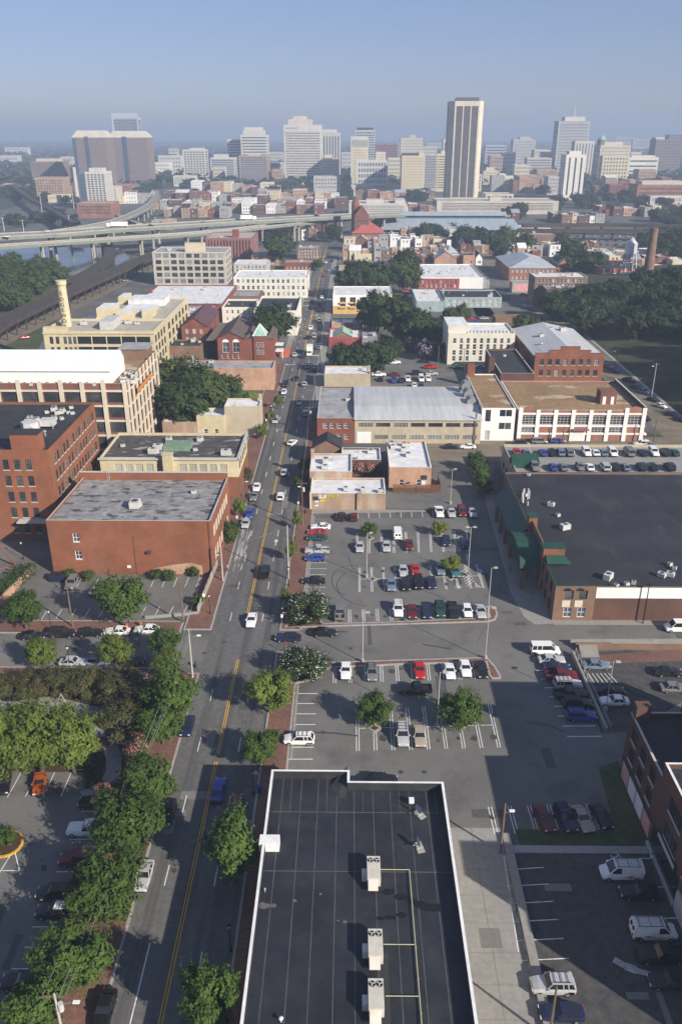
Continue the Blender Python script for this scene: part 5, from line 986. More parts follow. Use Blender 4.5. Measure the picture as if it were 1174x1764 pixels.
for lab, x, y, a, ty, c in [('white pickup by the crape myrtle lot', 678, 624, 0, 'pickup', 'white'), ('small white car behind the hedge trees', 631, 637, 0, 'sedan', 'white'), ('dark sedan on the back street', 653, 635, 0, 'sedan', 'black'), ('white pickup on the grass edge of the back lot', 652, 645, 0, 'pickup', 'white'), ('maroon car on the grass edge of the back lot', 680, 645, 0, 'sedan', 'maroon'), ('blue pickup in the back lot', 678, 655, -90, 'pickup', 'blue'), ('navy sedan in the back lot', 690, 655, -90, 'sedan', 'navy'), ('white pickup in the back lot', 702, 653, -90, 'pickup', 'white'), ('white van in the back lot', 725, 653, -90, 'van', 'white'), ('white sport utility car right in the back lot', 737, 653, -90, 'suv', 'white'), ('black car above the white van in the back lot', 719, 643, 0, 'suv', 'black'), ('silver sedan above the back lot', 743, 643, 0, 'sedan', 'silver'), ('bright red pickup by the cream building', 741, 632, 0, 'pickup', 'red'), ('dark sedan above the red pickup', 731, 622, 0, 'sedan', 'black'), ('dark green car before the cream building', 787, 632, 0, 'sedan', 'green'), ('pale car in shade before the cream building', 828, 632, 0, 'sedan', 'steel'), ('white car at the warehouse rear', 713, 664, -90, 'sedan', 'white'), ('black car at the warehouse rear', 725, 665, -90, 'sedan', 'black'), ('black car at the left of the back lot', 655, 653, -90, 'sedan', 'black'),
  ('red car in the small lot by the brick ruin', 808, 549, 0, 'sedan', 'red'), ('maroon car in the small lot by the brick ruin', 822, 547, 0, 'sedan', 'maroon'), ('silver car in the small lot by the brick ruin', 833, 548, 0, 'sedan', 'silver'), ('blue car in the small lot by the brick ruin', 821, 554, 0, 'sedan', 'blue'), ('white car at the avenue junction', 866, 497, 60, 'sedan', 'white'), ('silver car parked on the avenue', 906, 527, -60, 'sedan', 'silver'), ('dark car parked on the avenue', 917, 534, -60, 'sedan', 'black'), ('steel car parked on the avenue', 927, 545, -60, 'sedan', 'steel'), ('dark car beside the pink wall', 901, 507, 0, 'sedan', 'grey'), ('red car on the quay street', 43, 581, 30, 'sedan', 'red'), ('dark car on the quay street', 200, 486, 40, 'sedan', 'black'), ('grey car farther along the quay street', 217, 483, 40, 'sedan', 'grey')]:
    car(lab, x, y, a, ty, c, group=g3, far=True)
# white box lorry on the street
c = P(533, 611); t = thing('box_lorry', 'white box lorry driving down the main street', 'lorry', (c.x, c.y, .022), rad(-90), g2)
m = MB(); m.box(-4.2, 1.2, -1.25, 1.25, .9, 3.6); m.build('cargo_box', M('white_wall'), t); m = MB(); m.box(1.35, 3.2, -1.1, 1.1, .5, 2.3); m.box(2.6, 3.9, -1.05, 1.05, .5, 1.5); m.build('cab', M('white_wall'), t); m = MB(); m.face([(3.22, -1, 1.5), (3.22, 1, 1.5), (3.22, 1, 2.2), (3.22, -1, 2.2)]); m.build('windscreen', M('car_glass'), t)
wm = car_parts('van')[3]
for x in (-3, 2.8):
    for s in (-1, 1): put(wm[0], 'wheel', t, (x, s * 1.0, .45), 0, 1.35)
t = thing('rubbish_skip', 'dark blue rubbish skip against the orange brick wall', 'skip', (P(102, 1000).x, P(102, 1000).y, .02), 0); m = MB(); m.prism([(-1.6, -.9), (1.6, -.9), (1.6, .9), (-1.6, .9)], .15, 1.5); m.build('bin', M('paint_navy'), t); m = MB(); m.box(-1.65, 1.65, -.95, .95, 1.5, 1.58); m.build('lid', M('plastic_black'), t)
# ---------------------------------------------------------------- trees and plants
def leafmat(n, a, b, c3=None, **k):
    return mat(n, a, b, sc=.55, lo=.3, hi=.7, rough=.7, spec=.2, rnd=.16, trans=.18, c3=c3, sc3=k.get('sc3', 1.2), lo3=k.get('lo3', .6), hi3=k.get('hi3', .64))
leafmat('leaf_green', (.034, .074, .012), (.088, .134, .027)); leafmat('leaf_bright', (.08, .125, .018), (.15, .19, .035)); leafmat('leaf_yellow', (.15, .19, .02), (.22, .26, .035)); leafmat('leaf_dark', (.022, .045, .013), (.056, .088, .025)); leafmat('leaf_olive', (.055, .065, .024), (.10, .10, .04), (.12, .055, .03)); leafmat('leaf_mid', (.042, .072, .018), (.085, .118, .03)); leafmat('leaf_bronze', (.05, .058, .02), (.085, .09, .032), (.10, .05, .022))
mat('petal_white', (.75, .72, .66)); mat('petal_pink', (.55, .13, .22), (.68, .22, .32), sc=3); mat('petal_red', (.42, .08, .12)); mat('petal_mauve', (.36, .2, .38))
mat('bark', (.07, .055, .042), (.13, .105, .08), sc=2, stretch=(3, 3, .5))
def tree_mesh(seed, rx, h, nclump, nleaf, ls, trunk_h, mleaf, petals=None, npet=0, droop=0, shape='round', stems=1, ps=1.0):
    """trunk with limbs and a crown of leaf-sized faces gathered in clumps; returns two meshes"""
    r = random.Random(seed); t = MB(); cl = []
    ch = h - trunk_h; cz = trunk_h + ch * .5
    for i in range(nclump):
        while True:
            p = Vector((r.uniform(-1, 1), r.uniform(-1, 1), r.uniform(-1, 1)))
            if .25 < p.length < 1: break
        if shape == 'cone': f = 1 - .45 * max(0, p.z)
        elif shape == 'vase': f = .72 + .28 * p.z
        else: f = 1
        p.x *= f; p.y *= f
        if p.length > .5: p *= r.uniform(.8, 1.0) / max(p.length, .8)
        k_ = r.choice((.74, .8, .8, .92)); cl.append((Vector((p.x * rx * k_, p.y * rx * k_, cz + p.z * ch * .43)), r.uniform(.17, .40) * rx, p))
    for s in range(stems):
        o0 = Vector((r.uniform(-.5, .5), r.uniform(-.5, .5), 0)) if stems > 1 else Vector((0, 0, 0)); top = Vector((r.uniform(-.2, .2) * rx, r.uniform(-.2, .2) * rx, trunk_h + ch * .45)); r0 = max(.08, rx * .05) / (1 if stems == 1 else 1.5)
        mid = o0.lerp(top, .45) + Vector((r.uniform(-.2, .2), r.uniform(-.2, .2), 0)); t.cyl(o0, mid, r0 * 1.2, r0 * .85, 7); t.cyl(mid, top, r0 * .85, r0 * .4, 7)
        for c, rr, p in r.sample(cl, min(len(cl), 9 if stems == 1 else 4)): t.cyl(mid.lerp(top, r.uniform(0, .8)), c, r0 * .45, r0 * .12, 5, cap=False)
    m = MB(); per = nleaf // nclump
    for c, rr, p in cl:
        for k in range(per):
            d = Vector((r.gauss(0, 1), r.gauss(0, 1), r.gauss(0, 1))).normalized(); q = c + Vector((d.x * rr, d.y * rr, d.z * rr * .8)) * (r.random() ** .4) * r.uniform(.85, 1.12)
            n = (d + p * .6 + Vector((r.uniform(-.6, .6), r.uniform(-.6, .6), r.uniform(-.3, .9)))).normalized()
            u = n.cross(Vector((r.uniform(-1, 1), r.uniform(-1, 1), r.uniform(-1, 1)))).normalized(); v = n.cross(u); l = ls * r.uniform(.5, 1.4); u *= l; v *= l * .55
            q.z -= droop * rr * abs(d.x) * .5
            m.face([q - u, q - v * .9 + u * .1, q + u, q + v * .9 + u * .1], 0)
        for k in range(5):
            d = (p.normalized() * .9 + Vector((r.gauss(0, .6), r.gauss(0, .6), r.uniform(-.1, .9)))).normalized(); L9 = rr * r.uniform(.45, .95)
            for j in range(9):
                q = c + d * (rr * .85 + L9 * j / 9) + Vector((r.gauss(0, .1), r.gauss(0, .1), r.gauss(0, .1))); n = (d + Vector((r.uniform(-.8, .8), r.uniform(-.8, .8), r.uniform(0, 1)))).normalized(); u = n.cross(Vector((r.uniform(-1, 1), r.uniform(-1, 1), .3))).normalized(); v = n.cross(u); l = ls * r.uniform(.5, 1.05) * (1.1 - j * .06); u *= l; v *= l * .5
                m.face([q - u, q - v, q + u, q + v], 0)
        for k in range(npet // nclump):
            d = (Vector((r.gauss(0, 1), r.gauss(0, 1), r.gauss(0, 1))) + p * 1.2 + Vector((.4, -.4, .5))).normalized(); q = c + d * rr * r.uniform(.98, 1.12); n = (d + Vector((r.uniform(-.4, .4), r.uniform(-.4, .4), .3))).normalized(); u = n.cross(Vector((0, .3, 1))).normalized(); v = n.cross(u); l = ls * r.uniform(.5, .95) * ps
            m.face([q - u * l, q - v * l, q + u * l, q + v * l], 1)
    tm = t.mesh('trunk', M('bark')); cm = m.mesh('crown', [M(mleaf)] + ([M(petals)] if petals else []))
    return tm, cm, rx, h
TP = {}
def proto(kind, k):
    key = (kind, k)
    if key not in TP:
        s = sum(ord(ch) for ch in kind) * 7 + k
        TP[key] = {'street': lambda: tree_mesh(s, 4, 7.6, 46, 9500, .26, 2.0, 'leaf_green', shape='vase'), 'bright': lambda: tree_mesh(s, 4, 8, 44, 8000, .24, 1.8, 'leaf_bright'), 'lot': lambda: tree_mesh(s, 4, 7.2, 40, 6500, .27, 1.8, 'leaf_green', shape='cone'), 'yellow': lambda: tree_mesh(s, 4, 7, 30, 4200, .3, 2.0, 'leaf_yellow'), 'olive': lambda: tree_mesh(s, 4, 7.5, 44, 9000, .22, 1.0, 'leaf_olive', stems=4), 'bronze': lambda: tree_mesh(s, 4, 7.5, 44, 9000, .22, 1.0, 'leaf_bronze', 'petal_red', 130, stems=4, ps=.6), 'pink': lambda: tree_mesh(s, 4, 7.5, 36, 6000, .24, 1.4, 'leaf_green', 'petal_pink', 1300, stems=3, ps=.75), 'magnolia': lambda: tree_mesh(s, 4, 7.2, 48, 8500, .27, .4, 'leaf_dark', 'petal_white', 1000, ps=.42), 'mid': lambda: tree_mesh(s, 4, 7.4, 44, 5200, .42, 1.4, 'leaf_mid'), 'dark': lambda: tree_mesh(s, 4, 7.4, 44, 5200, .42, 1.3, 'leaf_dark'), 'mauve': lambda: tree_mesh(s, 4, 6, 26, 2600, .4, 1.4, 'leaf_dark', 'petal_mauve', 800, stems=3, ps=.8), 'midpink': lambda: tree_mesh(s, 4, 6, 24, 2400, .45, 1.2, 'leaf_mid', 'petal_pink', 1100, stems=3, ps=.7), 'far': lambda: tree_mesh(s, 4, 7, 26, 1700, .7, 1.2, 'leaf_dark'), 'young': lambda: tree_mesh(s, 4, 8.5, 30, 3000, .34, 2.2, 'leaf_bright', shape='cone'), 'bush': lambda: tree_mesh(s, 4, 6, 30, 3400, .3, .1, 'leaf_green')}[kind]()
    return TP[key]
TN = [0]
def tree(label, kind, px, py, r, h=None, base=None, cat='tree', group=None, z=0.0, at=None, name=None, k=None):
    """px, py, r: crown centre and half width on the photograph"""
    TN[0] += 1; k = TN[0] % 3 if k is None else k; tm, cm, rx, hh = proto(kind, k)
    if at: x, y, sx, sz = at[0], at[1], at[2] / rx, at[3] / hh; z = at[4] if len(at) > 4 else z
    else:
        hc = (h or 7) * .6
        for _ in range(3):
            c = P(px, py, hc + z); zc = (c.y * cT - (hc + z - CAMH) * sT); sx = r * zc / FPX / rx / .92; H = h if h else sx * hh; hc = H * .6
        x, y, sz = c.x, c.y, H / hh
    t = thing(name or {'magnolia': 'flowering_tree', 'pink': 'flowering_tree', 'midpink': 'flowering_tree', 'mauve': 'flowering_tree', 'bush': 'bush'}.get(kind, 'tree'), label, cat, (x, y, z), TN[0] * 2.4, group)
    put(tm, 'trunk', t, sc=(sx, sx, sz)); put(cm, 'crown', t, sc=(sx, sx, sz)); return t
gn = 'street trees of the near blocks'
for a in [
 ('street', 'large green tree standing alone in the left car park', 208, 1030, 46), ('street', 'green tree at the left edge by the ivy bank', 40, 1048, 34), ('bright', 'small pale green tree on the side street median, left', 70, 1122, 27), ('bright', 'round pale green tree over the parked side street cars', 197, 1119, 29), ('street', 'dark green tree at the left street corner, upper of two', 285, 1105, 29), ('bright', 'tree just below the upper corner tree', 290, 1139, 26),
 ('street', 'green kerb tree above the parked dark blue car', 293, 1195, 54), ('street', 'green kerb tree behind the parked dark blue car', 277, 1243, 40), ('street', 'green kerb tree by the wooden pole crossarm', 258, 1345, 54), ('street', 'large green kerb tree, fourth from the bottom left', 220, 1422, 68), ('street', 'green kerb tree beside the silver parked sedan', 176, 1532, 66), ('street', 'green kerb tree over the brick pavement near the bottom', 128, 1642, 70), ('street', 'green kerb tree at the bottom left corner', 60, 1742, 60),
 ('bright', 'tall bright green tree by the right kerb under the white flowering bush', 463, 1188, 38), ('street', 'green tree by the right kerb beside the white compact car', 446, 1284, 36), ('street', 'green tree against the left side of the black roofed building', 402, 1458, 54, 10), ('street', 'green tree at the bottom beside the black roofed building', 362, 1722, 50, 10),
 ('bright', 'left one of the three light green trees by the patio', 15, 1268, 60), ('bright', 'middle one of the three light green trees by the patio', 62, 1272, 62), ('bright', 'right one of the three light green trees by the patio', 120, 1274, 58),
 ('lot', 'green car park tree with a mulch bed in the lower lot', 644, 1219, 32), ('lot', 'broad green car park tree beside the big shadow', 791, 1218, 38), ('lot', 'small green tree in the upper car park', 636, 911, 14), ('yellow', 'small yellow green tree in the upper car park by the navy cars', 757, 908, 14), ('yellow', 'yellow green tree over the teal car', 776, 970, 16),
 ('lot', 'upper one of three trees beside the lane right of the brick building', 818, 792, 18), ('lot', 'middle one of three trees beside the lane right of the brick building', 825, 812, 19), ('lot', 'lower one of three trees beside the lane right of the brick building', 833, 836, 17),
 ('mid', 'dark leafy tree on the left pavement below the orange brick wall', 396, 914, 19), ('bronze', 'bronze tinged tree on the left pavement by the yellow building', 421, 815, 13), ('young', 'slim tree on the left pavement beside the parked blue car', 412, 872, 12), ('young', 'slim tree on the left pavement near the tan house', 452, 741, 10), ('young', 'small tree on the left pavement by the silver van', 466, 716, 9), ('young', 'small tree on the left pavement beside the queue of cars', 479, 690, 8),
 ('mid', 'tree shading the pavement beside the sandwich shop', 519, 828, 12), ('mid', 'tree shading the pavement above the sandwich shop', 526, 800, 12), ('young', 'young tree in the right pavement beside the bright blue hatchback', 501, 946, 11), ('young', 'young tree in the right pavement beside the red coupe', 511, 893, 8), ('young', 'young tree in the right pavement by the flowering bush', 490, 1028, 9)]:
    tree(a[1], a[0], *a[2:5], group=gn, h=5 if a[0] == 'young' else a[5] if len(a) > 5 else None)
for a in [('magnolia', 'round dark bush with white flowers above the entrance drive', 525, 1042, 38, 5.2), ('magnolia', 'round dark bush with white flowers below the entrance drive', 521, 1141, 40, 5.4), ('bronze', 'bronze crape myrtle at the left end of the hedge', 50, 1175, 36, 4.8), ('olive', 'olive crape myrtle second in the hedge', 100, 1172, 34, 4.6), ('olive', 'olive crape myrtle third in the hedge', 143, 1172, 38, 5.0), ('bronze', 'reddish crape myrtle fourth in the hedge', 208, 1176, 42, 5.4), ('olive', 'tall dark crape myrtle in front of the hedge', 207, 1240, 40, 6.0), ('bronze', 'dark crape myrtle behind the tall one', 240, 1200, 34, 5.2), ('pink', 'pink flowering crape myrtle by the brick pavement', 236, 1290, 26, 4.2), ('pink', 'pink flowering crape myrtle beside the curved footpath', 187, 1362, 22, 4.0), ('olive', 'olive bush at the far left end of the hedge', 8, 1180, 30, 4.5), ('midpink', 'pink crape myrtle in the courtyard of the white roofed shops', 622, 803, 21, 4.6), ('mid', 'green bush beside the courtyard crape myrtle', 643, 812, 9, 3)]:
    tree(a[1], a[0], a[2], a[3], a[4], a[5], group='shrubs and crape myrtles')
for px, py, lab in [(269, 988, 'leafy bush left of the rust stain on the orange wall'), (290, 989, 'small leafy bush right of the rust stain'), (331, 983, 'bright bush at the right end of the orange wall'), (152, 990, 'bright bush beside the dark jeep'), (120, 988, 'bush behind the blue skip'), (340, 1032, 'bush on the fence at the left car park edge'), (8, 1440, 'round bush in the yellow kerbed island')]:
    tree(lab, 'bush', px, py, 12 if px > 20 else 20, 2.2, cat='bush', group='bushes at the left car park')
c = P(10, 1455); b = MB(); b.cyl((c.x, c.y, 0), (c.x, c.y, .2), 2.3, n=20, m=1); b.cyl((c.x, c.y, .2), (c.x, c.y, .21), 2.0, n=20, m=0); tag(b.build('planter_island', [M('mulch'), M('paint_yellow')]), kind='structure')
# ---- middle distance
gm = 'trees of the middle blocks'
for a in [('mid', 'leafy tree left in the grove behind the yellow building', 300, 655, 42), ('mid', 'leafy tree in the middle of the grove behind the yellow building', 340, 672, 46), ('dark', 'lower leafy tree of the grove behind the yellow building', 312, 692, 44), ('mid', 'leafy tree at the right of the grove behind the yellow building', 383, 676, 36), ('yellow', 'yellow green tree at the foot of the long brick wall', 432, 685, 12),
  ('dark', 'big dark tree beside the turreted red brick church', 470, 556, 34), ('dark', 'left tree of the row above the tan store', 590, 615, 26), ('dark', 'middle tree of the row above the tan store', 622, 613, 28), ('dark', 'right tree of the row above the tan store', 655, 611, 26), ('dark', 'tree standing right of the row above the tan store', 676, 598, 18),
  ('mid', 'tall tree before the timber framed new block', 650, 535, 34), ('mid', 'second tall tree before the timber framed new block', 683, 545, 36), ('dark', 'tree at the right of the tall pair by the new block', 715, 560, 30), ('dark', 'dark tree beside the cream building', 752, 575, 20), ('mid', 'low tree above the crape myrtle lot', 735, 560, 18), ('dark', 'wide dark tree on the left behind the new block', 610, 480, 30), ('dark', 'wide dark tree in the middle behind the new block', 640, 476, 32), ('mid', 'tall tree left of the red painted row', 698, 470, 30), ('dark', 'tree above the tall tree left of the red painted row', 700, 450, 22),
  ('mid', 'left one of two trees before the teal building', 775, 543, 14), ('mid', 'right one of two trees before the teal building', 795, 538, 16), ('mid', 'tree at the right of the brick ruin', 906, 560, 20), ('mauve', 'mauve crape myrtle in the shaded lot, left', 712, 593, 14), ('mauve', 'mauve crape myrtle in the shaded lot, right', 733, 602, 18), ('midpink', 'pink flowering tree by the teal building', 700, 502, 10), ('dark', 'small tree in the lot beside the cream building', 757, 600, 14),
  ('dark', 'dark tree behind the maroon buttressed mill', 478, 425, 26), ('mid', 'street tree by the far left kerb', 548, 455, 9), ('mid', 'second tree by the far kerb before the viaduct', 600, 455, 8), ('dark', 'tree at the right of the street under the viaduct', 575, 400, 14), ('mid', 'tree behind the train shed houses, left', 800, 400, 14), ('mid', 'tree behind the train shed houses, middle', 870, 408, 18), ('mid', 'tree behind the train shed houses, right', 905, 418, 18), ('dark', 'round tree among the small houses right of centre', 860, 427, 16), ('mid', 'tree by the orange house', 985, 425, 12), ('mid', 'tree beside the far car park', 968, 412, 12)]:
    tree(a[1], a[0], *a[2:], group=gm)
# wooded hill at the right: every tree its own
r6 = random.Random(21); n = 0
RW = ['lowest', 'second', 'third', 'fourth', 'fifth', 'sixth']
spots = []
for row, (yy, x0, x1, cnt) in enumerate([(366, 112, 172, 7), (384, 104, 195, 9), (408, 100, 215, 11), (426, 100, 235, 11), (446, 106, 250, 10)]):
    for i in range(cnt):
        x = x0 + (x1 - x0) * i / (cnt - 1) + r6.uniform(-3, 3); y = yy + r6.uniform(-7, 7)
        if row == 0 and i < 1: continue
        tree(f'dark hill tree, {ORD[i]} from the left in the {RW[row]} row up the slope', 'dark', 0, 0, 0, at=(x, y, r6.uniform(6.5, 9.5), r6.uniform(10.5, 14.5), hillz(x, y) - .3), group='trees of the wooded hill')
for i, (x, y) in enumerate([(143, 262), (150, 282), (141, 240), (160, 300), (152, 318), (168, 268), (170, 330), (178, 350), (165, 245), (136, 272), (146, 232), (185, 310), (133, 300)]): tree(f'shade tree on the upper slope beyond the right edge, {ORD[i]} of the line', 'dark', 0, 0, 0, at=(x, y, 10, 21, hillz(x, y) - .3), group='shade trees on the upper slope')
# left river bank trees
r7 = random.Random(9)
for row, (yy, x0, x1, cnt) in enumerate([(432, -232, -172, 6), (460, -250, -178, 7), (490, -268, -180, 8), (522, -285, -182, 8), (556, -300, -200, 7)]):
    for i in range(cnt):
        x = x0 + (x1 - x0) * i / (cnt - 1) + r7.uniform(-3, 3)
        tree(f'river bank tree, {ORD[i]} from the left in the {RW[row]} row from the near side', 'mid', 0, 0, 0, at=(x, yy + r7.uniform(-6, 6), r7.uniform(8, 11), r7.uniform(11, 15)), group='river bank trees left of the rail viaduct')
# downtown trees between buildings
r8 = random.Random(4); i = 0
for px, py, rr, cnt, where in [(215, 336, 22, 5, 'the twin purple towers'), (320, 345, 20, 4, 'the pale striped offices'), (470, 340, 12, 4, 'the bank tower'), (60, 385, 45, 7, 'the riverside flats'), (125, 392, 12, 2, 'the highway bend'), (1010, 355, 20, 6, 'the hospital slope'), (1110, 358, 40, 9, 'the hospital slope on the right'), (960, 362, 24, 5, 'the end of the train shed'), (1140, 420, 40, 8, 'the tall chimney'), (850, 300, 22, 5, 'the capitol green'), (100, 345, 30, 5, 'the condominium tower'), (880, 375, 20, 4, 'the shed annex'), (990, 440, 12, 3, 'the far car park edge'), (760, 408, 30, 5, 'the train shed front'), (40, 340, 40, 10, 'the left riverside road'), (30, 310, 30, 8, 'the far left bridge'), (280, 325, 30, 6, 'the curving ramp'), (590, 345, 6, 4, 'the end of the street'), (720, 345, 20, 5, 'the white garage'), (480, 325, 14, 5, 'the market hall'), (960, 330, 30, 7, 'the white slab tower'), (1060, 345, 30, 7, 'the brick block on the slope'), (1150, 388, 30, 9, 'the right rail trestle'), (820, 425, 30, 6, 'the small houses'), (660, 400, 14, 4, 'the station roof'), (920, 300, 40, 8, 'the capitol hill'), (1000, 470, 25, 7, 'the red panelled factory'), (1150, 450, 30, 8, 'the smokestack')]:
    for k in range(cnt):
        q = P(px + r8.uniform(-1, 1) * rr, py + r8.uniform(-.25, .25) * rr); s = r8.uniform(.7, 1.2)
        tree(f'hazy tree by {where}, number {"one two three four five six seven eight nine ten eleven twelve".split()[k]} of a clump', 'far', 0, 0, 0, at=(q.x, q.y, 8.5 * s, 12 * s), group=f'tree clump by {where}')
# hedge, ivy bank, far woods: leaf masses nobody could count
def mass(name, pts_, n, ls, m, seed):
    rr = random.Random(seed); b = MB()
    for k in range(n):
        q = pts_(rr); nn = Vector((rr.uniform(-.7, .9), rr.uniform(-1, .3), rr.uniform(.2, 1))).normalized(); u = nn.cross(Vector((rr.uniform(-1, 1), rr.uniform(-1, 1), .2))).normalized(); v = nn.cross(u); l = ls * rr.uniform(.6, 1.3)
        b.face([q - u * l, q - v * l * .6, q + u * l, q + v * l * .6])
    return tag(b.build(name, M(m)), kind='stuff')
A0, B0 = P(0, 1030), P(55, 985)
mass('ivy', lambda q: A0.lerp(B0, q.random()) + Vector((q.uniform(-2.5, 1.5), q.uniform(-1.5, 1.5), q.random() * 2.2)), 2500, .22, 'leaf_dark', 3)
gl, gr = P(180, 1330), P(205, 1300)
mass('ground_cover', lambda q: P(155 + q.uniform(-8, 22), 1360 - q.random() * 60) + Vector((0, 0, q.random() * .5)), 1800, .2, 'leaf_dark', 5)
def far_woods(q):
    y = 1250 + 6200 * q.random() ** 1.6; x = q.uniform(-.62, .62) * y
    c = Vector((x, y, 0)); return c + Vector((0, 0, q.uniform(0, 9 + .0012 * y)))
b = MB(); q8 = random.Random(77)
for k in range(5200):   # the wooded plain behind the city: crowns built as small leafy mounds
    y = 1500 + 7000 * q8.random() ** 1.5; x = q8.uniform(-.6, .6) * y; R = q8.uniform(7, 13) * (1 + y / 4200); H = q8.uniform(8, 13) * (1 + y / 9000)
    for j in range(7):
        t = q8.uniform(0, 6.28); cc = Vector((x + R * .7 * math.cos(t), y + R * .7 * math.sin(t), H * q8.uniform(.45, 1))); u = Vector((q8.uniform(-1, 1), q8.uniform(-1, 1), q8.uniform(-.4, .4))) * R * .62; v = Vector((-u.y, u.x, q8.uniform(-.5, .5) * R))
        b.face([cc - u, cc - v * .8, cc + u, cc + v * .8])
tag(b.build('far_woods', mat('woods', (.022, .038, .016), (.05, .07, .03), sc=.01)), kind='stuff')
# ---------------------------------------------------------------- middle blocks, left of the main street
o, F = B('beige five storey block with broad steel windows and a cream lift house', 262, 388, 434, yb=491, d=26, wallm='beige', roofm='roof_grey', n=3, fw=(9, 5), sw=(3, 5), style='wide', trim='trim_dark', ww=3.4, wh=2.6, var=.4)
W_ = F[1] - F[0]; b = MB(); b.box(W_ * .44, W_ * .70, 3, 9, F[4] - 1, F[4] + 4.5); b.build('lift_house', M('cream'), o); b = MB(); b.box(-.15, W_ + .15, -.2, -.004, F[4] - .9, F[4] - .5); b.box(-.15, W_ + .15, -.2, -.004, F[4] * .2, F[4] * .2 + .4); b.build('string_course', M('stone_trim'), o)
o, F = B('maroon mill with deep vertical buttresses and a tan roof', 353, 434, 410, yb=448, d=42, wallm='maroon_wall', roofm='roof_tan', n=1, par=.7)
W_ = F[1] - F[0]; b = MB()
for k in range(15): x = W_ * (k + .5) / 15; b.box(x - .55, x + .55, -.9, -.01, 0, F[4] - 1.2)
b.build('buttress', M('maroon_wall'), o)['kind'] = 'stuff'
b = MB(); b.box(W_ * .55, W_ * .68, 8, 14, F[4] - .7, F[4] + 4.5); b.build('lift_house', M('brick_red'), o)
B('small red brick block behind the maroon mill', 448, 488, 397, yb=414, d=20, wallm='brick_red', n=2, fw=(6, 3), wh=2.2)
B('low brick warehouse with broad white roof behind the cream factory', 232, 384, 523, h=8.5, yr=491, wallm='brick_red', roofm='roof_white', n=5, chim=1)
B('grey roofed brick shed in front of the broad white roof', 284, 360, 545, h=8.0, yr=525, wallm='brick_red', roofm='roof_grey', n=5)
o, F = B('two storey brick house with round machines on its pale roof', 286, 334, 546, h=9.5, d=9, wallm='brick_red', roofm='roof_white', n=6, fw=(2, 2))
o, F = B('brick house with long maroon gabled roof and white blinds in its windows', 312, 357, 563, h=10.5, d=34, wallm='brick_red', roofm=None, par=0, n=0, fw=(3, 3), glass='glass_pale', ww=1.3, wh=1.9)
gable(o, 0, F[1] - F[0], .5, F[3] - F[2], F[4] - .02, 3.6, 'roof_maroon', 'y', .3, 'brick_red')
B('flat black roofed shed between the cream factory and the church', 285, 345, 596, h=6.5, yr=585, wallm='brick_brown', roofm='roof_black', n=3, fw=(3, 1))
# turreted church-like house
F = frame_px(374, 420, 583, yb=622, d=14); W_, H = F[1] - F[0], F[4]
o = building('red_brick_church', 'ornate red brick church with pediment, tall arched windows and green turret', 'church', rect(F[0], F[1], F[2], F[2] + 30), H, 'brick_red', None, par=0, faces={0: [dict(n=2, w=2.6, h=4.2, z=[H * .38], ml=1.2, style='two', trim='trim_white', glass='glass'), dict(n=4, w=1.1, h=1.8, z=[1.0], ml=1, style='sash')]})
gable(o, 0, W_, 0, 30, H, 2.6, 'roof_brown', 'y', .3, 'brick_red')
for i in range(2):
    b = MB(); cx0 = 1.2 + (W_ - 2.4) * (i + .5) / 2
    for k in range(8): t0, t1 = math.pi * k / 8, math.pi * (k + 1) / 8; b.face([(cx0, -.04, H * .38 + 4.2), (cx0 + 1.35 * math.cos(t0), -.04, H * .38 + 4.2 + 1.2 * math.sin(t0)), (cx0 + 1.35 * math.cos(t1), -.04, H * .38 + 4.2 + 1.2 * math.sin(t1))])
    b.build('window_arch', M('trim_white'), o)
x0 = RY(356, 590, F[2] + 3)[0] - F[0]; x2 = RY(437, 590, F[2] + 1)[0] - F[0]; x3 = RY(458, 590, F[2] + 1)[0] - F[0]; x4 = RY(473, 590, F[2] + 3)[0] - F[0]
b = MB(); wall(b, (x0, 3), (-.02, 3), 0, H - 1.5, []); b.box(x0, -.02, 3, 26, 0, H - 1.5); b.build('side_aisle', M('brick_red'), o); hip(o, x0, -.02, 3, 26, H - 1.5, 3.2, 'roof_brown')
b = MB(); b.box(W_ + .02, x2, .6, 24, 0, H); b.build('link_bay', M('brick_red'), o); hip(o, W_ + .02, x2, .6, 24, H, 1.5, 'roof_brown')
b = MB(); b.box(x2 + .02, x3, 0, 6, 0, H + 1.0); b.build('tower', M('brick_red'), o); b = MB(); a_ = [(x2 - .3, -.3, H + 1), (x3 + .3, -.3, H + 1), (x3 + .3, 6.3, H + 1), (x2 - .3, 6.3, H + 1)]; ap = ((x2 + x3) / 2, 3, H + 5.2)
for i in range(4): b.face([a_[i], a_[(i + 1) % 4], ap])
b.build('spire', M('copper'), o); b = MB()
for q_ in a_: b.bar(q_, ap, .3)
b.build('spire_rib', M('trim_white'), o)
b = MB(); b.box(x3 + .02, x4, 2, 18, 0, H - .5); b.build('wing', M('brick_red'), o); hip(o, x3 + .02, x4, 2, 18, H - .5, 2.4, 'roof_brown')
b = MB(); b.box(x4 + .02, x4 + 3.2, 4, 9, 2.9, 3.2); b.box(x4 + 2.8, x4 + 3.1, 4.1, 4.4, 0, 2.9); b.box(x4 + 2.8, x4 + 3.1, 8.6, 8.9, 0, 2.9); b.box(x4 + .02, x4 + 3.2, 4, 9, 5.4, 5.6); b.build('porch', M('white_wall'), o)
for i, (xa, zz_) in enumerate([(.25, .3), (.25, .62), (.6, .3), (.6, .62)]):
    me = win_mesh(1.0, 1.9, 'sash', 'glass', 'trim_white'); put(me[2], 'window', o, (x2 + (x3 - x2) * xa + .6, -.21, H * zz_))
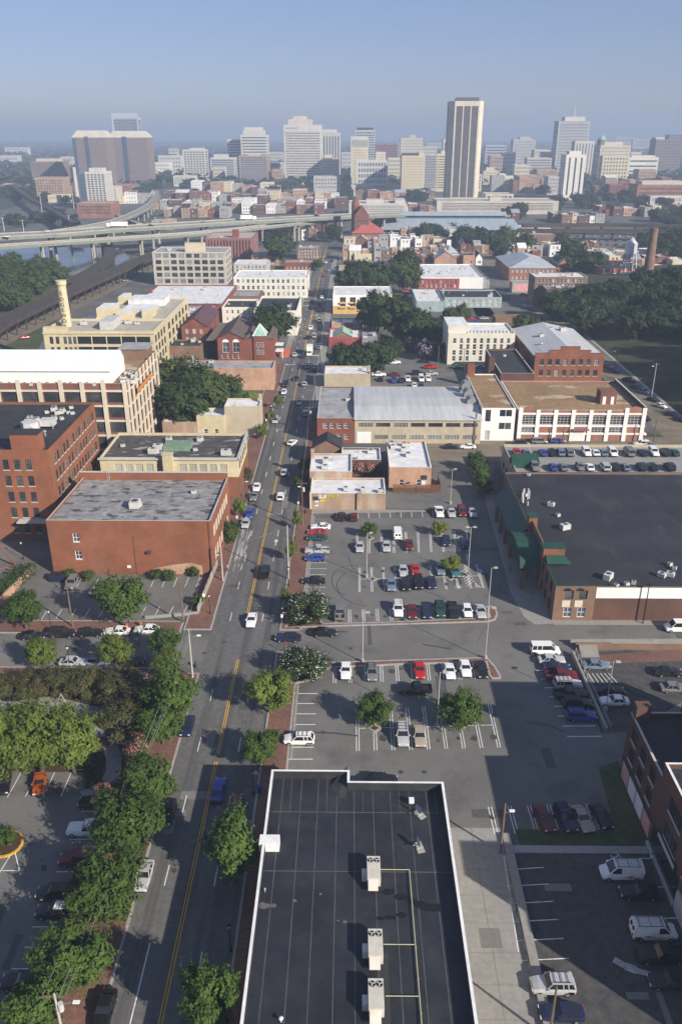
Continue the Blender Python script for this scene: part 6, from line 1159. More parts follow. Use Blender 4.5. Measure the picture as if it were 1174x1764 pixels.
xa, xb = RY(481, 590, F[2] + 7)[0] - F[0], RY(496, 590, F[2] + 7)[0] - F[0]; b = MB(); b.box(xa, xb, 7, 7.3, 0, 3.2); b.box(xb, xb + .3, 7, 14, 0, 3.2); b.build('red_wall', M('orange_red'), o)
B('long low brick hall with pale blank side wall below the church', 268, 470, 634, yb=672, yr=621, wallm='brick_pale', roofm='roof_grey', n=9, par=.6, cop='stone_trim')
o, F = B('tan stucco house with white roof edge by the street trees', 386, 447, 700, yb=752, yr=686, wallm='tan_wall', roofm='roof_white', n=1, par=.5, cop='roof_white', chim=1)
B('lower tan house with small dark windows adjoining the stucco one', 338, 386, 716, h=7.0, d=8, wallm='yellow_cream', roofm='roof_white', n=1, fw=(2, 1), ww=1.1, par=.4)
B('narrow brick house with white roof at the foot of the grove', 279, 338, 727, h=5.0, d=7, wallm='brick_tan', roofm='roof_white', n=1, par=.4, chim=1)
o, F = B('long cream four storey building with white roof on the main street', 402, 529, 478, yb=513, yr=465, wallm='offwhite', roofm='roof_white', n=8, fw=(14, 3), sw=(4, 3), ww=1.5, wh=2.0, var=.4, par=.5, chim=1)
b = MB(); b.box(0, .06, 2, 4.4, 3.5, 9.5); b.build('blue_banner', M('blue_wall'), o, (F[1] - F[0] + .02, 0, 0))
B('pale grey three storey block behind the cream one', 402, 460, 455, yb=470, yr=447, wallm='stone_grey', roofm='roof_white', n=2, fw=(8, 2))
B('tan brick block with a pale patched wall behind the cream one', 433, 480, 440, yb=457, d=18, wallm='brick_pale', roofm='roof_grey', n=3, fw=(3, 1))
B('three storey brown brick row with white windows near the second junction', 511, 551, 428, yb=447, d=20, wallm='brick_brown', roofm='roof_grey', n=4, chim=1, fw=(7, 3), glass='glass_pale')
B('low red brick block with shop windows before the brown row', 489, 540, 452, yb=466, d=14, wallm='brick_red', roofm='roof_grey', n=3, fw=(7, 1), glass='glass_pale')
B('grey gabled shed behind the low cream building', 390, 448, 510, h=6.5, yr=500, wallm='brick_brown', roofm='roof_grey', n=2)
B('low cream two storey building with dark flat roof', 382, 437, 529, yb=556, yr=515, wallm='offwhite', roofm='roof_black', n=2, fw=(5, 2), par=.9, cop='offwhite')
B('cream corner building with dark roof and white parapet', 437, 511, 535, yb=578, yr=510, wallm='offwhite', roofm='roof_charcoal', n=4, par=1.0, cop='offwhite', sw=(4, 2))
B('grey rear shed with a red window by the dark tree', 412, 437, 546, h=6.0, d=8, wallm='grey_wall', roofm='roof_grey', n=1, fw=(1, 1))
# ---- right of the main street
F = frame_px(573, 676, 508, yb=541, yr=493); W_, H = F[1] - F[0], F[4]; zs = rows(H, 3, 1.2, 1.4, 2.4)
o = building('unfinished_block', 'unfinished apartment block of white sheathing and yellow boards with white roof', 'building', rect(*F[:4]), H, 'white_wall', 'roof_white', par=.3, cop='roof_white', faces={0: [dict(n=5, w=3.0, h=2.6, z=zs, ml=2.5, style='two', trim='yellow_board', glass='glass_dark')], 3: [dict(n=4, w=1.6, h=2.2, z=zs, ml=1, style='pane', trim='yellow_board')]})
b = MB(); b.box(0, W_, -.06, -.004, 0, zs[0] + 2.9)
for k in range(5):
    x = 2.5 + (W_ - 5) * (k + .5) / 5
    for z in zs[1:]: b.box(x - 1.7, x + 1.7, -.9, -.004, z - .5, z - .3); b.box(x - 1.7, x + 1.7, -.9, -.8, z - .3, z + .5)
b.build('yellow_boarding', M('yellow_board'), o)
B('low tan store behind the red walled one', 571, 624, 556, h=5.0, yr=548, wallm='brick_pale', roofm='roof_white', n=2)
o, F = B('store with red painted front and a jumble of pale and green roofs', 566, 622, 581, yb=598, yr=565, wallm='red_paint', roofm='roof_white', n=6, par=.8)
gable(o, 2, 10, 4, 16, F[4] - .5, 2, 'copper', 'y', .2, 'brick_brown')
B('low store with grey roofs right of the red walled one', 623, 655, 590, h=4.5, yr=568, wallm='brick_brown', roofm='roof_grey', n=5)
o, F = B('tan stuccoed store with white roof beside the hedge of dark trees', 558, 638, 644, yb=669, yr=630, wallm='tan_wall', roofm='roof_white', n=1, par=.6, chim=1)
B('brick corner store with tan roof below the wide dark trees', 583, 664, 464, yb=475, yr=456, wallm='brick_tan', roofm='roof_tan', n=3)
B('blank cream gable building among the brick rows', 610, 640, 437, yb=450, d=14, wallm='cream', roofm='roof_grey', n=0)
B('white three storey row with tall dark windows', 664, 686, 430, yb=443, d=18, wallm='white_wall', roofm='copper', n=0, fw=(4, 3))
B('white two storey house left of the tall white row', 643, 663, 437, yb=445, d=16, wallm='white_wall', roofm='roof_grey', n=0, fw=(4, 1))
o, F = B('crimson painted brick row with grey roof band', 721, 791, 480, yb=498, d=7, wallm='red_paint', roofm='roof_tan', n=0, fw=(8, 2), ww=1.2, wh=2.2, trim='trim_cream', var=.5)
B('broad white roofed hall behind the crimson row', 724, 832, 478, h=6.5, yr=455, wallm='white_wall', roofm='roof_white', n=12)
B('grey painted row with white windows right of the crimson one', 792, 843, 482, yb=497, d=9, wallm='grey_wall', roofm='roof_grey', n=0, fw=(8, 1), glass='glass_pale', wh=2.4)
B('teal cabin with pale flat roof', 717, 764, 519, yb=537, yr=498, wallm='teal', roofm='roof_white', n=4, fw=(1, 1), par=.6)
B('long teal two storey block with white rear parapet', 765, 864, 512, yb=530, yr=499, wallm='teal', roofm='roof_charcoal', n=6, fw=(9, 2), ww=1.9, wh=1.6, glass='glass_pale', par=.7, chim=1)
B('roofless brick ruin beside the avenue', 853, 901, 548, yb=566, yr=541, wallm='brick_brown', roofm='dirt', n=0, par=3.5, fw=(1, 1), cop='brick_brown')
o, F = B('red brick school with grey gabled roofs and white windows', 877, 958, 462, yb=484, yr=442, wallm='brick_pink', roofm=None, par=0, n=0, fw=(10, 2), glass='glass_pale', sw=(5, 2))
hip(o, 0, F[1] - F[0], 0, F[3] - F[2], F[4], 5, 'roof_bluegrey')
o, F = B('red brick school wing with two front gables and slate blue roof', 960, 1006, 456, yb=474, d=24, wallm='brick_pink', roofm=None, par=0, n=0, fw=(4, 2), glass='glass_pale')
W_ = F[1] - F[0]; gable(o, 0, W_ * .42, -.2, 24, F[4], 4, 'steel_blue', 'y', .2, 'brick_pink'); gable(o, W_ * .5, W_, -.25, 24, F[4], 4, 'steel_blue', 'y', .2, 'brick_pink')
o, F = B('single storey wall building with a pink mural', 882, 917, 487, yb=504, d=9, wallm='grey_wall', roofm='roof_grey', n=0); b = MB(); b.box(1.2, F[1] - F[0] - .1, -.05, -.004, .8, F[4] - .8); b.build('mural', M('pink_wall'), o)
B('five storey brown brick building with white cornice by the wooded hill', 921, 1012, 477, yb=527, d=16, wallm='brick_brown', roofm='roof_white', n=7, fw=(13, 5), sw=(3, 5), ww=1.2, wh=1.9, par=.5, cop='roof_white')
B('lower brick wing before the five storey one', 940, 1010, 498, h=11, d=14, wallm='brick_dark', roofm='roof_grey', n=4, fw=(10, 3), par=.4)
F = frame_px(1038, 1112, 463, yb=484, d=40); W_, H = F[1] - F[0], F[4]
o = building('factory', 'factory of white frame and bright red panels under the water tower', 'building', rect(*F[:4]), H, 'orange_red', 'roof_black', par=.5, cop='trim_white', faces={0: [dict(n=6, w=-.7, h=2.4, z=[1.2], ml=.6, style='wide', trim='trim_white')], 3: [dict(n=9, w=-.7, h=2.6, z=[1.0, 5.0, 9.0][:max(1, int(H / 4))], ml=1, style='wide', trim='trim_white')]}); clutter(o, F, 5, .5)
b = MB()
for k in range(7): x = .5 + (W_ - 1) * k / 6; b.box(x - .5, x + .5, -.3, -.004, 0, H + .3)
b.box(0, W_, -.2, -.003, 4.2, 4.9); b.build('white_frame', M('white_wall'), o)
# water tower and the tall stack
Yw = P(1080, 486).y; x, z1 = RY(1085, 437, Yw); zt = RY(1085, 408, Yw)[1]; rt = (RY(1095, 420, Yw)[0] - RY(1075, 420, Yw)[0]) / 2; zp = RY(1085, 420, Yw)[1]
t = thing('water_tower', 'silver water tower with conical cap on four braced legs', 'water tower', (x, Yw, 0))
m = MB(); m.cyl((0, 0, z1), (0, 0, zp), rt, n=20); m.cyl((0, 0, z1 - 2.2), (0, 0, z1), rt * .3, rt, n=20); m.build('tank', M('aluminium'), t); m = MB(); m.cyl((0, 0, zp), (0, 0, zt), rt * 1.08, .1, n=20); m.build('cap', M('aluminium'), t)
for sx in (-1, 1):
    for sy in (-1, 1): m = MB(); m.bar((sx * rt * 1.25, sy * rt * 1.25, 0), (sx * rt * .75, sy * rt * .75, z1 + .5), .55); m.build('leg', M('aluminium'), t)
m = MB()
for f in (.33, .66):
    k = rt * (1.25 - .5 * f); zz_ = z1 * f
    for a_, b_ in (((-k, -k), (k, -k)), ((k, -k), (k, k)), ((k, k), (-k, k)), ((-k, k), (-k, -k))): m.bar((*a_, zz_), (*b_, zz_), .3)
m.build('bracing', M('aluminium'), t); m = MB(); m.cyl((0, 0, 0), (0, 0, z1 - 2), .5); m.build('riser', M('aluminium'), t)
Ys = P(1112, 492).y; x, zt = RY(1126.5, 393, Ys); t = thing('factory_chimney', 'tall tapering brown brick smokestack beside the wooded hill', 'chimney', (x, Ys, 0)); m = MB(); m.cyl((0, 0, 0), (0, 0, zt - 1.5), 3.3, 2.1, n=20); m.build('shaft', M('brick_brown'), t); m = MB(); m.cyl((0, 0, zt - 1.5), (0, 0, zt), 2.35, 2.25, n=20); m.build('cap', M('brick_brown'), t)
# rows of small houses
WALLS = [('red brick', 'brick_red'), ('brown brick', 'brick_brown'), ('tan brick', 'brick_tan'), ('dark brick', 'brick_dark'), ('cream', 'cream'), ('grey', 'grey_wall'), ('pale brick', 'brick_pale'), ('white', 'white_wall'), ('maroon', 'brick_maroon')]
ROOFS = [('white', 'roof_white'), ('grey', 'roof_grey'), ('tan', 'roof_tan'), ('black', 'roof_black'), ('pale grey', 'roof_bluegrey'), ('white', 'roof_white'), ('grey', 'roof_grey')]
def house_row(where, xl, xr, yb, n, h0, h1, d, seed, gap=.12, gabl=.15, win=2):
    rr = random.Random(seed); ws = [rr.uniform(.6, 1.5) for _ in range(n)]; s = sum(ws); x = xl
    for i in range(n):
        w = (xr - xl) * ws[i] / s; wn, wm = rr.choice(WALLS); rn, rm = rr.choice(ROOFS); a, b_ = x, x + w * (1 - gap * rr.random()); x += w
        Y0 = P((a + b_) / 2, yb + rr.uniform(-1.5, 1.5)).y; X0 = RY(a, yb, Y0)[0]; X1 = RY(b_, yb, Y0)[0]; H = rr.uniform(h0, h1); D = d * rr.uniform(.7, 1.2); fl = max(1, int(H / 3.6)); nw = max(2, int((X1 - X0) / 3.4))
        sp = [dict(n=nw, w=1.3, h=min(1.9, H / fl * .55), z=rows(H, fl, 1.1, 1.2, min(1.9, H / fl * .55)), style='pane', trim='trim_white', var=.3)]
        faces = {0: sp} if win else {}
        gb = rr.random() < gabl
        o = building('row_house' if X1 - X0 < 16 else 'low_building', f'{wn} building, {rn} roof, {ORD[i]} from left in row {where}', 'building', rect(X0, X1, Y0, Y0 + D), H, wm, None if gb else rm, par=0 if gb else .5, faces=faces, group='row ' + where)
        if gb: gable(o, 0, X1 - X0, 0, D, H, 3, rm, rr.choice('xy'), .3, wm)
        else: clutter(o, (X0, X1, Y0, Y0 + D, H), rr.randrange(1, 4), .5, rr.random() < .5, pm=wm)
for a in [('right of the white slab tower', 1012, 1100, 339, 6, 8, 14, 26, 21), ('behind the capitol trees', 845, 962, 331, 7, 12, 24, 28, 22), ('between shed and tall parking deck', 704, 895, 383, 9, 5, 9, 22, 23), ('right of the shed annex', 950, 1040, 384, 6, 6, 10, 24, 24), ('behind the brick school', 880, 1012, 442, 8, 6, 10, 16, 25), ('above the slate chapel', 690, 800, 413, 10, 6, 9, 16, 26), ('far beyond the box lorry', 400, 600, 358, 11, 8, 14, 26, 27), ('second beyond the left viaduct', 262, 400, 362, 8, 7, 11, 26, 28), ('beneath the striped offices', 330, 484, 331, 9, 9, 16, 34, 29), ('beneath the hospital dome', 1040, 1174, 330, 7, 10, 22, 34, 30), ('at the foot of the slope', 1030, 1174, 372, 9, 6, 11, 28, 31), ('above the wooded hill', 1010, 1150, 466, 9, 6, 10, 18, 32), ('behind the crimson hall', 690, 830, 456, 8, 5, 8, 16, 33), ('below the arcaded office', 612, 750, 345, 6, 9, 14, 30, 34), ('far left of the condominium', 0, 120, 332, 6, 8, 14, 34, 35), ('below the station', 590, 690, 449, 6, 7, 10, 16, 1), ('right below the station', 592, 706, 432, 7, 7, 11, 18, 2), ('left of the slate chapel', 700, 772, 446, 5, 6, 9, 16, 3), ('in front of the train shed', 664, 790, 424, 10, 6, 9, 16, 4), ('beyond the slate chapel', 792, 868, 438, 6, 6, 9, 14, 5), ('above the brick school', 800, 880, 424, 6, 5, 8, 16, 6), ('left of the school', 868, 930, 447, 5, 5, 8, 14, 7), ('left of the second junction', 446, 545, 414, 6, 7, 10, 18, 8), ('just before the viaduct', 492, 560, 400, 5, 7, 10, 18, 9), ('left beyond the viaduct', 283, 395, 374, 7, 7, 11, 26, 10), ('centre beyond the viaduct', 400, 560, 368, 9, 8, 13, 26, 11), ('behind the striped offices', 282, 440, 349, 8, 9, 15, 30, 12), ('below the bank tower', 445, 585, 350, 8, 10, 17, 28, 13), ('before the far car park', 1010, 1170, 446, 6, 4, 6, 18, 14), ('above the five storey building', 930, 1030, 436, 6, 5, 8, 16, 15), ('below the river towers', 170, 262, 350, 4, 8, 14, 30, 16), ('at the left ramp', 262, 300, 395, 2, 7, 9, 22, 17), ('behind the train shed', 690, 750, 372, 4, 8, 12, 26, 18)]:
    house_row(*a)
o, F = B('tan chapel with slate roof and white lantern', 748, 786, 446, yb=459, d=20, wallm='brick_pale', roofm=None, par=0, n=0); gable(o, 0, F[1] - F[0], 0, 20, F[4], 5, 'roof_bluegrey', 'y', .3, 'brick_pale')
o, F = B('white hall with hipped slate roof and cupola', 758, 790, 438, yb=446, d=20, wallm='white_wall', roofm=None, par=0, n=0); hip(o, 0, F[1] - F[0], 0, 20, F[4], 6, 'roof_bluegrey'); b = MB(); b.box((F[1] - F[0]) / 2 - 1.5, (F[1] - F[0]) / 2 + 1.5, 8, 11, F[4] + 3, F[4] + 9); b.build('cupola', M('white_wall'), o)
B('orange painted house far right of the train shed', 937, 956, 419, yb=430, d=14, wallm='yellow_board', roofm='roof_grey', n=0, fw=(3, 2))
B('brown brick block with white corners by the shed annex', 913, 958, 404, yb=418, d=20, wallm='brick_brown', roofm='roof_tan', n=2)
B('long low annex with blue grey roof at the end of the train shed', 900, 948, 393, yb=402, d=26, wallm='white_wall', roofm='roof_bluegrey', n=0)
B('low yellow house behind the red panelled factory', 1042, 1058, 445, yb=452, d=12, wallm='cream', roofm='roof_white', n=0)
B('pale yellow block half hidden by the hill trees', 1158, 1182, 448, yb=470, d=16, wallm='cream', roofm='roof_white', n=1)
B('cream hall with white roof behind the smokestack', 1124, 1158, 456, yb=468, d=18, wallm='white_wall', roofm='roof_white', n=1)
# ---------------------------------------------------------------- downtown
def tower(label, xl, xr, yt, yb, d, wallm, front, side=None, roofm='roof_grey', name='office_tower', cat='building', glass='glass_blue', par=1.0, crown=None, both=False, ch=None, right=None):
    """front/side = (kind, columns, floors, width share, height share): grid = punched windows, band = ribbons, strip = vertical bays"""
    F = frame_px(xl, xr, yt, yb=yb, d=d); X0, X1, Y0, Y1, H = F; q = rect(X0, X1, Y0, Y1) if not ch else [(X0 + ch, Y0), (X1 - ch, Y0), (X1, Y0 + ch), (X1, Y1), (X0, Y1), (X0, Y0 + ch)]
    o = thing(name, label, cat, (X0, Y0, 0)); q = [(x - X0, y - Y0) for x, y in q]; mb = MB(); n = len(q); panes = {}
    sidx = {0: front}
    if n == 4: sidx[1 if (X0 + X1) < 0 else 3] = side; 
    if n == 4 and right: sidx[1] = right
    if n == 6: sidx[2] = side; sidx[4] = side
    for i in range(n):
        a, b = Vector(q[i]), Vector(q[(i + 1) % n]); L = (b - a).length; sp = sidx.get(i); ops = []
        if sp:
            kind, c, fl, ws, hs = sp; ml = max(1.2, L * .04); zb = 4.0; zt = H - max(2.2, H * .035)
            if kind == 'band': c = 1; ws = .995
            if kind == 'strip': fl_ = 1
            pitch = (L - 2 * ml) / c; nf = 1 if kind == 'strip' else fl; fh = (zt - zb) / nf
            for f in range(nf):
                for k in range(c):
                    u = ml + pitch * (k + .5); z0 = zb + fh * f + fh * (1 - hs) * .5; ops.append((u - pitch * ws / 2, u + pitch * ws / 2, z0, z0 + fh * hs)); panes.setdefault((kind == 'strip', (i, k) if kind == 'strip' else f), []).append((a, b, ops[-1]))
        wall(mb, a, b, -.3, H, ops, d=.55)
    mb.build('wall', M(wallm), o)
    for (isS, key), lst in panes.items():
        m = MB(); by = {}
        for a, b, op in lst: by.setdefault((a.x, a.y, b.x, b.y), []).append(op)
        for (ax, ay, bx, by_), ops in by.items():
            a, b = Vector((ax, ay)), Vector((bx, by_)); L = (b - a).length; t = (b - a) / L; nn = Vector((t.y, -t.x)); u0 = min(x[0] for x in ops); u1 = max(x[1] for x in ops); z0, z1 = ops[0][2], ops[0][3]
            p = lambda u, v: (a.x + t.x * u - nn.x * .5, a.y + t.y * u - nn.y * .5, v); m.face([p(u0, z0), p(u1, z0), p(u1, z1), p(u0, z1)])
        m.build('window_strip' if isS else 'window_band', M(glass), o)
    r = MB(); r.face([(x, y, H - par) for x, y in q]); r.build('roof', M(roofm), o)
    for cr in crown or []:
        fx0, fx1, fy0, fy1, hh, mm = cr; b = MB(); b.box((X1 - X0) * fx0, (X1 - X0) * fx1, (Y1 - Y0) * fy0, (Y1 - Y0) * fy1, H - par, H + hh); b.build('roof_block', M(mm), o)
    return o, (X0, X1, Y0, Y1, H)
G, BD, ST = 'grid', 'band', 'strip'
# state tower
Fm = frame_px(777, 833, 175, yb=348, d=42)
o, F = tower('tallest tower, limestone piers with three dark glass bays, chamfered corners', 776, 834, 174, 348, 40, 'limestone', (ST, 3, 1, .86, .97), (ST, 1, 1, .7, .97), name='skyscraper', ch=5.5, glass='bronze', crown=[(.2, .86, .2, .8, 4.5, 'bronze')], par=.6)
X0, X1, Y0, Y1, H = F; m = MB()
for k in range(34): m.box((X1 - X0) * .14, (X1 - X0) * .86, -.05, .0, 0, 0) if 0 else None
t = tower('dark glazed podium with stone piers right of the tallest tower', 836, 884, 334, 350, 30, 'limestone', (ST, 6, 1, .75, .8), None, glass='bronze', name='office_building')
tower('broad concrete parking deck in front of the tallest tower', 752, 962, 346, 369, 50, 'precast', (BD, 1, 5, 1, .36), (BD, 1, 5, 1, .36), glass='glass_dark', name='parking_deck', cat='parking deck', roofm='roof_tan', crown=[(.45, .55, .3, .5, 3, 'precast')])
# twin purple brown towers with sloping caps
for lab, a, b_, yt, yb in [('left one of two purple brown towers with a blue glass slot', 124, 183, 237, 330), ('right one of two purple brown towers with a blue glass slot', 185, 254, 237, 322)]:
    o, F = tower(lab, a, b_, yt, yb, 42, 'stone_brown', (G, 13, 17, .52, .5), (G, 6, 17, .5, .5), glass='steel_blue', crown=[]); X0, X1, Y0, Y1, H = F; w_ = X1 - X0; D_ = Y1 - Y0
    bm2 = MB(); z1 = H + 10; i5 = w_ * .12
    lo = [(-.5, -.5, H + .02), (w_ + .5, -.5, H + .02), (w_ + .5, D_ + .5, H + .02), (-.5, D_ + .5, H + .02)]; hi = [(i5, i5, z1), (w_ - i5, i5, z1), (w_ - i5, D_ - i5, z1), (i5, D_ - i5, z1)]
    for i in range(4): j = (i + 1) % 4; bm2.face([lo[i], lo[j], hi[j], hi[i]])
    bm2.face(hi); bm2.build('sloping_cap', M('precast'), o)
    for f0, f1 in ((.0, .1), (.36, .47)):
        s = MB(); s.box(w_ * f0, w_ * f1, -.5, -.02, 0, H + (1.5 if f0 else -1)); s.build('glass_slot', M('glass_blue'), o)
# silver framed tower behind
o, F = tower('silver framed glass tower rising behind the twin purple ones', 193, 236, 202, 300, 40, 'aluminium', (BD, 1, 28, 1, .72), (BD, 1, 28, 1, .6), glass='glass_blue'); X0, X1, Y0, Y1, H = F; w_ = X1 - X0
s = MB(); s.box(-1.2, 1.2, -1.2, 1.2, 0, H + 8); s.box(w_ - 1.2, w_ + 1.2, -1.2, 1.2, 0, H + 7); s.box(-1, w_ + 1, -1, 1, H - 2, H + 8); s.build('silver_frame', M('aluminium'), o)
o, F = tower('white balconied condominium tower by the river', 146, 181, 296, 360, 30, 'tower_white', (G, 5, 14, .7, .6), (G, 4, 14, .5, .5), crown=[(.15, .8, .2, .8, 4, 'tower_white')], name='apartment_tower')
o, F = tower('dark blue flank of the condominium tower', 133, 146, 298, 360, 30, 'steel_blue', (BD, 1, 14, 1, .5), None, name='apartment_tower'); tower('brick base below the condominium tower', 132, 192, 350, 376, 34, 'brick_pink', (G, 12, 3, .6, .6), (G, 6, 3, .5, .6), name='apartment_block', roofm='roof_tan')
o, F = tower('brown stepped apartment block at the far left', 52, 106, 278, 324, 40, 'stone_brown', (G, 10, 9, .5, .5), (G, 6, 9, .5, .5), crown=[(.15, .85, .2, .8, 4, 'precast')], name='apartment_block'); tower('lower tan apartment block below the stepped one', 60, 108, 306, 346, 30, 'brick_tan', (G, 9, 7, .5, .5), (G, 5, 7, .5, .5), name='apartment_block'); tower('low tan wing of the far left apartments', 82, 118, 336, 349, 22, 'cream', (G, 8, 2, .5, .5), None, name='apartment_block')
Yc = P(133, 352).y; x, z = RY(127, 288, Yc); tag((lambda b: (b.cyl((0, 0, 0), (0, 0, z), 3.0, 2.2, n=14), b.build('smokestack', M('precast'), None, (x, Yc, 0)))[1])(MB()), 'pale concrete stack left of the condominium tower', 'chimney')
tower('pale office with blue ribbon windows and white crown', 314, 353, 258, 312, 36, 'tower_white', (G, 7, 12, .62, .6), (BD, 1, 12, 1, .5), crown=[(.3, .9, .2, .8, 3, 'tower_white')]); tower('blue glass slab behind the pale ribbon office', 354, 366, 262, 310, 30, 'steel_blue', (BD, 1, 12, 1, .6), None)
tower('low white office below the pale ribbon one', 298, 336, 303, 321, 24, 'tower_white', (G, 10, 4, .6, .5), None, name='office_building')
tower('office of dark glass and white bands with white penthouse', 362, 404, 272, 316, 36, 'tower_white', (BD, 1, 10, 1, .72), (BD, 1, 10, 1, .6), glass='steel_blue', crown=[(.15, .7, .1, .6, 6, 'tower_white')])
tower('white banded office with stepped crown', 414, 460, 232, 312, 36, 'tower_white', (BD, 1, 15, 1, .42), (BD, 1, 15, 1, .4), crown=[(.1, .88, .05, .8, 8, 'tower_white'), (.15, .8, .1, .7, 13, 'tower_white')]); tower('white banded wing left of the stepped crown office', 391, 413, 240, 310, 30, 'tower_white', (BD, 1, 14, 1, .42), None)
tower('tan office with blue glass front before the white banded one', 411, 461, 268, 322, 40, 'brick_tan', (BD, 1, 13, 1, .62), (BD, 1, 13, 1, .4), glass='steel_blue', crown=[(.3, .7, .2, .7, 4, 'precast')])
o, F = tower('large white gridded bank tower with a sign at its top', 488, 553, 215, 318, 46, 'tower_white', (G, 24, 22, .72, .5), (G, 8, 22, .6, .5), glass='glass', crown=[(.12, .75, .1, .8, 9, 'precast'), (.25, .6, .2, .7, 14, 'precast')]); X0, X1, Y0, Y1, H = F; w_ = X1 - X0
s = MB(); s.box(.0, w_, -.4, -.02, H - 11, H); s.build('top_band', M('tower_white'), o); text('Bank of America', 'sign_letters', (w_ * .05, -.5, H - 5.2), (math.pi / 2, 0, 0), 2.9, 'paint_navy', o, .05, 'LEFT'); s = MB()
for k in range(3): s.face([(w_ * .37 + k * .3, -.5, H - 6 + k * .7), (w_ * .40 + k * .3, -.5, H - 6.2 + k * .7), (w_ * .42 + k * .3, -.5, H - 5.7 + k * .7), (w_ * .39 + k * .3, -.5, H - 5.5 + k * .7)])
s.build('logo', M('paint_red'), o)
tower('grey columned office with white cap right of the bank tower', 554, 586, 228, 312, 40, 'stone_grey', (ST, 6, 1, .45, .9), (G, 5, 16, .4, .5), crown=[(.0, .8, .1, .8, 5, 'tower_white')]); tower('cream set back block before the grey columned office', 554, 584, 274, 318, 30, 'cream', (G, 8, 8, .35, .4), None, crown=[(.15, .6, .1, .7, 7, 'cream')], name='office_building')
tower('grey hip roofed office with ribbon windows', 611, 646, 224, 300, 40, 'stone_grey', (BD, 1, 17, 1, .45), (BD, 1, 17, 1, .45), crown=[(.1, .9, .1, .9, 5, 'roof_charcoal')]); tower('white pillared high rise in front of the hip roofed one', 604, 634, 235, 322, 30, 'tower_white', (ST, 8, 1, .45, .93), None); tower('cream stone block before the white pillared high rise', 606, 632, 254, 326, 24, 'cream', (G, 8, 15, .35, .4), None, name='office_building')
tower('white arcaded office with large square windows', 614, 667, 276, 332, 36, 'tower_white', (G, 10, 5, .62, .62), (G, 5, 5, .5, .6), glass='steel_blue', name='office_building'); tower('small white office left below the arcaded one', 609, 640, 318, 338, 24, 'tower_white', (G, 8, 2, .5, .7), None, glass='steel_blue', name='office_building')
tower('pale stone block right behind the arcaded office', 647, 664, 262, 320, 26, 'limestone', (G, 6, 12, .4, .45), None, name='office_building'); tower('long brown banded office', 646, 684, 248, 306, 34, 'maroon_wall', (BD, 1, 12, 1, .5), None); tower('tan high block with stepped roof far behind', 690, 728, 238, 292, 40, 'limestone', (G, 12, 10, .4, .4), (G, 5, 10, .4, .4), crown=[(.4, .7, .3, .7, 8, 'stone_grey')])
tower('broad cream block with small windows and dark machinery', 692, 731, 268, 336, 40, 'cream', (G, 11, 13, .35, .4), (G, 9, 13, .4, .45), crown=[(.0, .7, .1, .5, 3, 'metal_dark'), (.75, .98, .1, .8, 4, 'cream')]); tower('office with sunlit cream bands and a blue glass flank', 753, 774, 265, 330, 34, 'cream', (BD, 1, 13, 1, .38), None, crown=[(.3, 1, .1, .8, 4, 'cream')]); tower('blue glass curtain wall office left of the cream banded one', 731, 752, 265, 330, 34, 'stone_grey', (G, 6, 13, .7, .75), None)
tower('art deco block with crowned water tower', 763, 784, 240, 300, 30, 'limestone', (ST, 4, 1, .4, .9), None, crown=[(.2, .7, .2, .7, 10, 'limestone'), (.3, .6, .3, .6, 14, 'metal_dark')])
tower('low white parking garage beside the station', 601, 700, 350, 372, 44, 'tower_white', (G, 22, 4, .7, .42), None, glass='glass_dark', name='parking_garage', cat='parking garage', roofm='roof_tan', crown=[(.3, .6, .2, .6, 3, 'tower_white'), (.8, .98, .1, .9, 3, 'tower_white')])
tower('small cream theatre like block right of the tallest tower', 832, 860, 294, 318, 30, 'cream', (G, 6, 4, .4, .4), None, crown=[(.2, .7, .2, .8, 5, 'tower_white')], name='office_building'); tower('low cream house group behind the podium', 860, 898, 304, 322, 30, 'offwhite', (G, 10, 3, .4, .4), None, crown=[(.0, .3, .1, .9, 4, 'offwhite')], name='office_building')
tower('grey stone hospital block far behind', 884, 922, 240, 290, 40, 'stone_grey', (G, 12, 9, .4, .45), None, crown=[(.3, .8, .2, .8, 6, 'stone_grey')]); tower('pale hospital wing right of the grey block', 920, 948, 258, 296, 36, 'limestone', (G, 9, 7, .45, .45), None); tower('tan banded hospital wing in the middle', 908, 950, 272, 304, 34, 'precast', (BD, 1, 6, 1, .4), None); tower('brown flats below the hospital wings', 924, 962, 292, 326, 34, 'brick_tan', (G, 9, 6, .4, .45), None, name='apartment_block')
tower('flat grey block far behind the tallest tower', 836, 872, 250, 284, 40, 'stone_grey', (BD, 1, 6, 1, .5), None)
o, F = tower('city hall, tall pale gridded tower with flat overhanging roof and mast', 962, 1016, 209, 302, 44, 'stone_grey', (G, 18, 17, .62, .6), (G, 8, 17, .6, .6), glass='steel_blue', crown=[(-.02, 1.02, -.02, 1.02, .8, 'stone_grey'), (.2, .85, .1, .8, 9, 'tower_white')]); X0, X1, Y0, Y1, H = F
s = MB(); c = ((X1 - X0) * .55, 20); s.bar((*c, H + 8), (*c, H + 26), 1.6); s.bar((*c, H + 26), (*c, H + 44), .7)
for z in (14, 20, 25): s.bar((c[0] - 3, c[1], H + z), (c[0] + 3, c[1], H + z), .5)
s.build('radio_mast', M('metal_light'), o)
tower('white slab tower with three dark window strips', 975, 1009, 266, 344, 30, 'offwhite', (ST, 3, 1, .3, .93), (BD, 1, 14, 1, .1), crown=[(.2, .8, .2, .8, 4, 'offwhite')], name='apartment_tower'); tower('white pillared slab behind the three striped tower', 990, 1024, 243, 312, 26, 'tower_white', (ST, 6, 1, .35, .95), None)
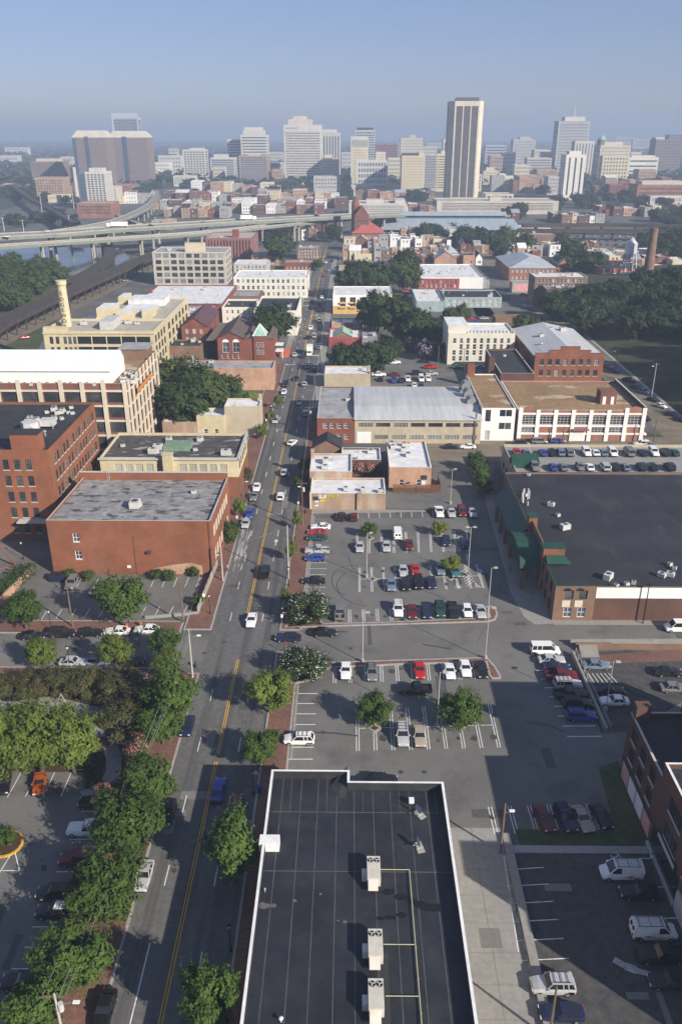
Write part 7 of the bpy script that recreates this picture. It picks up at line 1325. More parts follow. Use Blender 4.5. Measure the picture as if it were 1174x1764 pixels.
o, F = tower('great stepped stone hospital with green dome', 1034, 1086, 250, 318, 44, 'limestone', (G, 13, 11, .4, .45), (G, 7, 11, .4, .45), crown=[(.1, .8, .3, .9, 5, 'limestone')]); tower('dark brick wing of the domed hospital', 1012, 1050, 248, 312, 40, 'stone_brown', (G, 9, 12, .35, .45), (G, 7, 12, .35, .45)); tower('sunlit front block of the domed hospital', 1038, 1084, 268, 324, 20, 'cream', (G, 8, 8, .5, .5), (G, 5, 8, .4, .4))
X0, X1, Y0, Y1, H = F; s = MB(); c = ((X1 - X0) * .12, 20, H); s.cyl(c, (c[0], c[1], H + 9), 8, n=12); s.build('drum', M('stone_brown'), o); s = MB(); s.cyl((c[0], c[1], H + 9), (c[0], c[1], H + 13), 8.2, 4.5, n=12); s.cyl((c[0], c[1], H + 13), (c[0], c[1], H + 16), 4.5, .6, n=12); s.cyl((c[0], c[1], H + 16), (c[0], c[1], H + 19), .5, n=6); s.build('dome', M('copper'), o)
tower('pale block with four dark ribbons and a peaked front', 1083, 1134, 271, 312, 40, 'offwhite', (BD, 1, 4, 1, .3), (BD, 1, 4, 1, .2), crown=[(.1, .9, .1, .9, 3, 'offwhite')]); tower('dark brown slab at the right edge', 1130, 1176, 240, 305, 40, 'stone_brown', (G, 10, 12, .6, .5), (G, 8, 12, .5, .5), crown=[(.5, 1, .2, .8, 9, 'steel_blue'), (.0, .35, .2, .8, 4, 'precast')]); tower('long red and white banded block on the slope', 1098, 1180, 318, 350, 40, 'brick_pink', (G, 22, 3, .5, .45), None, name='office_building', crown=[(.1, 1, .1, .8, 4, 'precast')]); tower('white colonnade in front of the red banded block', 1120, 1180, 338, 352, 12, 'tower_white', (G, 12, 2, .6, .6), None, name='office_building', glass='glass_dark')
tower('small brick block with pale roof on the slope', 1050, 1082, 318, 340, 26, 'brick_maroon', (G, 6, 3, .3, .4), None, name='office_building')
for i, (a, b_, yt, yb, mm, lab) in enumerate([(668, 690, 272, 312, 'limestone', 'narrow pale block left of the broad cream one'), (686, 704, 246, 288, 'stone_grey', 'grey block behind the brown banded office'), (726, 752, 252, 290, 'precast', 'tan block behind the blue curtain wall office'), (744, 764, 268, 306, 'offwhite', 'pale block in shade behind the cream banded office'), (588, 606, 262, 300, 'stone_grey', 'grey block at the end of the street'), (844, 866, 268, 304, 'brick_tan', 'tan brick block right of the tallest tower'), (866, 888, 262, 298, 'stone_grey', 'grey ribbed block before the far hospital'), (886, 912, 284, 316, 'limestone', 'pale stone court block below the hospital'), (934, 960, 262, 300, 'precast', 'pale wing left of city hall'), (1018, 1036, 262, 306, 'stone_grey', 'grey tower between the slab and the dome'), (1086, 1104, 262, 300, 'limestone', 'stone block behind the peaked one'), (1100, 1130, 292, 322, 'brick_tan', 'tan brick block before the peaked one'), (890, 930, 302, 330, 'brick_tan', 'brown flats left of the slab tower'), (944, 968, 304, 336, 'stone_grey', 'grey flats at the foot of the slab tower'), (366, 386, 288, 318, 'precast', 'tan block beneath the dark banded office'), (264, 292, 280, 304, 'offwhite', 'pale low block right of the twin towers'), (468, 486, 292, 322, 'brick_tan', 'brown block left of the bank tower'), (540, 586, 304, 330, 'stone_grey', 'low grey block at the foot of the bank tower'), (272, 312, 268, 300, 'tower_white', 'white temple like hall far behind the pale offices'), (290, 306, 256, 272, 'tower_white', 'white block on the far ridge left'), (462, 488, 280, 312, 'stone_grey', 'grey columned block between the tan office and the bank tower'), (460, 487, 262, 284, 'precast', 'pale block far behind the tan office'), (0, 30, 268, 288, 'tower_white', 'long white shed at the far left horizon'), (8, 48, 254, 266, 'offwhite', 'low pale works on the left horizon'), (104, 124, 270, 290, 'precast', 'low pale block left of the twin towers'), (256, 270, 292, 306, 'offwhite', 'white gabled house right of the twin towers'), (792, 830, 300, 330, 'precast', 'shaded block behind the tallest tower'), (1090, 1120, 240, 262, 'stone_grey', 'grey block in the far haze at the right'), (1060, 1090, 236, 256, 'precast', 'pale block in the far haze at the right'), (735, 762, 246, 262, 'tower_white', 'arched white arena far behind'), (196, 226, 318, 340, 'brick_pink', 'pink brick block below the twin towers'), (176, 200, 322, 352, 'precast', 'pale curved block below the twin towers')]):
    tower(lab, a, b_, yt, yb, 30, mm, (G, 8, max(2, int((yb - yt) / 7)), .45, .45), None, name='office_building')
# rotated-roof train shed and the old station
F = frame_px(655, 898, 395, yb=408, d=40); X0, X1, Y0, Y1, H = F; w_ = X1 - X0
t = thing('train_shed', 'very long train shed with pale blue grey roof in two tiers', 'train shed', (X0, Y0, 0)); s = MB(); s.face([(0, 0, H), (w_, 0, H), (w_ - 4, 24, H + 7), (4, 24, H + 7)]); s.face([(-.1, 0, H - .6), (w_, 0, H - .6), (w_, 0, H), (-.1, 0, H)]); s.face([(w_, 0, H), (w_, 60, H), (w_ - 4, 36, H + 7), (w_ - 4, 24, H + 7)]); s.face([(4, 36, H + 7), (w_ - 4, 36, H + 7), (w_, 60, H), (0, 60, H)]); s.build('lower_roof', M('train_roof'), t)
s = MB(); s.face([(8, 22, H + 9.5), (w_ - 10, 22, H + 9.5), (w_ - 10, 30, H + 12.5), (8, 30, H + 12.5)]); s.face([(8, 30, H + 12.5), (w_ - 10, 30, H + 12.5), (w_ - 10, 38, H + 9.5), (8, 38, H + 9.5)]); s.build('upper_roof', M('train_roof'), t); s = MB(); s.box(9, w_ - 11, 24, 36, H + 6, H + 9.6); s.build('clerestory', M('steel_blue'), t)
for k in range(33): s = MB() if k == 0 else s; (s.box(-.35, .35, 0, .7, 0, H - .7) if k == 0 else None); me_ = s.mesh('column', M('metal_dark')) if k == 0 else me_; put(me_, 'column', t, (1 + (w_ - 2) * k / 32, .4, 0))
s = MB(); s.box(1, w_ - 1, 3, 3.3, 2.5, H - 3); s.build('pale_panels', M('stone_grey'), t); s = MB(); s.box(0, w_, .8, 1.1, 0, 2.2); s.build('plinth', M('stone_grey'), t)
F = frame_px(606, 660, 402, yb=420, d=30); X0, X1, Y0, Y1, H = F; w_ = X1 - X0
t = building('railway_station', 'old red brick railway station with steep red tiled roof and clock tower', 'station', rect(*F[:4]), H, 'brick_pink', None, par=0, faces={0: [dict(n=9, w=1.6, h=3, z=[H * .35], ml=2, style='pane', trim='trim_white', var=.5)]}); hip(t, 0, w_, 0, 30, H, 9, 'roof_red', .8)
x0_, x1_ = RY(610, 380, F[2] + 8)[0] - X0, RY(635, 380, F[2] + 8)[0] - X0; zt = RY(622, 372, F[2] + 8)[1]; za = RY(622, 354, F[2] + 8)[1]; s = MB(); s.box(x0_, x1_, 8, 20, 0, zt); s.build('tower', M('brick_maroon'), t); gable(t, x0_, x1_, 8, 20, zt, za - zt, 'roof_red', 'y', .2, 'brick_maroon')
s = MB(); zz_ = RY(611, 341, F[2] + 20)[1]; s.cyl((x0_ + 1, 21, 0), (x0_ + 1, 21, zz_ - 6), 3.6, n=10); s.cyl((x0_ + 1, 21, zz_ - 6), (x0_ + 1, 21, zz_ - 2), 3.8, 2.6, n=10); s.cyl((x0_ + 1, 21, zz_ - 2), (x0_ + 1, 21, zz_), 2.6, .3, n=10); s.build('clock_turret', M('brick_maroon'), t)
for k, (fx, fz) in enumerate([(.3, .6), (.5, .6), (.7, .6), (.3, .8), (.5, .8), (.7, .8)]): put(win_mesh(1.2, 2.6, 'pane', 'glass_dark', 'trim_cream')[2], 'window', t, (x0_ + (x1_ - x0_) * fx, 7.8, zt * fz - 1))
# ---------------------------------------------------------------- elevated highway, ramps, rail viaduct
def viaduct(name, label, cat, pl, z, wd, th, mdeck, mgir, pier_step, mp='conc_pier', pr=1.0, rail=.9, z1=None, two=True):
    n_ = len(pl); P3 = []
    for i, (x, y) in enumerate(pl): zz_ = z if z1 is None else z + (z1 - z) * i / (n_ - 1); P3.append(P(x, y, zz_))
    t = thing(name, label, cat, tuple(P3[0])); o3 = P3[0]; d = MB(); g = MB(); k = MB(); pts_ = [p - o3 for p in P3]; nor = []
    for i in range(n_):
        a = pts_[max(0, i - 1)]; c = pts_[min(n_ - 1, i + 1)]; v = (c - a); v.z = 0; v.normalize(); nor.append(Vector((-v.y, v.x, 0)) * (wd / 2))
    up = Vector((0, 0, 1))
    for i in range(n_ - 1):
        a, b = pts_[i], pts_[i + 1]; na, nb = nor[i], nor[i + 1]
        d.face([a - na, b - nb, b + nb, a + na]) if (b - a).cross(na).z > 0 else d.face([a + na, b + nb, b - nb, a - na])
        for s in (-1, 1):
            g.face([a + na * s, b + nb * s, b + nb * s - up * th, a + na * s - up * th]); k.face([a + na * s, b + nb * s, b + nb * s + up * rail, a + na * s + up * rail]); k.face([a + na * s * .975, b + nb * s * .975, b + nb * s * .975 + up * rail, a + na * s * .975 + up * rail]); k.face([a + na * s, b + nb * s, b + nb * s * .975, a + na * s * .975] if 0 else [a + na * s + up * rail, b + nb * s + up * rail, b + nb * s * .975 + up * rail, a + na * s * .975 + up * rail])
        g.face([a - na - up * th, b - nb - up * th, b + nb - up * th, a + na - up * th])
    d.build('deck', M(mdeck), t); g.build('girder', M(mgir), t); k.build('barrier', M(mp), t)
    acc = 0; nxt = pier_step * .4
    for i in range(n_ - 1):
        a, b = pts_[i], pts_[i + 1]; L_ = (b - a).length
        while nxt <= acc + L_:
            f = (nxt - acc) / L_; c = a.lerp(b, f); nn = nor[i].lerp(nor[i + 1], f); m = MB(); zz_ = c.z + o3.z
            for s in ((-.55, .55) if two else (0,)): q = c + nn * s; m.cyl((q.x, q.y, -o3.z - .3), (q.x, q.y, c.z - th), pr, pr * .9, n=8)
            m.bar(c - nn * .8 - up * (th + .7), c + nn * .8 - up * (th + .7), pr * 1.3, 1.4); m.build('pier', M(mp), t); nxt += pier_step
        acc += L_
    return t
viaduct('highway_viaduct', 'long pale concrete motorway viaduct crossing the whole left half', 'viaduct', [(-60, 410), (0, 406), (100, 401), (200, 393), (300, 387), (400, 381), (500, 376), (600, 371), (690, 368)], 18, 21, 2.2, 'deck_conc', 'girder_green', 42, pr=1.2)
viaduct('slip_road', 'lower slip road in front of the motorway viaduct', 'viaduct', [(-60, 428), (0, 424), (120, 416), (230, 409), (320, 403), (400, 396), (470, 388), (540, 381), (600, 376)], 12.5, 10, 1.8, 'deck_conc', 'girder_green', 36, z1=15, pr=.95)
viaduct('slip_road', 'curving ramp that climbs from the viaduct towards the striped offices', 'viaduct', [(100, 398), (150, 391), (195, 382), (225, 371), (248, 360), (262, 350), (270, 338), (268, 328)], 16, 10, 1.6, 'deck_conc', 'girder_green', 40, z1=9, pr=.8, two=False)
viaduct('slip_road', 'short ramp that drops from the curve back under the motorway', 'viaduct', [(205, 370), (222, 379), (245, 386), (270, 388)], 11, 8, 1.4, 'deck_conc', 'girder_green', 40, z1=9, pr=.7, two=False)
viaduct('rail_viaduct', 'dark steel rail viaduct running diagonally along the river', 'viaduct', [(-40, 580), (0, 556), (60, 527), (120, 500), (180, 474), (230, 453), (268, 437), (300, 424)], 7.5, 11, 1.4, 'rust', 'rust', 11, mp='rust', pr=.4, rail=.5)
viaduct('rail_viaduct', 'second dark rail viaduct curving away under the motorway', 'viaduct', [(120, 488), (150, 470), (175, 455), (188, 442), (190, 430), (183, 418)], 7.5, 8, 1.2, 'rust', 'rust', 14, mp='rust', pr=.4, rail=.4)
viaduct('rail_viaduct', 'straight rail trestle in the far left', 'viaduct', [(20, 318), (60, 345), (110, 372), (130, 384)], 12, 9, 1.6, 'rust', 'rust', 30, mp='rust', pr=.6, two=False)
viaduct('rail_viaduct', 'long low rail trestle right of the train shed', 'viaduct', [(890, 396), (960, 397), (1040, 397), (1120, 398), (1200, 400)], 8, 10, 1.6, 'rust', 'rust', 24, mp='rust', pr=.6); viaduct('rail_viaduct', 'upper rail trestle behind the far car park', 'viaduct', [(900, 388), (980, 387), (1060, 387), (1200, 390)], 9, 10, 1.6, 'rust', 'rust', 30, mp='rust', pr=.6)
def lorry(label, px, py, z, ang, L_=14, far=True):
    c = P(px, py, z + 1.5); t = thing('articulated_lorry', label, 'lorry', (c.x, c.y, z), rad(ang)); m = MB(); m.box(-L_ / 2, L_ / 2 - 3.2, -1.3, 1.3, 1.0, 4.0); m.build('trailer', M('white_wall'), t); m = MB(); m.box(L_ / 2 - 2.8, L_ / 2, -1.25, 1.25, .6, 3.2); m.build('cab', M('white_wall'), t)
    m = MB(); [m.cyl((x, -1.2, .5), (x, 1.2, .5), .5, n=8) for x in (-L_ / 2 + 1.5, -L_ / 2 + 2.7, L_ / 2 - 4, L_ / 2 - 1)]; m.build('axle', M('tyre'), t)
lorry('white articulated lorry on the motorway, left of centre', 202, 388, 18, 185, 16); lorry('white box lorry on the motorway, near the maroon mill', 428, 376, 18, 5, 13)
for i, (lab, x, y, c_) in enumerate([('white car on the motorway at the far left', 12, 407, 'white'), ('white van on the motorway behind the lamp mast', 82, 398, 'white'), ('pale car on the motorway left of the lorry', 155, 397, 'silver'), ('dark car on the motorway right of the lorry', 260, 388, 'black'), ('white car on the motorway right of the lorry', 240, 386, 'white'), ('dark car on the motorway above the mill', 350, 383, 'grey'), ('silver car on the motorway past the box lorry', 480, 374, 'silver'), ('black car on the motorway near the street', 545, 371, 'black')]): car(lab, x, y, 5, 'sedan', c_, 18.02, far=True, group='cars on the motorway viaduct')
# far car park rows, right
r9 = random.Random(8)
for rw_, (yy, xa, xb, n_) in enumerate([(407, 965, 1165, 15), (414, 985, 1150, 12), (421, 990, 1075, 7)]):
    for k in range(n_):
        c_ = r9.choice(['white', 'silver', 'grey', 'black', 'maroon', 'navy', 'white']); car(f'{c_} car, {ORD[k]} from the left in the {["back", "middle", "front"][rw_]} row of the far car park', xa + (xb - xa) * k / (n_ - 1), yy, 90, 'sedan', c_, far=True, group='cars in the far car park')
# ---------------------------------------------------------------- street furniture
def base_top(bx, by, tx, ty):
    c = P(bx, by); return c, max(2.5, RY(tx, ty, c.y)[1])
def light_pole(label, bx, by, tx, ty, heads=1, ang=0):
    c, h = base_top(bx, by, tx, ty); h = min(h, 12.5); t = thing('light_pole', label, 'light pole', (c.x, c.y, 0), ang, 'car park light poles')
    m = MB(); m.cyl((0, 0, 0), (0, 0, .75), .32, n=10); m.build('concrete_base', M('conc_pier'), t); m = MB(); m.cyl((0, 0, .7), (0, 0, h), .09, .06); m.build('pole', M('pole_grey'), t)
    for s in (1, -1)[:heads]: m = MB(); m.bar((0, 0, h - .05), (s * .5, 0, h - .02), .06); m.box(s * .75 - .38, s * .75 + .38, -.22, .22, h - .06, h + .12); m.build('lamp_head', M('pole_grey'), t)
for a in [('tall car park light pole at the grass bed of the upper rows', 631, 995, 632, 918), ('tall light pole beside the hatched bays', 805, 992, 811, 908, 2), ('light pole at the rounded end of the upper median', 839, 1063, 843, 1050 - 72), ('light pole on the lower median, left', 624, 1141, 625, 1055), ('light pole on the lower median, right', 835, 1135, 841, 1047), ('light pole beside the broad tree in the lower lot', 752, 1252, 757, 1158), ('light pole in the lot beside the stairs', 1042, 1225, 1050, 1140), ('light pole by the small lot of the sandwich shop', 775, 868, 777, 808)]: light_pole(*a)
def lantern(label, bx, by, h=4.2):
    c = P(bx, by); t = thing('lantern_post', label, 'street lamp', (c.x, c.y, .13), 0, 'black lantern posts'); m = MB(); m.cyl((0, 0, 0), (0, 0, .6), .16, .1); m.cyl((0, 0, .6), (0, 0, h - .5), .06, .05); m.build('post', M('black_iron'), t)
    m = MB(); m.cyl((0, 0, h - .5), (0, 0, h - .05), .12, .2); m.build('lantern', M('lantern'), t); m = MB(); m.cyl((0, 0, h - .05), (0, 0, h + .2), .26, .03); m.build('cap', M('black_iron'), t)
for a in [('black lantern post on the left pavement by the wooden fence corner', 362, 1058), ('black lantern post on the side street pavement', 89, 1086), ('black lantern post between the silver side street cars', 121, 1150), ('lantern post with pale globe in the walled alley', 41, 964), ('black lantern post on the pavement beside the black roofed building', 398, 1640), ('black lantern post with a white notice beside the near right tree', 437, 1370), ('lantern post by the left kerb near the brick warehouse', 377, 985), ('lantern post on the right pavement near the flowering bush', 497, 1010)]: lantern(*a)
WT = {}
def utility(label, bx, by, tx, ty, arm=1, lamp=None, grey=0, trans=0, key=None, z=None):
    c = P(bx, by); z0 = 0
    h = min(RY(tx, ty, c.y)[1], 15); t = thing('utility_pole', label, 'utility pole', (c.x, c.y, z0), 0, 'utility poles'); m = MB(); m.cyl((0, 0, 0), (0, 0, h), .17, .11); m.build('pole', M('pole_grey' if grey else 'wood_pole'), t)
    if arm:
        m = MB(); m.box(-1.25, 1.25, -.06, .06, h - .5, h - .36); [m.cyl((x, 0, h - .36), (x, 0, h - .15), .05) for x in (-1.1, -.5, .5, 1.1)]; m.build('crossarm', M('wood_pole'), t)
    if lamp: m = MB(); m.bar((0, 0, h - 1.6), (lamp, 0, h - 1.2), .06); m.build('lamp_arm', M('metal_grey'), t); m = MB(); m.box(lamp - .12, lamp + .55, -.16, .16, h - 1.26, h - 1.1); m.build('lamp_head', M('lantern'), t)
    if trans: m = MB(); m.cyl((.4, 0, h - 2.4), (.4, 0, h - 1.4), .28, n=10); m.build('transformer', M('metal_light'), t)
    WT[label] = Vector((c.x, c.y, h - .15)); return t
for a in [('wooden pole with street lamp at the left street corner', 332, 1168, 324, 1084, 0, 1.4, 1), ('wooden pole in front of the big tree in the left car park', 316, 1073, 306, 990, 0), ('leaning wooden pole beside the lone left car park tree', 126, 1080, 111, 1000, 0), ('bare pole on the left pavement by the brick wall', 384, 1001, 380, 940, 0, None, 1), ('wooden pole with crossarm rising from the near left trees', 243, 1400, 242, 1330, 1, 1.2), ('wooden pole with crossarm and transformer at the bottom left', 112, 1800, 106, 1712, 1, 1.8, 1, 1), ('wooden pole on the left pavement by the yellow building', 419, 856, 416, 822, 1, .8), ('wooden pole beside the tan house', 463, 742, 460, 693, 0, .8), ('wooden pole left of the street queue', 477, 704, 475, 650, 0), ('wooden pole at the sandwich shop kerb', 521, 905, 513, 830, 1, -.8, 0, 1), ('pole with lamp on the right pavement by the blue car', 497, 998, 489, 905, 0, None, 1), ('wooden pole beside the red brick corner', 524, 782, 523, 752, 0), ('wooden pole with transformers in the shaded street', 533, 745, 531, 700, 1, None, 0, 1), ('pole beside the tan stuccoed store', 542, 695, 541, 645, 1), ('pole before the red walled store', 551, 640, 551, 590, 1, None, 0, 1), ('pole by the unfinished block', 558, 585, 558, 548, 1), ('wooden pole with box at the warehouse end', 816, 765, 819, 705, 0, None, 0, 1), ('wooden pole beside the red pickup', 754, 628, 753, 595, 0), ('wooden pole before the cream building', 797, 640, 799, 600, 1), ('thin dark pole before the long parking deck, left', 967, 770, 969, 735, 0), ('thin dark pole before the parking deck, right', 1123, 768, 1126, 722, 0), ('dark lamp pole on the hill street', 1058, 636, 1060, 600, 0, -1.2), ('pale pole with crossarm on the grassy hill', 1121, 684, 1127, 625, 1, -1.4, 1), ('dark pole at the corner of the back street', 977, 768, 978, 726, 0), ('brown wooden pole on the concrete corner by the shaded lawn', 861, 1468, 860, 1384, 0, .7), ('brown wooden pole at the bottom edge by the navy sedan', 944, 1790, 938, 1700, 0)]: utility(*a)
c = P(1106, 1074); t = thing('lamp_post', 'black lamp post with a double head by the supermarket back wall', 'lamp post', (c.x, c.y, 0)); m = MB(); m.cyl((0, 0, 0), (0, 0, 8.2), .12, .09); m.build('post', M('black_iron'), t); m = MB(); m.box(-.5, .5, -.3, .3, 8.2, 8.45); m.build('lamp_head', M('black_iron'), t)
def wire(label, a, b, sag=.8, dx=0):
    a = WT[a] + Vector((dx, 0, 0)); b = (WT[b] if isinstance(b, str) else Vector(b)) + Vector((dx, 0, 0)); m = MB(); pv = a
    for k in range(1, 9):
        f = k / 8; q = a.lerp(b, f); q.z -= sag * 4 * f * (1 - f); m.cyl(pv, q, .028, n=4, cap=False); pv = q
    tag(m.build('power_line', M('metal_grey')), label, 'power line', 'overhead wires')
n1, n2 = 'wooden pole with crossarm and transformer at the bottom left', 'wooden pole with crossarm rising from the near left trees'
for dx, nm in ((-1.1, 'outer left'), (.5, 'inner'), (1.1, 'outer right')): wire(f'{nm} overhead wire between the two near left poles', n1, n2, 1.0, dx); wire(f'{nm} overhead wire from the near left poles to the street corner', n2, 'wooden pole with street lamp at the left street corner', 1.0, dx * .5)
wire('overhead wire crossing the street above the bright blue hatchback', 'bare pole on the left pavement by the brick wall', 'pole with lamp on the right pavement by the blue car', .6); wire('overhead wire along the right pavement by the sandwich shop', 'wooden pole at the sandwich shop kerb', 'wooden pole with transformers in the shaded street', .9); wire('overhead wire from the shaded street to the tan store', 'wooden pole with transformers in the shaded street', 'pole beside the tan stuccoed store', .8)
# retaining wall, railings and steps at the right
a, b = P(984, 1128), P(1043, 1262); m = MB(); m.bar((a.x, a.y, .45), (b.x, b.y, .45), .5, .95); tag(m.build('retaining_wall', M('concrete')), 'long low concrete retaining wall beside the shaded column of cars', 'wall')
t = thing('railing', 'pale metal railing along the retaining wall by the stairs', 'railing', tuple(a + Vector((.6, 0, 0)))); d = b - a; m = MB()
for z in (.7, 1.2): m.bar((0, 0, z + .3), (d.x, d.y, z + .3), .05)
m.build('rail', M('pole_grey'), t); pm = MB(); pm.bar((0, 0, 0), (0, 0, 1.5), .06); pme = pm.mesh('post', M('pole_grey'))
for k in range(12): put(pme, 'post', t, tuple(d * (k / 11)))
t = thing('staircase', 'short flight of concrete steps between brick walls', 'stairs', tuple(P(1000, 1132))); m = MB()
for k in range(7): m.box(0, 3.2, 2 - k * .35, 2.35 - k * .35, 0, 1.1 - k * .15)
m.build('step', M('concrete'), t)['kind'] = 'stuff'; m = MB(); m.box(-.4, 6, 2.5, 2.8, 0, 1.3); m.box(6, 30, 2.5, 2.8, 0, 1.0); m.build('brick_wall', M('brick_brown'), t)
q0, q1 = P(985, 1122), P(1200, 1100); m = MB(); m.bar((q0.x, q0.y + 2, .6), (q1.x, q1.y - 2, .6), .35, 1.2); tag(m.build('low_wall', M('concrete')), 'low grey wall along the supermarket back lane', 'wall')
sheet('brick_walk', pxs([(1015, 1130), (1180, 1118), (1180, 1138), (1020, 1145)]), .04, 'brick_pave')
# wheel stops in the lower right bays
ws_ = MB(); ws_.box(-.1, .1, -.9, .9, 0, .14); wsm = ws_.mesh('wheel_stop', M('kerb'))
for i, (x, y) in enumerate([(868, 1485), (871, 1517), (875, 1548), (880, 1560), (889, 1592), (898, 1626), (905, 1660)]):
    q = P(x, y); tag(put(wsm, 'wheel_stop', None, (q.x + .3, q.y, .022)), f'concrete wheel stop, {ORD[i]} from the lawn along the alley kerb', 'wheel stop', 'wheel stops in the lower right bays')
# left: fences, patio, umbrella, picnic tables, red truss
a, b = P(374, 975), P(342, 1056); m = MB()
for k in range(24): q = a.lerp(b, k / 23); m.box(q.x - .1, q.x + .1, q.y - .55, q.y + .45, 0, 1.5 + .12 * (k % 3))
tag(m.build('board_fence', M('conc_pier')), 'weathered fence along the right edge of the left car park', 'fence'); a, b = P(342, 1058), P(250, 1066); m = MB(); m.bar((a.x, a.y, .3), (b.x, b.y, .3), .3, .6); tag(m.build('low_wall', M('concrete')), 'low stone wall at the bottom of the left car park', 'wall')
sheet('patio', pxs([(0, 1206), (90, 1200), (180, 1220), (182, 1270), (0, 1262)]), .05, 'concrete'); sheet('mulch_bed', pxs([(-30, 1168), (320, 1160), (290, 1215), (182, 1222), (92, 1204), (-30, 1208)]), .03, 'mulch'); sheet('mulch_bed', pxs([(-30, 1262), (182, 1268), (205, 1300), (170, 1330), (-30, 1330)]), .028, 'mulch'); sheet('mulch_bed', pxs([(205, 1300), (290, 1200), (320, 1200), (290, 1330), (60, 1790), (-20, 1790), (120, 1570), (190, 1400), (170, 1370)]), .024, 'mulch')
fp = MB(); l = [(190, 1284), (196, 1305), (196, 1330), (182, 1350), (160, 1364), (142, 1372)]
for p, q in zip(l, l[1:]): strip(fp, P(*p), P(*q), 2.2, .05 + .0005 * len(fp.f))
tag(fp.build('footpath', M('concrete')), kind='structure')
c = P(14, 1206); t = thing('patio_umbrella', 'bright blue patio umbrella above a round table', 'umbrella', (c.x, c.y, .05)); m = MB(); m.cyl((0, 0, 0), (0, 0, 2.6), .04); m.build('pole', M('metal_grey'), t)
m = MB()
for k in range(8): t0, t1 = k * .785, (k + 1) * .785; m.face([(1.5 * math.cos(t0), 1.5 * math.sin(t0), 2.1), (1.5 * math.cos(t1), 1.5 * math.sin(t1), 2.1), (0, 0, 2.65)])
m.build('canopy', mat('umbrella_blue', (.02, .09, .55), rough=.6), t)
def picnic(lab, px, py):
    c = P(px, py); t = thing('picnic_table', lab, 'table', (c.x, c.y, .05)); m = MB(); m.cyl((0, 0, .7), (0, 0, .75), .75, n=10); m.build('table_top', M('metal_dark'), t); m = MB(); m.cyl((0, 0, 0), (0, 0, .7), .08); m.build('pedestal', M('metal_dark'), t)
    s = MB(); s.box(-.28, .28, -.2, .2, .4, .45); s.box(-.04, .04, -.04, .04, 0, .4); sme = s.mesh('seat', M('metal_dark'))
    for k in range(4): put(sme, 'seat', t, (1.15 * math.cos(k * 1.57), 1.15 * math.sin(k * 1.57), 0), k * 1.57 + 1.57)
picnic('round metal table under the blue umbrella', 22, 1210); picnic('round metal table on the patio without umbrella', 54, 1207)
t = thing('swing_frame', 'pale A shaped frame on the mulch beside the patio', 'frame', tuple(P(108, 1216))); m = MB(); m.bar((-.9, 0, 0), (0, 0, 2.4), .09); m.bar((.9, 0, 0), (0, 0, 2.4), .09); m.build('leg', M('pole_grey'), t); m = MB(); m.bar((0, 0, 2.4), (-1.8, 1.2, .1), .08); m.build('brace', M('wood_pole'), t)
c = P(28, 975); t = thing('steel_truss', 'red painted leaning steel frame at the left edge', 'frame', (c.x, c.y, 0)); m = MB(); m.bar((0, 0, .2), (-8.5, 1.0, 14), .34); m.build('main_beam', M('brick_maroon'), t); m = MB(); m.bar((0, 0, .2), (-7, -4.5, .4), .3); m.build('ground_beam', M('brick_maroon'), t)
a, b = P(58, 985), P(-5, 1050); m = MB(); m.bar((a.x, a.y, .8), (b.x, b.y, .8), .35, 1.7); tag(m.build('bank_wall', M('brick_pale')), 'low brick wall holding the ivy bank', 'wall')
F0 = P(82, 901, 5.0); tag((lambda m: (m.box(P(25, 905, 5).x, LB[0] - .1, F0.y, F0.y + 4, 4.8, 5.1), m.build('canopy_slab', M('stone_grey')))[1])(MB()), 'flat pale canopy bridging the alley beside the orange brick building', 'canopy')
# signs and small things
c = P(140, 470, 0)
for lab, px, py, mm in [('blue letter box on the pavement beside the black roofed building', 447, 1366, 'paint_blue'), ('orange red traffic barrel on the side street pavement', 243, 1080, 'orange_red'), ('second orange red barrel nearer the white sedan', 219, 1083, 'orange_red')]:
    c = P(px, py); t = thing('letter_box' if 'letter' in lab else 'traffic_barrel', lab, 'letter box' if 'letter' in lab else 'barrel', (c.x, c.y, .14)); m = MB()
    if 'letter' in lab: m.box(-.3, .3, -.3, .3, .15, 1.0); [m.box(x - .04, x + .04, y - .04, y + .04, 0, .15) for x in (-.24, .24) for y in (-.24, .24)]; m.cyl((-.3, 0, 1.0), (.3, 0, 1.0), .3, n=12)
    else: m.cyl((0, 0, 0), (0, 0, .95), .3, .24, n=12); m.cyl((0, 0, .35), (0, 0, .5), .3, .28, n=12)
    m.build('body', M(mm), t)
for i, (x, y) in enumerate([(888, 1008), (897, 1030), (885, 925), (892, 945)]):
    c = P(x, y); t = thing('bollard', f'stout pale bollard, {ORD[i]} along the supermarket kerb', 'bollard', (c.x, c.y, .03), 0, 'bollards by the supermarket'); m = MB(); m.cyl((0, 0, 0), (0, 0, .9), .14, n=10); m.build('shaft', M('conc_pier'), t); m = MB(); m.cyl((0, 0, .9), (0, 0, 1.0), .14, .06, n=10); m.build('top', M('conc_pier'), t)
# far lamp masts by the motorway
for i, (bx, by, tx, ty) in enumerate([(75, 380, 66, 333), (122, 402, 119, 372), (42, 402, 38, 380), (8, 398, 5, 376), (128, 360, 126, 322), (700, 372, 700, 352)]):
    c, h = base_top(bx, by, tx, ty); t = thing('lamp_mast', f'tall pale lamp mast near the motorway, {ORD[i]} of the hazy masts', 'lamp mast', (c.x, c.y, 0), 0, 'motorway lamp masts'); m = MB(); m.cyl((0, 0, 0), (0, 0, h), .45, .25); m.build('mast', M('metal_light'), t); m = MB(); m.box(-1.6, 1.6, -.4, .4, h, h + .4); m.build('lamp_bar', M('metal_light'), t)
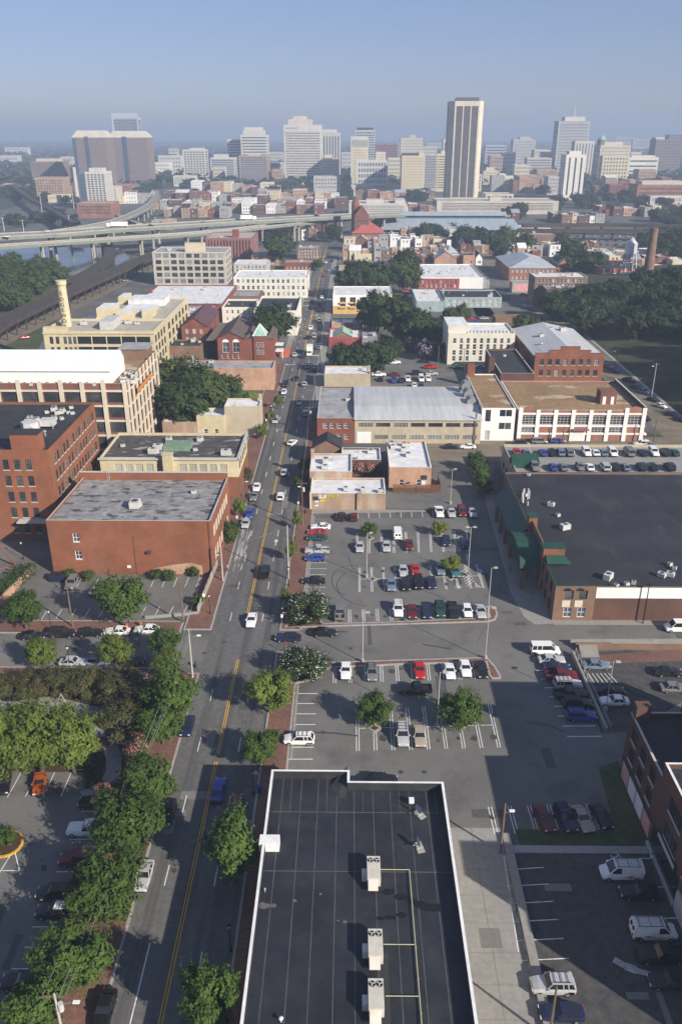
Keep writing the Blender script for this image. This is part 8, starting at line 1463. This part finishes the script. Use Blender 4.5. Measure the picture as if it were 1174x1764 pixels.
# people: one continuous skinned body each
def person(label, px, py, shirt, trousers, ang=0, skin=(.35, .2, .14), hair=(.02, .015, .012), z=.03):
    c = P(px, py); t = thing('person', label, 'person', (c.x, c.y, z), ang)
    v = [(0, 0, .95), (0, 0, 1.2), (0, .0, 1.42), (0, 0, 1.52), (0, .01, 1.62), (0, .02, 1.72), (.1, 0, .9), (.12, .1, .5), (.12, 0, .07), (.12, .14, .04), (-.1, 0, .9), (-.12, -.1, .5), (-.12, -.22, .09), (-.12, -.1, .04), (.2, 0, 1.4), (.26, -.05, 1.12), (.27, .06, .88), (-.2, 0, 1.4), (-.26, .05, 1.12), (-.27, .14, .9), (.27, .1, .8), (-.27, .2, .83)]
    e = [(0, 1), (1, 2), (2, 3), (3, 4), (4, 5), (0, 6), (6, 7), (7, 8), (8, 9), (0, 10), (10, 11), (11, 12), (12, 13), (2, 14), (14, 15), (15, 16), (2, 17), (17, 18), (18, 19), (16, 20), (19, 21)]
    rr = [.15, .15, .15, .055, .09, .085, .1, .07, .05, .04, .1, .07, .05, .04, .065, .05, .035, .065, .05, .035, .035, .035]
    me = bpy.data.meshes.new('body'); me.from_pydata(v, e, []); o = put(me, 'body', t); sk = o.modifiers.new('skin', 'SKIN')
    for k, s in enumerate(me.skin_vertices[0].data): s.radius = (rr[k], rr[k]); s.use_root = k == 0
    ss = o.modifiers.new('sub', 'SUBSURF'); ss.levels = ss.render_levels = 1
    dg = bpy.context.evaluated_depsgraph_get(); ev = o.evaluated_get(dg); nm = bpy.data.meshes.new_from_object(ev); o.modifiers.clear(); o.data = nm; nm.materials.clear()
    for nme, col in (('skin_' + label[:6], skin), ('shirt_' + label[:12], shirt), ('trousers_' + label[:12], trousers)): nm.materials.append(mat(nme, col))
    for p in nm.polygons: zc = p.center.z; p.material_index = 2 if (zc < .98 and abs(p.center.x) < .2) else 1 if zc < 1.47 and (abs(p.center.x) < .24 or zc > 1.15) else 0; p.use_smooth = True
    h = MB(); h.cyl((0, -.01, 1.7), (0, .0, 1.83), .11, .05, n=10); h.build('hair', mat('hair_' + label[:8], hair), t)
person('person in a purple top walking across the shaded lane', 877, 988, (.12, .07, .3), (.05, .06, .12), 2.4)
person('person in a white shirt under the green barrel canopy', 915, 985, (.7, .7, .68), (.04, .05, .1), 0)
person('person in a red top by the canopy pier', 906, 1000, (.4, .05, .05), (.03, .03, .04), 1)
person('person with bare shoulders crossing the lower left car park', 77, 1500, (.3, .17, .12), (.02, .02, .025), -.6)
person('person in a white shirt beside the work van', 1119, 1488, (.7, .7, .7), (.1, .12, .2), -1.5)
# traffic signals, kerb signs and bins
def signal(label, bx, by, ang, arm=5.5):
    c = P(bx, by); t = thing('traffic_signal', label, 'traffic signal', (c.x, c.y, .1), ang, 'traffic signals on the main street'); m = MB(); m.cyl((0, 0, 0), (0, 0, 6.4), .13, .09); m.bar((0, 0, 6.1), (arm, 0, 6.4), .12); m.build('mast', M('pole_grey'), t)
    for f in (.55, .95):
        m = MB(); m.box(arm * f - .2, arm * f + .2, -.18, .18, 5.4, 6.5); [m.cyl((arm * f, -.2, z), (arm * f, -.26, z), .12, n=8, m=i + 1) for i, z in enumerate((6.25, 5.95, 5.65))]; m.build('signal_head', [M('paint_yellow'), M('lamp_red'), M('plastic_black'), M('plastic_black')], t)
for a in [('signal mast at the left kerb before the crossing', 507, 588, 0), ('signal mast at the right kerb before the crossing', 556, 566, math.pi), ('signal mast at the left kerb of the second junction', 548, 458, 0), ('signal mast at the right kerb of the second junction', 586, 452, math.pi)]: signal(*a)
def sign(label, px, py, mm, h=2.4):
    c = P(px, py); t = thing('sign_post', label, 'sign', (c.x, c.y, .13), RND.uniform(-.3, .3), 'kerbside signs'); m = MB(); m.cyl((0, 0, 0), (0, 0, h), .035, n=6); m.build('post', M('pole_grey'), t); m = MB(); m.box(-.24, .24, -.05, -.035, h - .7, h); m.build('panel', M(mm), t)
for a in [('white kerb sign by the corner of the entrance drive', 486, 1078, 'paint_white'), ('red kerb sign at the exit of the entrance drive', 493, 1126, 'red_paint'), ('white kerb sign beside the tree left of the black roof', 442, 1352, 'paint_white'), ('white kerb sign on the left pavement by the corner', 352, 1042, 'paint_white'), ('blue bay sign at the hatched bays', 803, 972, 'paint_blue'), ('blue bay sign at the lower hatched bay', 826, 1000, 'paint_blue'), ('white kerb sign by the sandwich shop', 514, 880, 'paint_white'), ('white kerb sign in the left pavement by the blue hatchback', 409, 905, 'paint_white'), ('white kerb sign by the tan house', 459, 735, 'paint_white')]: sign(*a)
for lab, px, py in [('dark litter bin at the left street corner', 338, 1150), ('dark litter bin by the entrance drive', 496, 1076), ('dark litter bin at the supermarket arcade', 905, 978), ('dark litter bin by the sandwich shop', 527, 884)]:
    c = P(px, py); t = thing('litter_bin', lab, 'bin', (c.x, c.y, .14), 0, 'litter bins'); m = MB(); m.cyl((0, 0, 0), (0, 0, .85), .26, .3, n=10); m.build('drum', M('metal_dark'), t); m = MB(); m.cyl((0, 0, .85), (0, 0, 1.0), .32, .18, n=10); m.build('lid', M('metal_dark'), t)
person('person in a grey shirt walking on the left pavement', 392, 985, (.3, .3, .32), (.05, .05, .07), 1.5, z=.14)
person('person in a green top on the right pavement', 508, 930, (.08, .2, .1), (.06, .05, .05), -1.4, z=.14)
# ---------------------------------------------------------------- light, sky, air
SUN = Vector((.745, -.667, .535)).normalized()
sl = bpy.data.lights.new('sun', 'SUN'); so = bpy.data.objects.new('sun', sl); COL.objects.link(so)
sl.energy = 5.0; sl.angle = rad(.55); sl.color = (1.0, .915, .79)
so.rotation_euler = (-SUN).to_track_quat('-Z', 'Y').to_euler(); so.location = (60, -60, 160)
w = bpy.data.worlds.new('World'); scene.world = w; w.use_nodes = True
nt = w.node_tree; sk = nt.nodes.new('ShaderNodeTexSky'); sk.sky_type = 'NISHITA'; sk.sun_disc = False
sk.sun_elevation = math.asin(SUN.z); sk.sun_rotation = math.atan2(SUN.x, SUN.y); sk.altitude = 80
sk.air_density = 1.0; sk.dust_density = .45; sk.ozone_density = 5
bg = nt.nodes['Background']; bg.inputs['Strength'].default_value = SKY if 'SKY' in globals() else .066
tint = nt.nodes.new('ShaderNodeMix'); tint.data_type = 'RGBA'; tint.blend_type = 'MULTIPLY'; tint.inputs[0].default_value = 1; tint.inputs[7].default_value = (1.12, 1.0, 1.19, 1)
nt.links.new(sk.outputs[0], tint.inputs[6]); hazy = nt.nodes.new('ShaderNodeMix'); hazy.data_type = 'RGBA'; hazy.inputs[0].default_value = .38; hazy.inputs[7].default_value = (3.3, 4.05, 5.7, 1)
nt.links.new(tint.outputs[2], hazy.inputs[6]); nt.links.new(hazy.outputs[2], bg.inputs[0])
hz = MB(); hz.box(-7000, 7000, -300, 13000, -1.4, 152.0)
vm = bpy.data.materials.new('haze_air'); vm.use_nodes = True; vn = vm.node_tree
vn.nodes.remove(vn.nodes['Principled BSDF'])
pv = vn.nodes.new('ShaderNodeVolumePrincipled'); pv.inputs['Color'].default_value = (.45, .55, .725, 1); pv.inputs['Density'].default_value = .00031; pv.inputs['Anisotropy'].default_value = .0
vn.links.new(pv.outputs[0], vn.nodes['Material Output'].inputs['Volume'])
tag(hz.build('haze', vm), kind='stuff')
scene.view_settings.view_transform = 'Standard'; scene.view_settings.look = 'None'; scene.view_settings.exposure = .54; scene.view_settings.gamma = 1
cy = scene.cycles
cy.max_bounces = 5; cy.diffuse_bounces = 2; cy.glossy_bounces = 2; cy.transmission_bounces = 2; cy.volume_bounces = 2; cy.transparent_max_bounces = 4
cy.use_denoising = True; cy.use_adaptive_sampling = True; cy.adaptive_threshold = .02; cy.caustics_reflective = False; cy.caustics_refractive = False
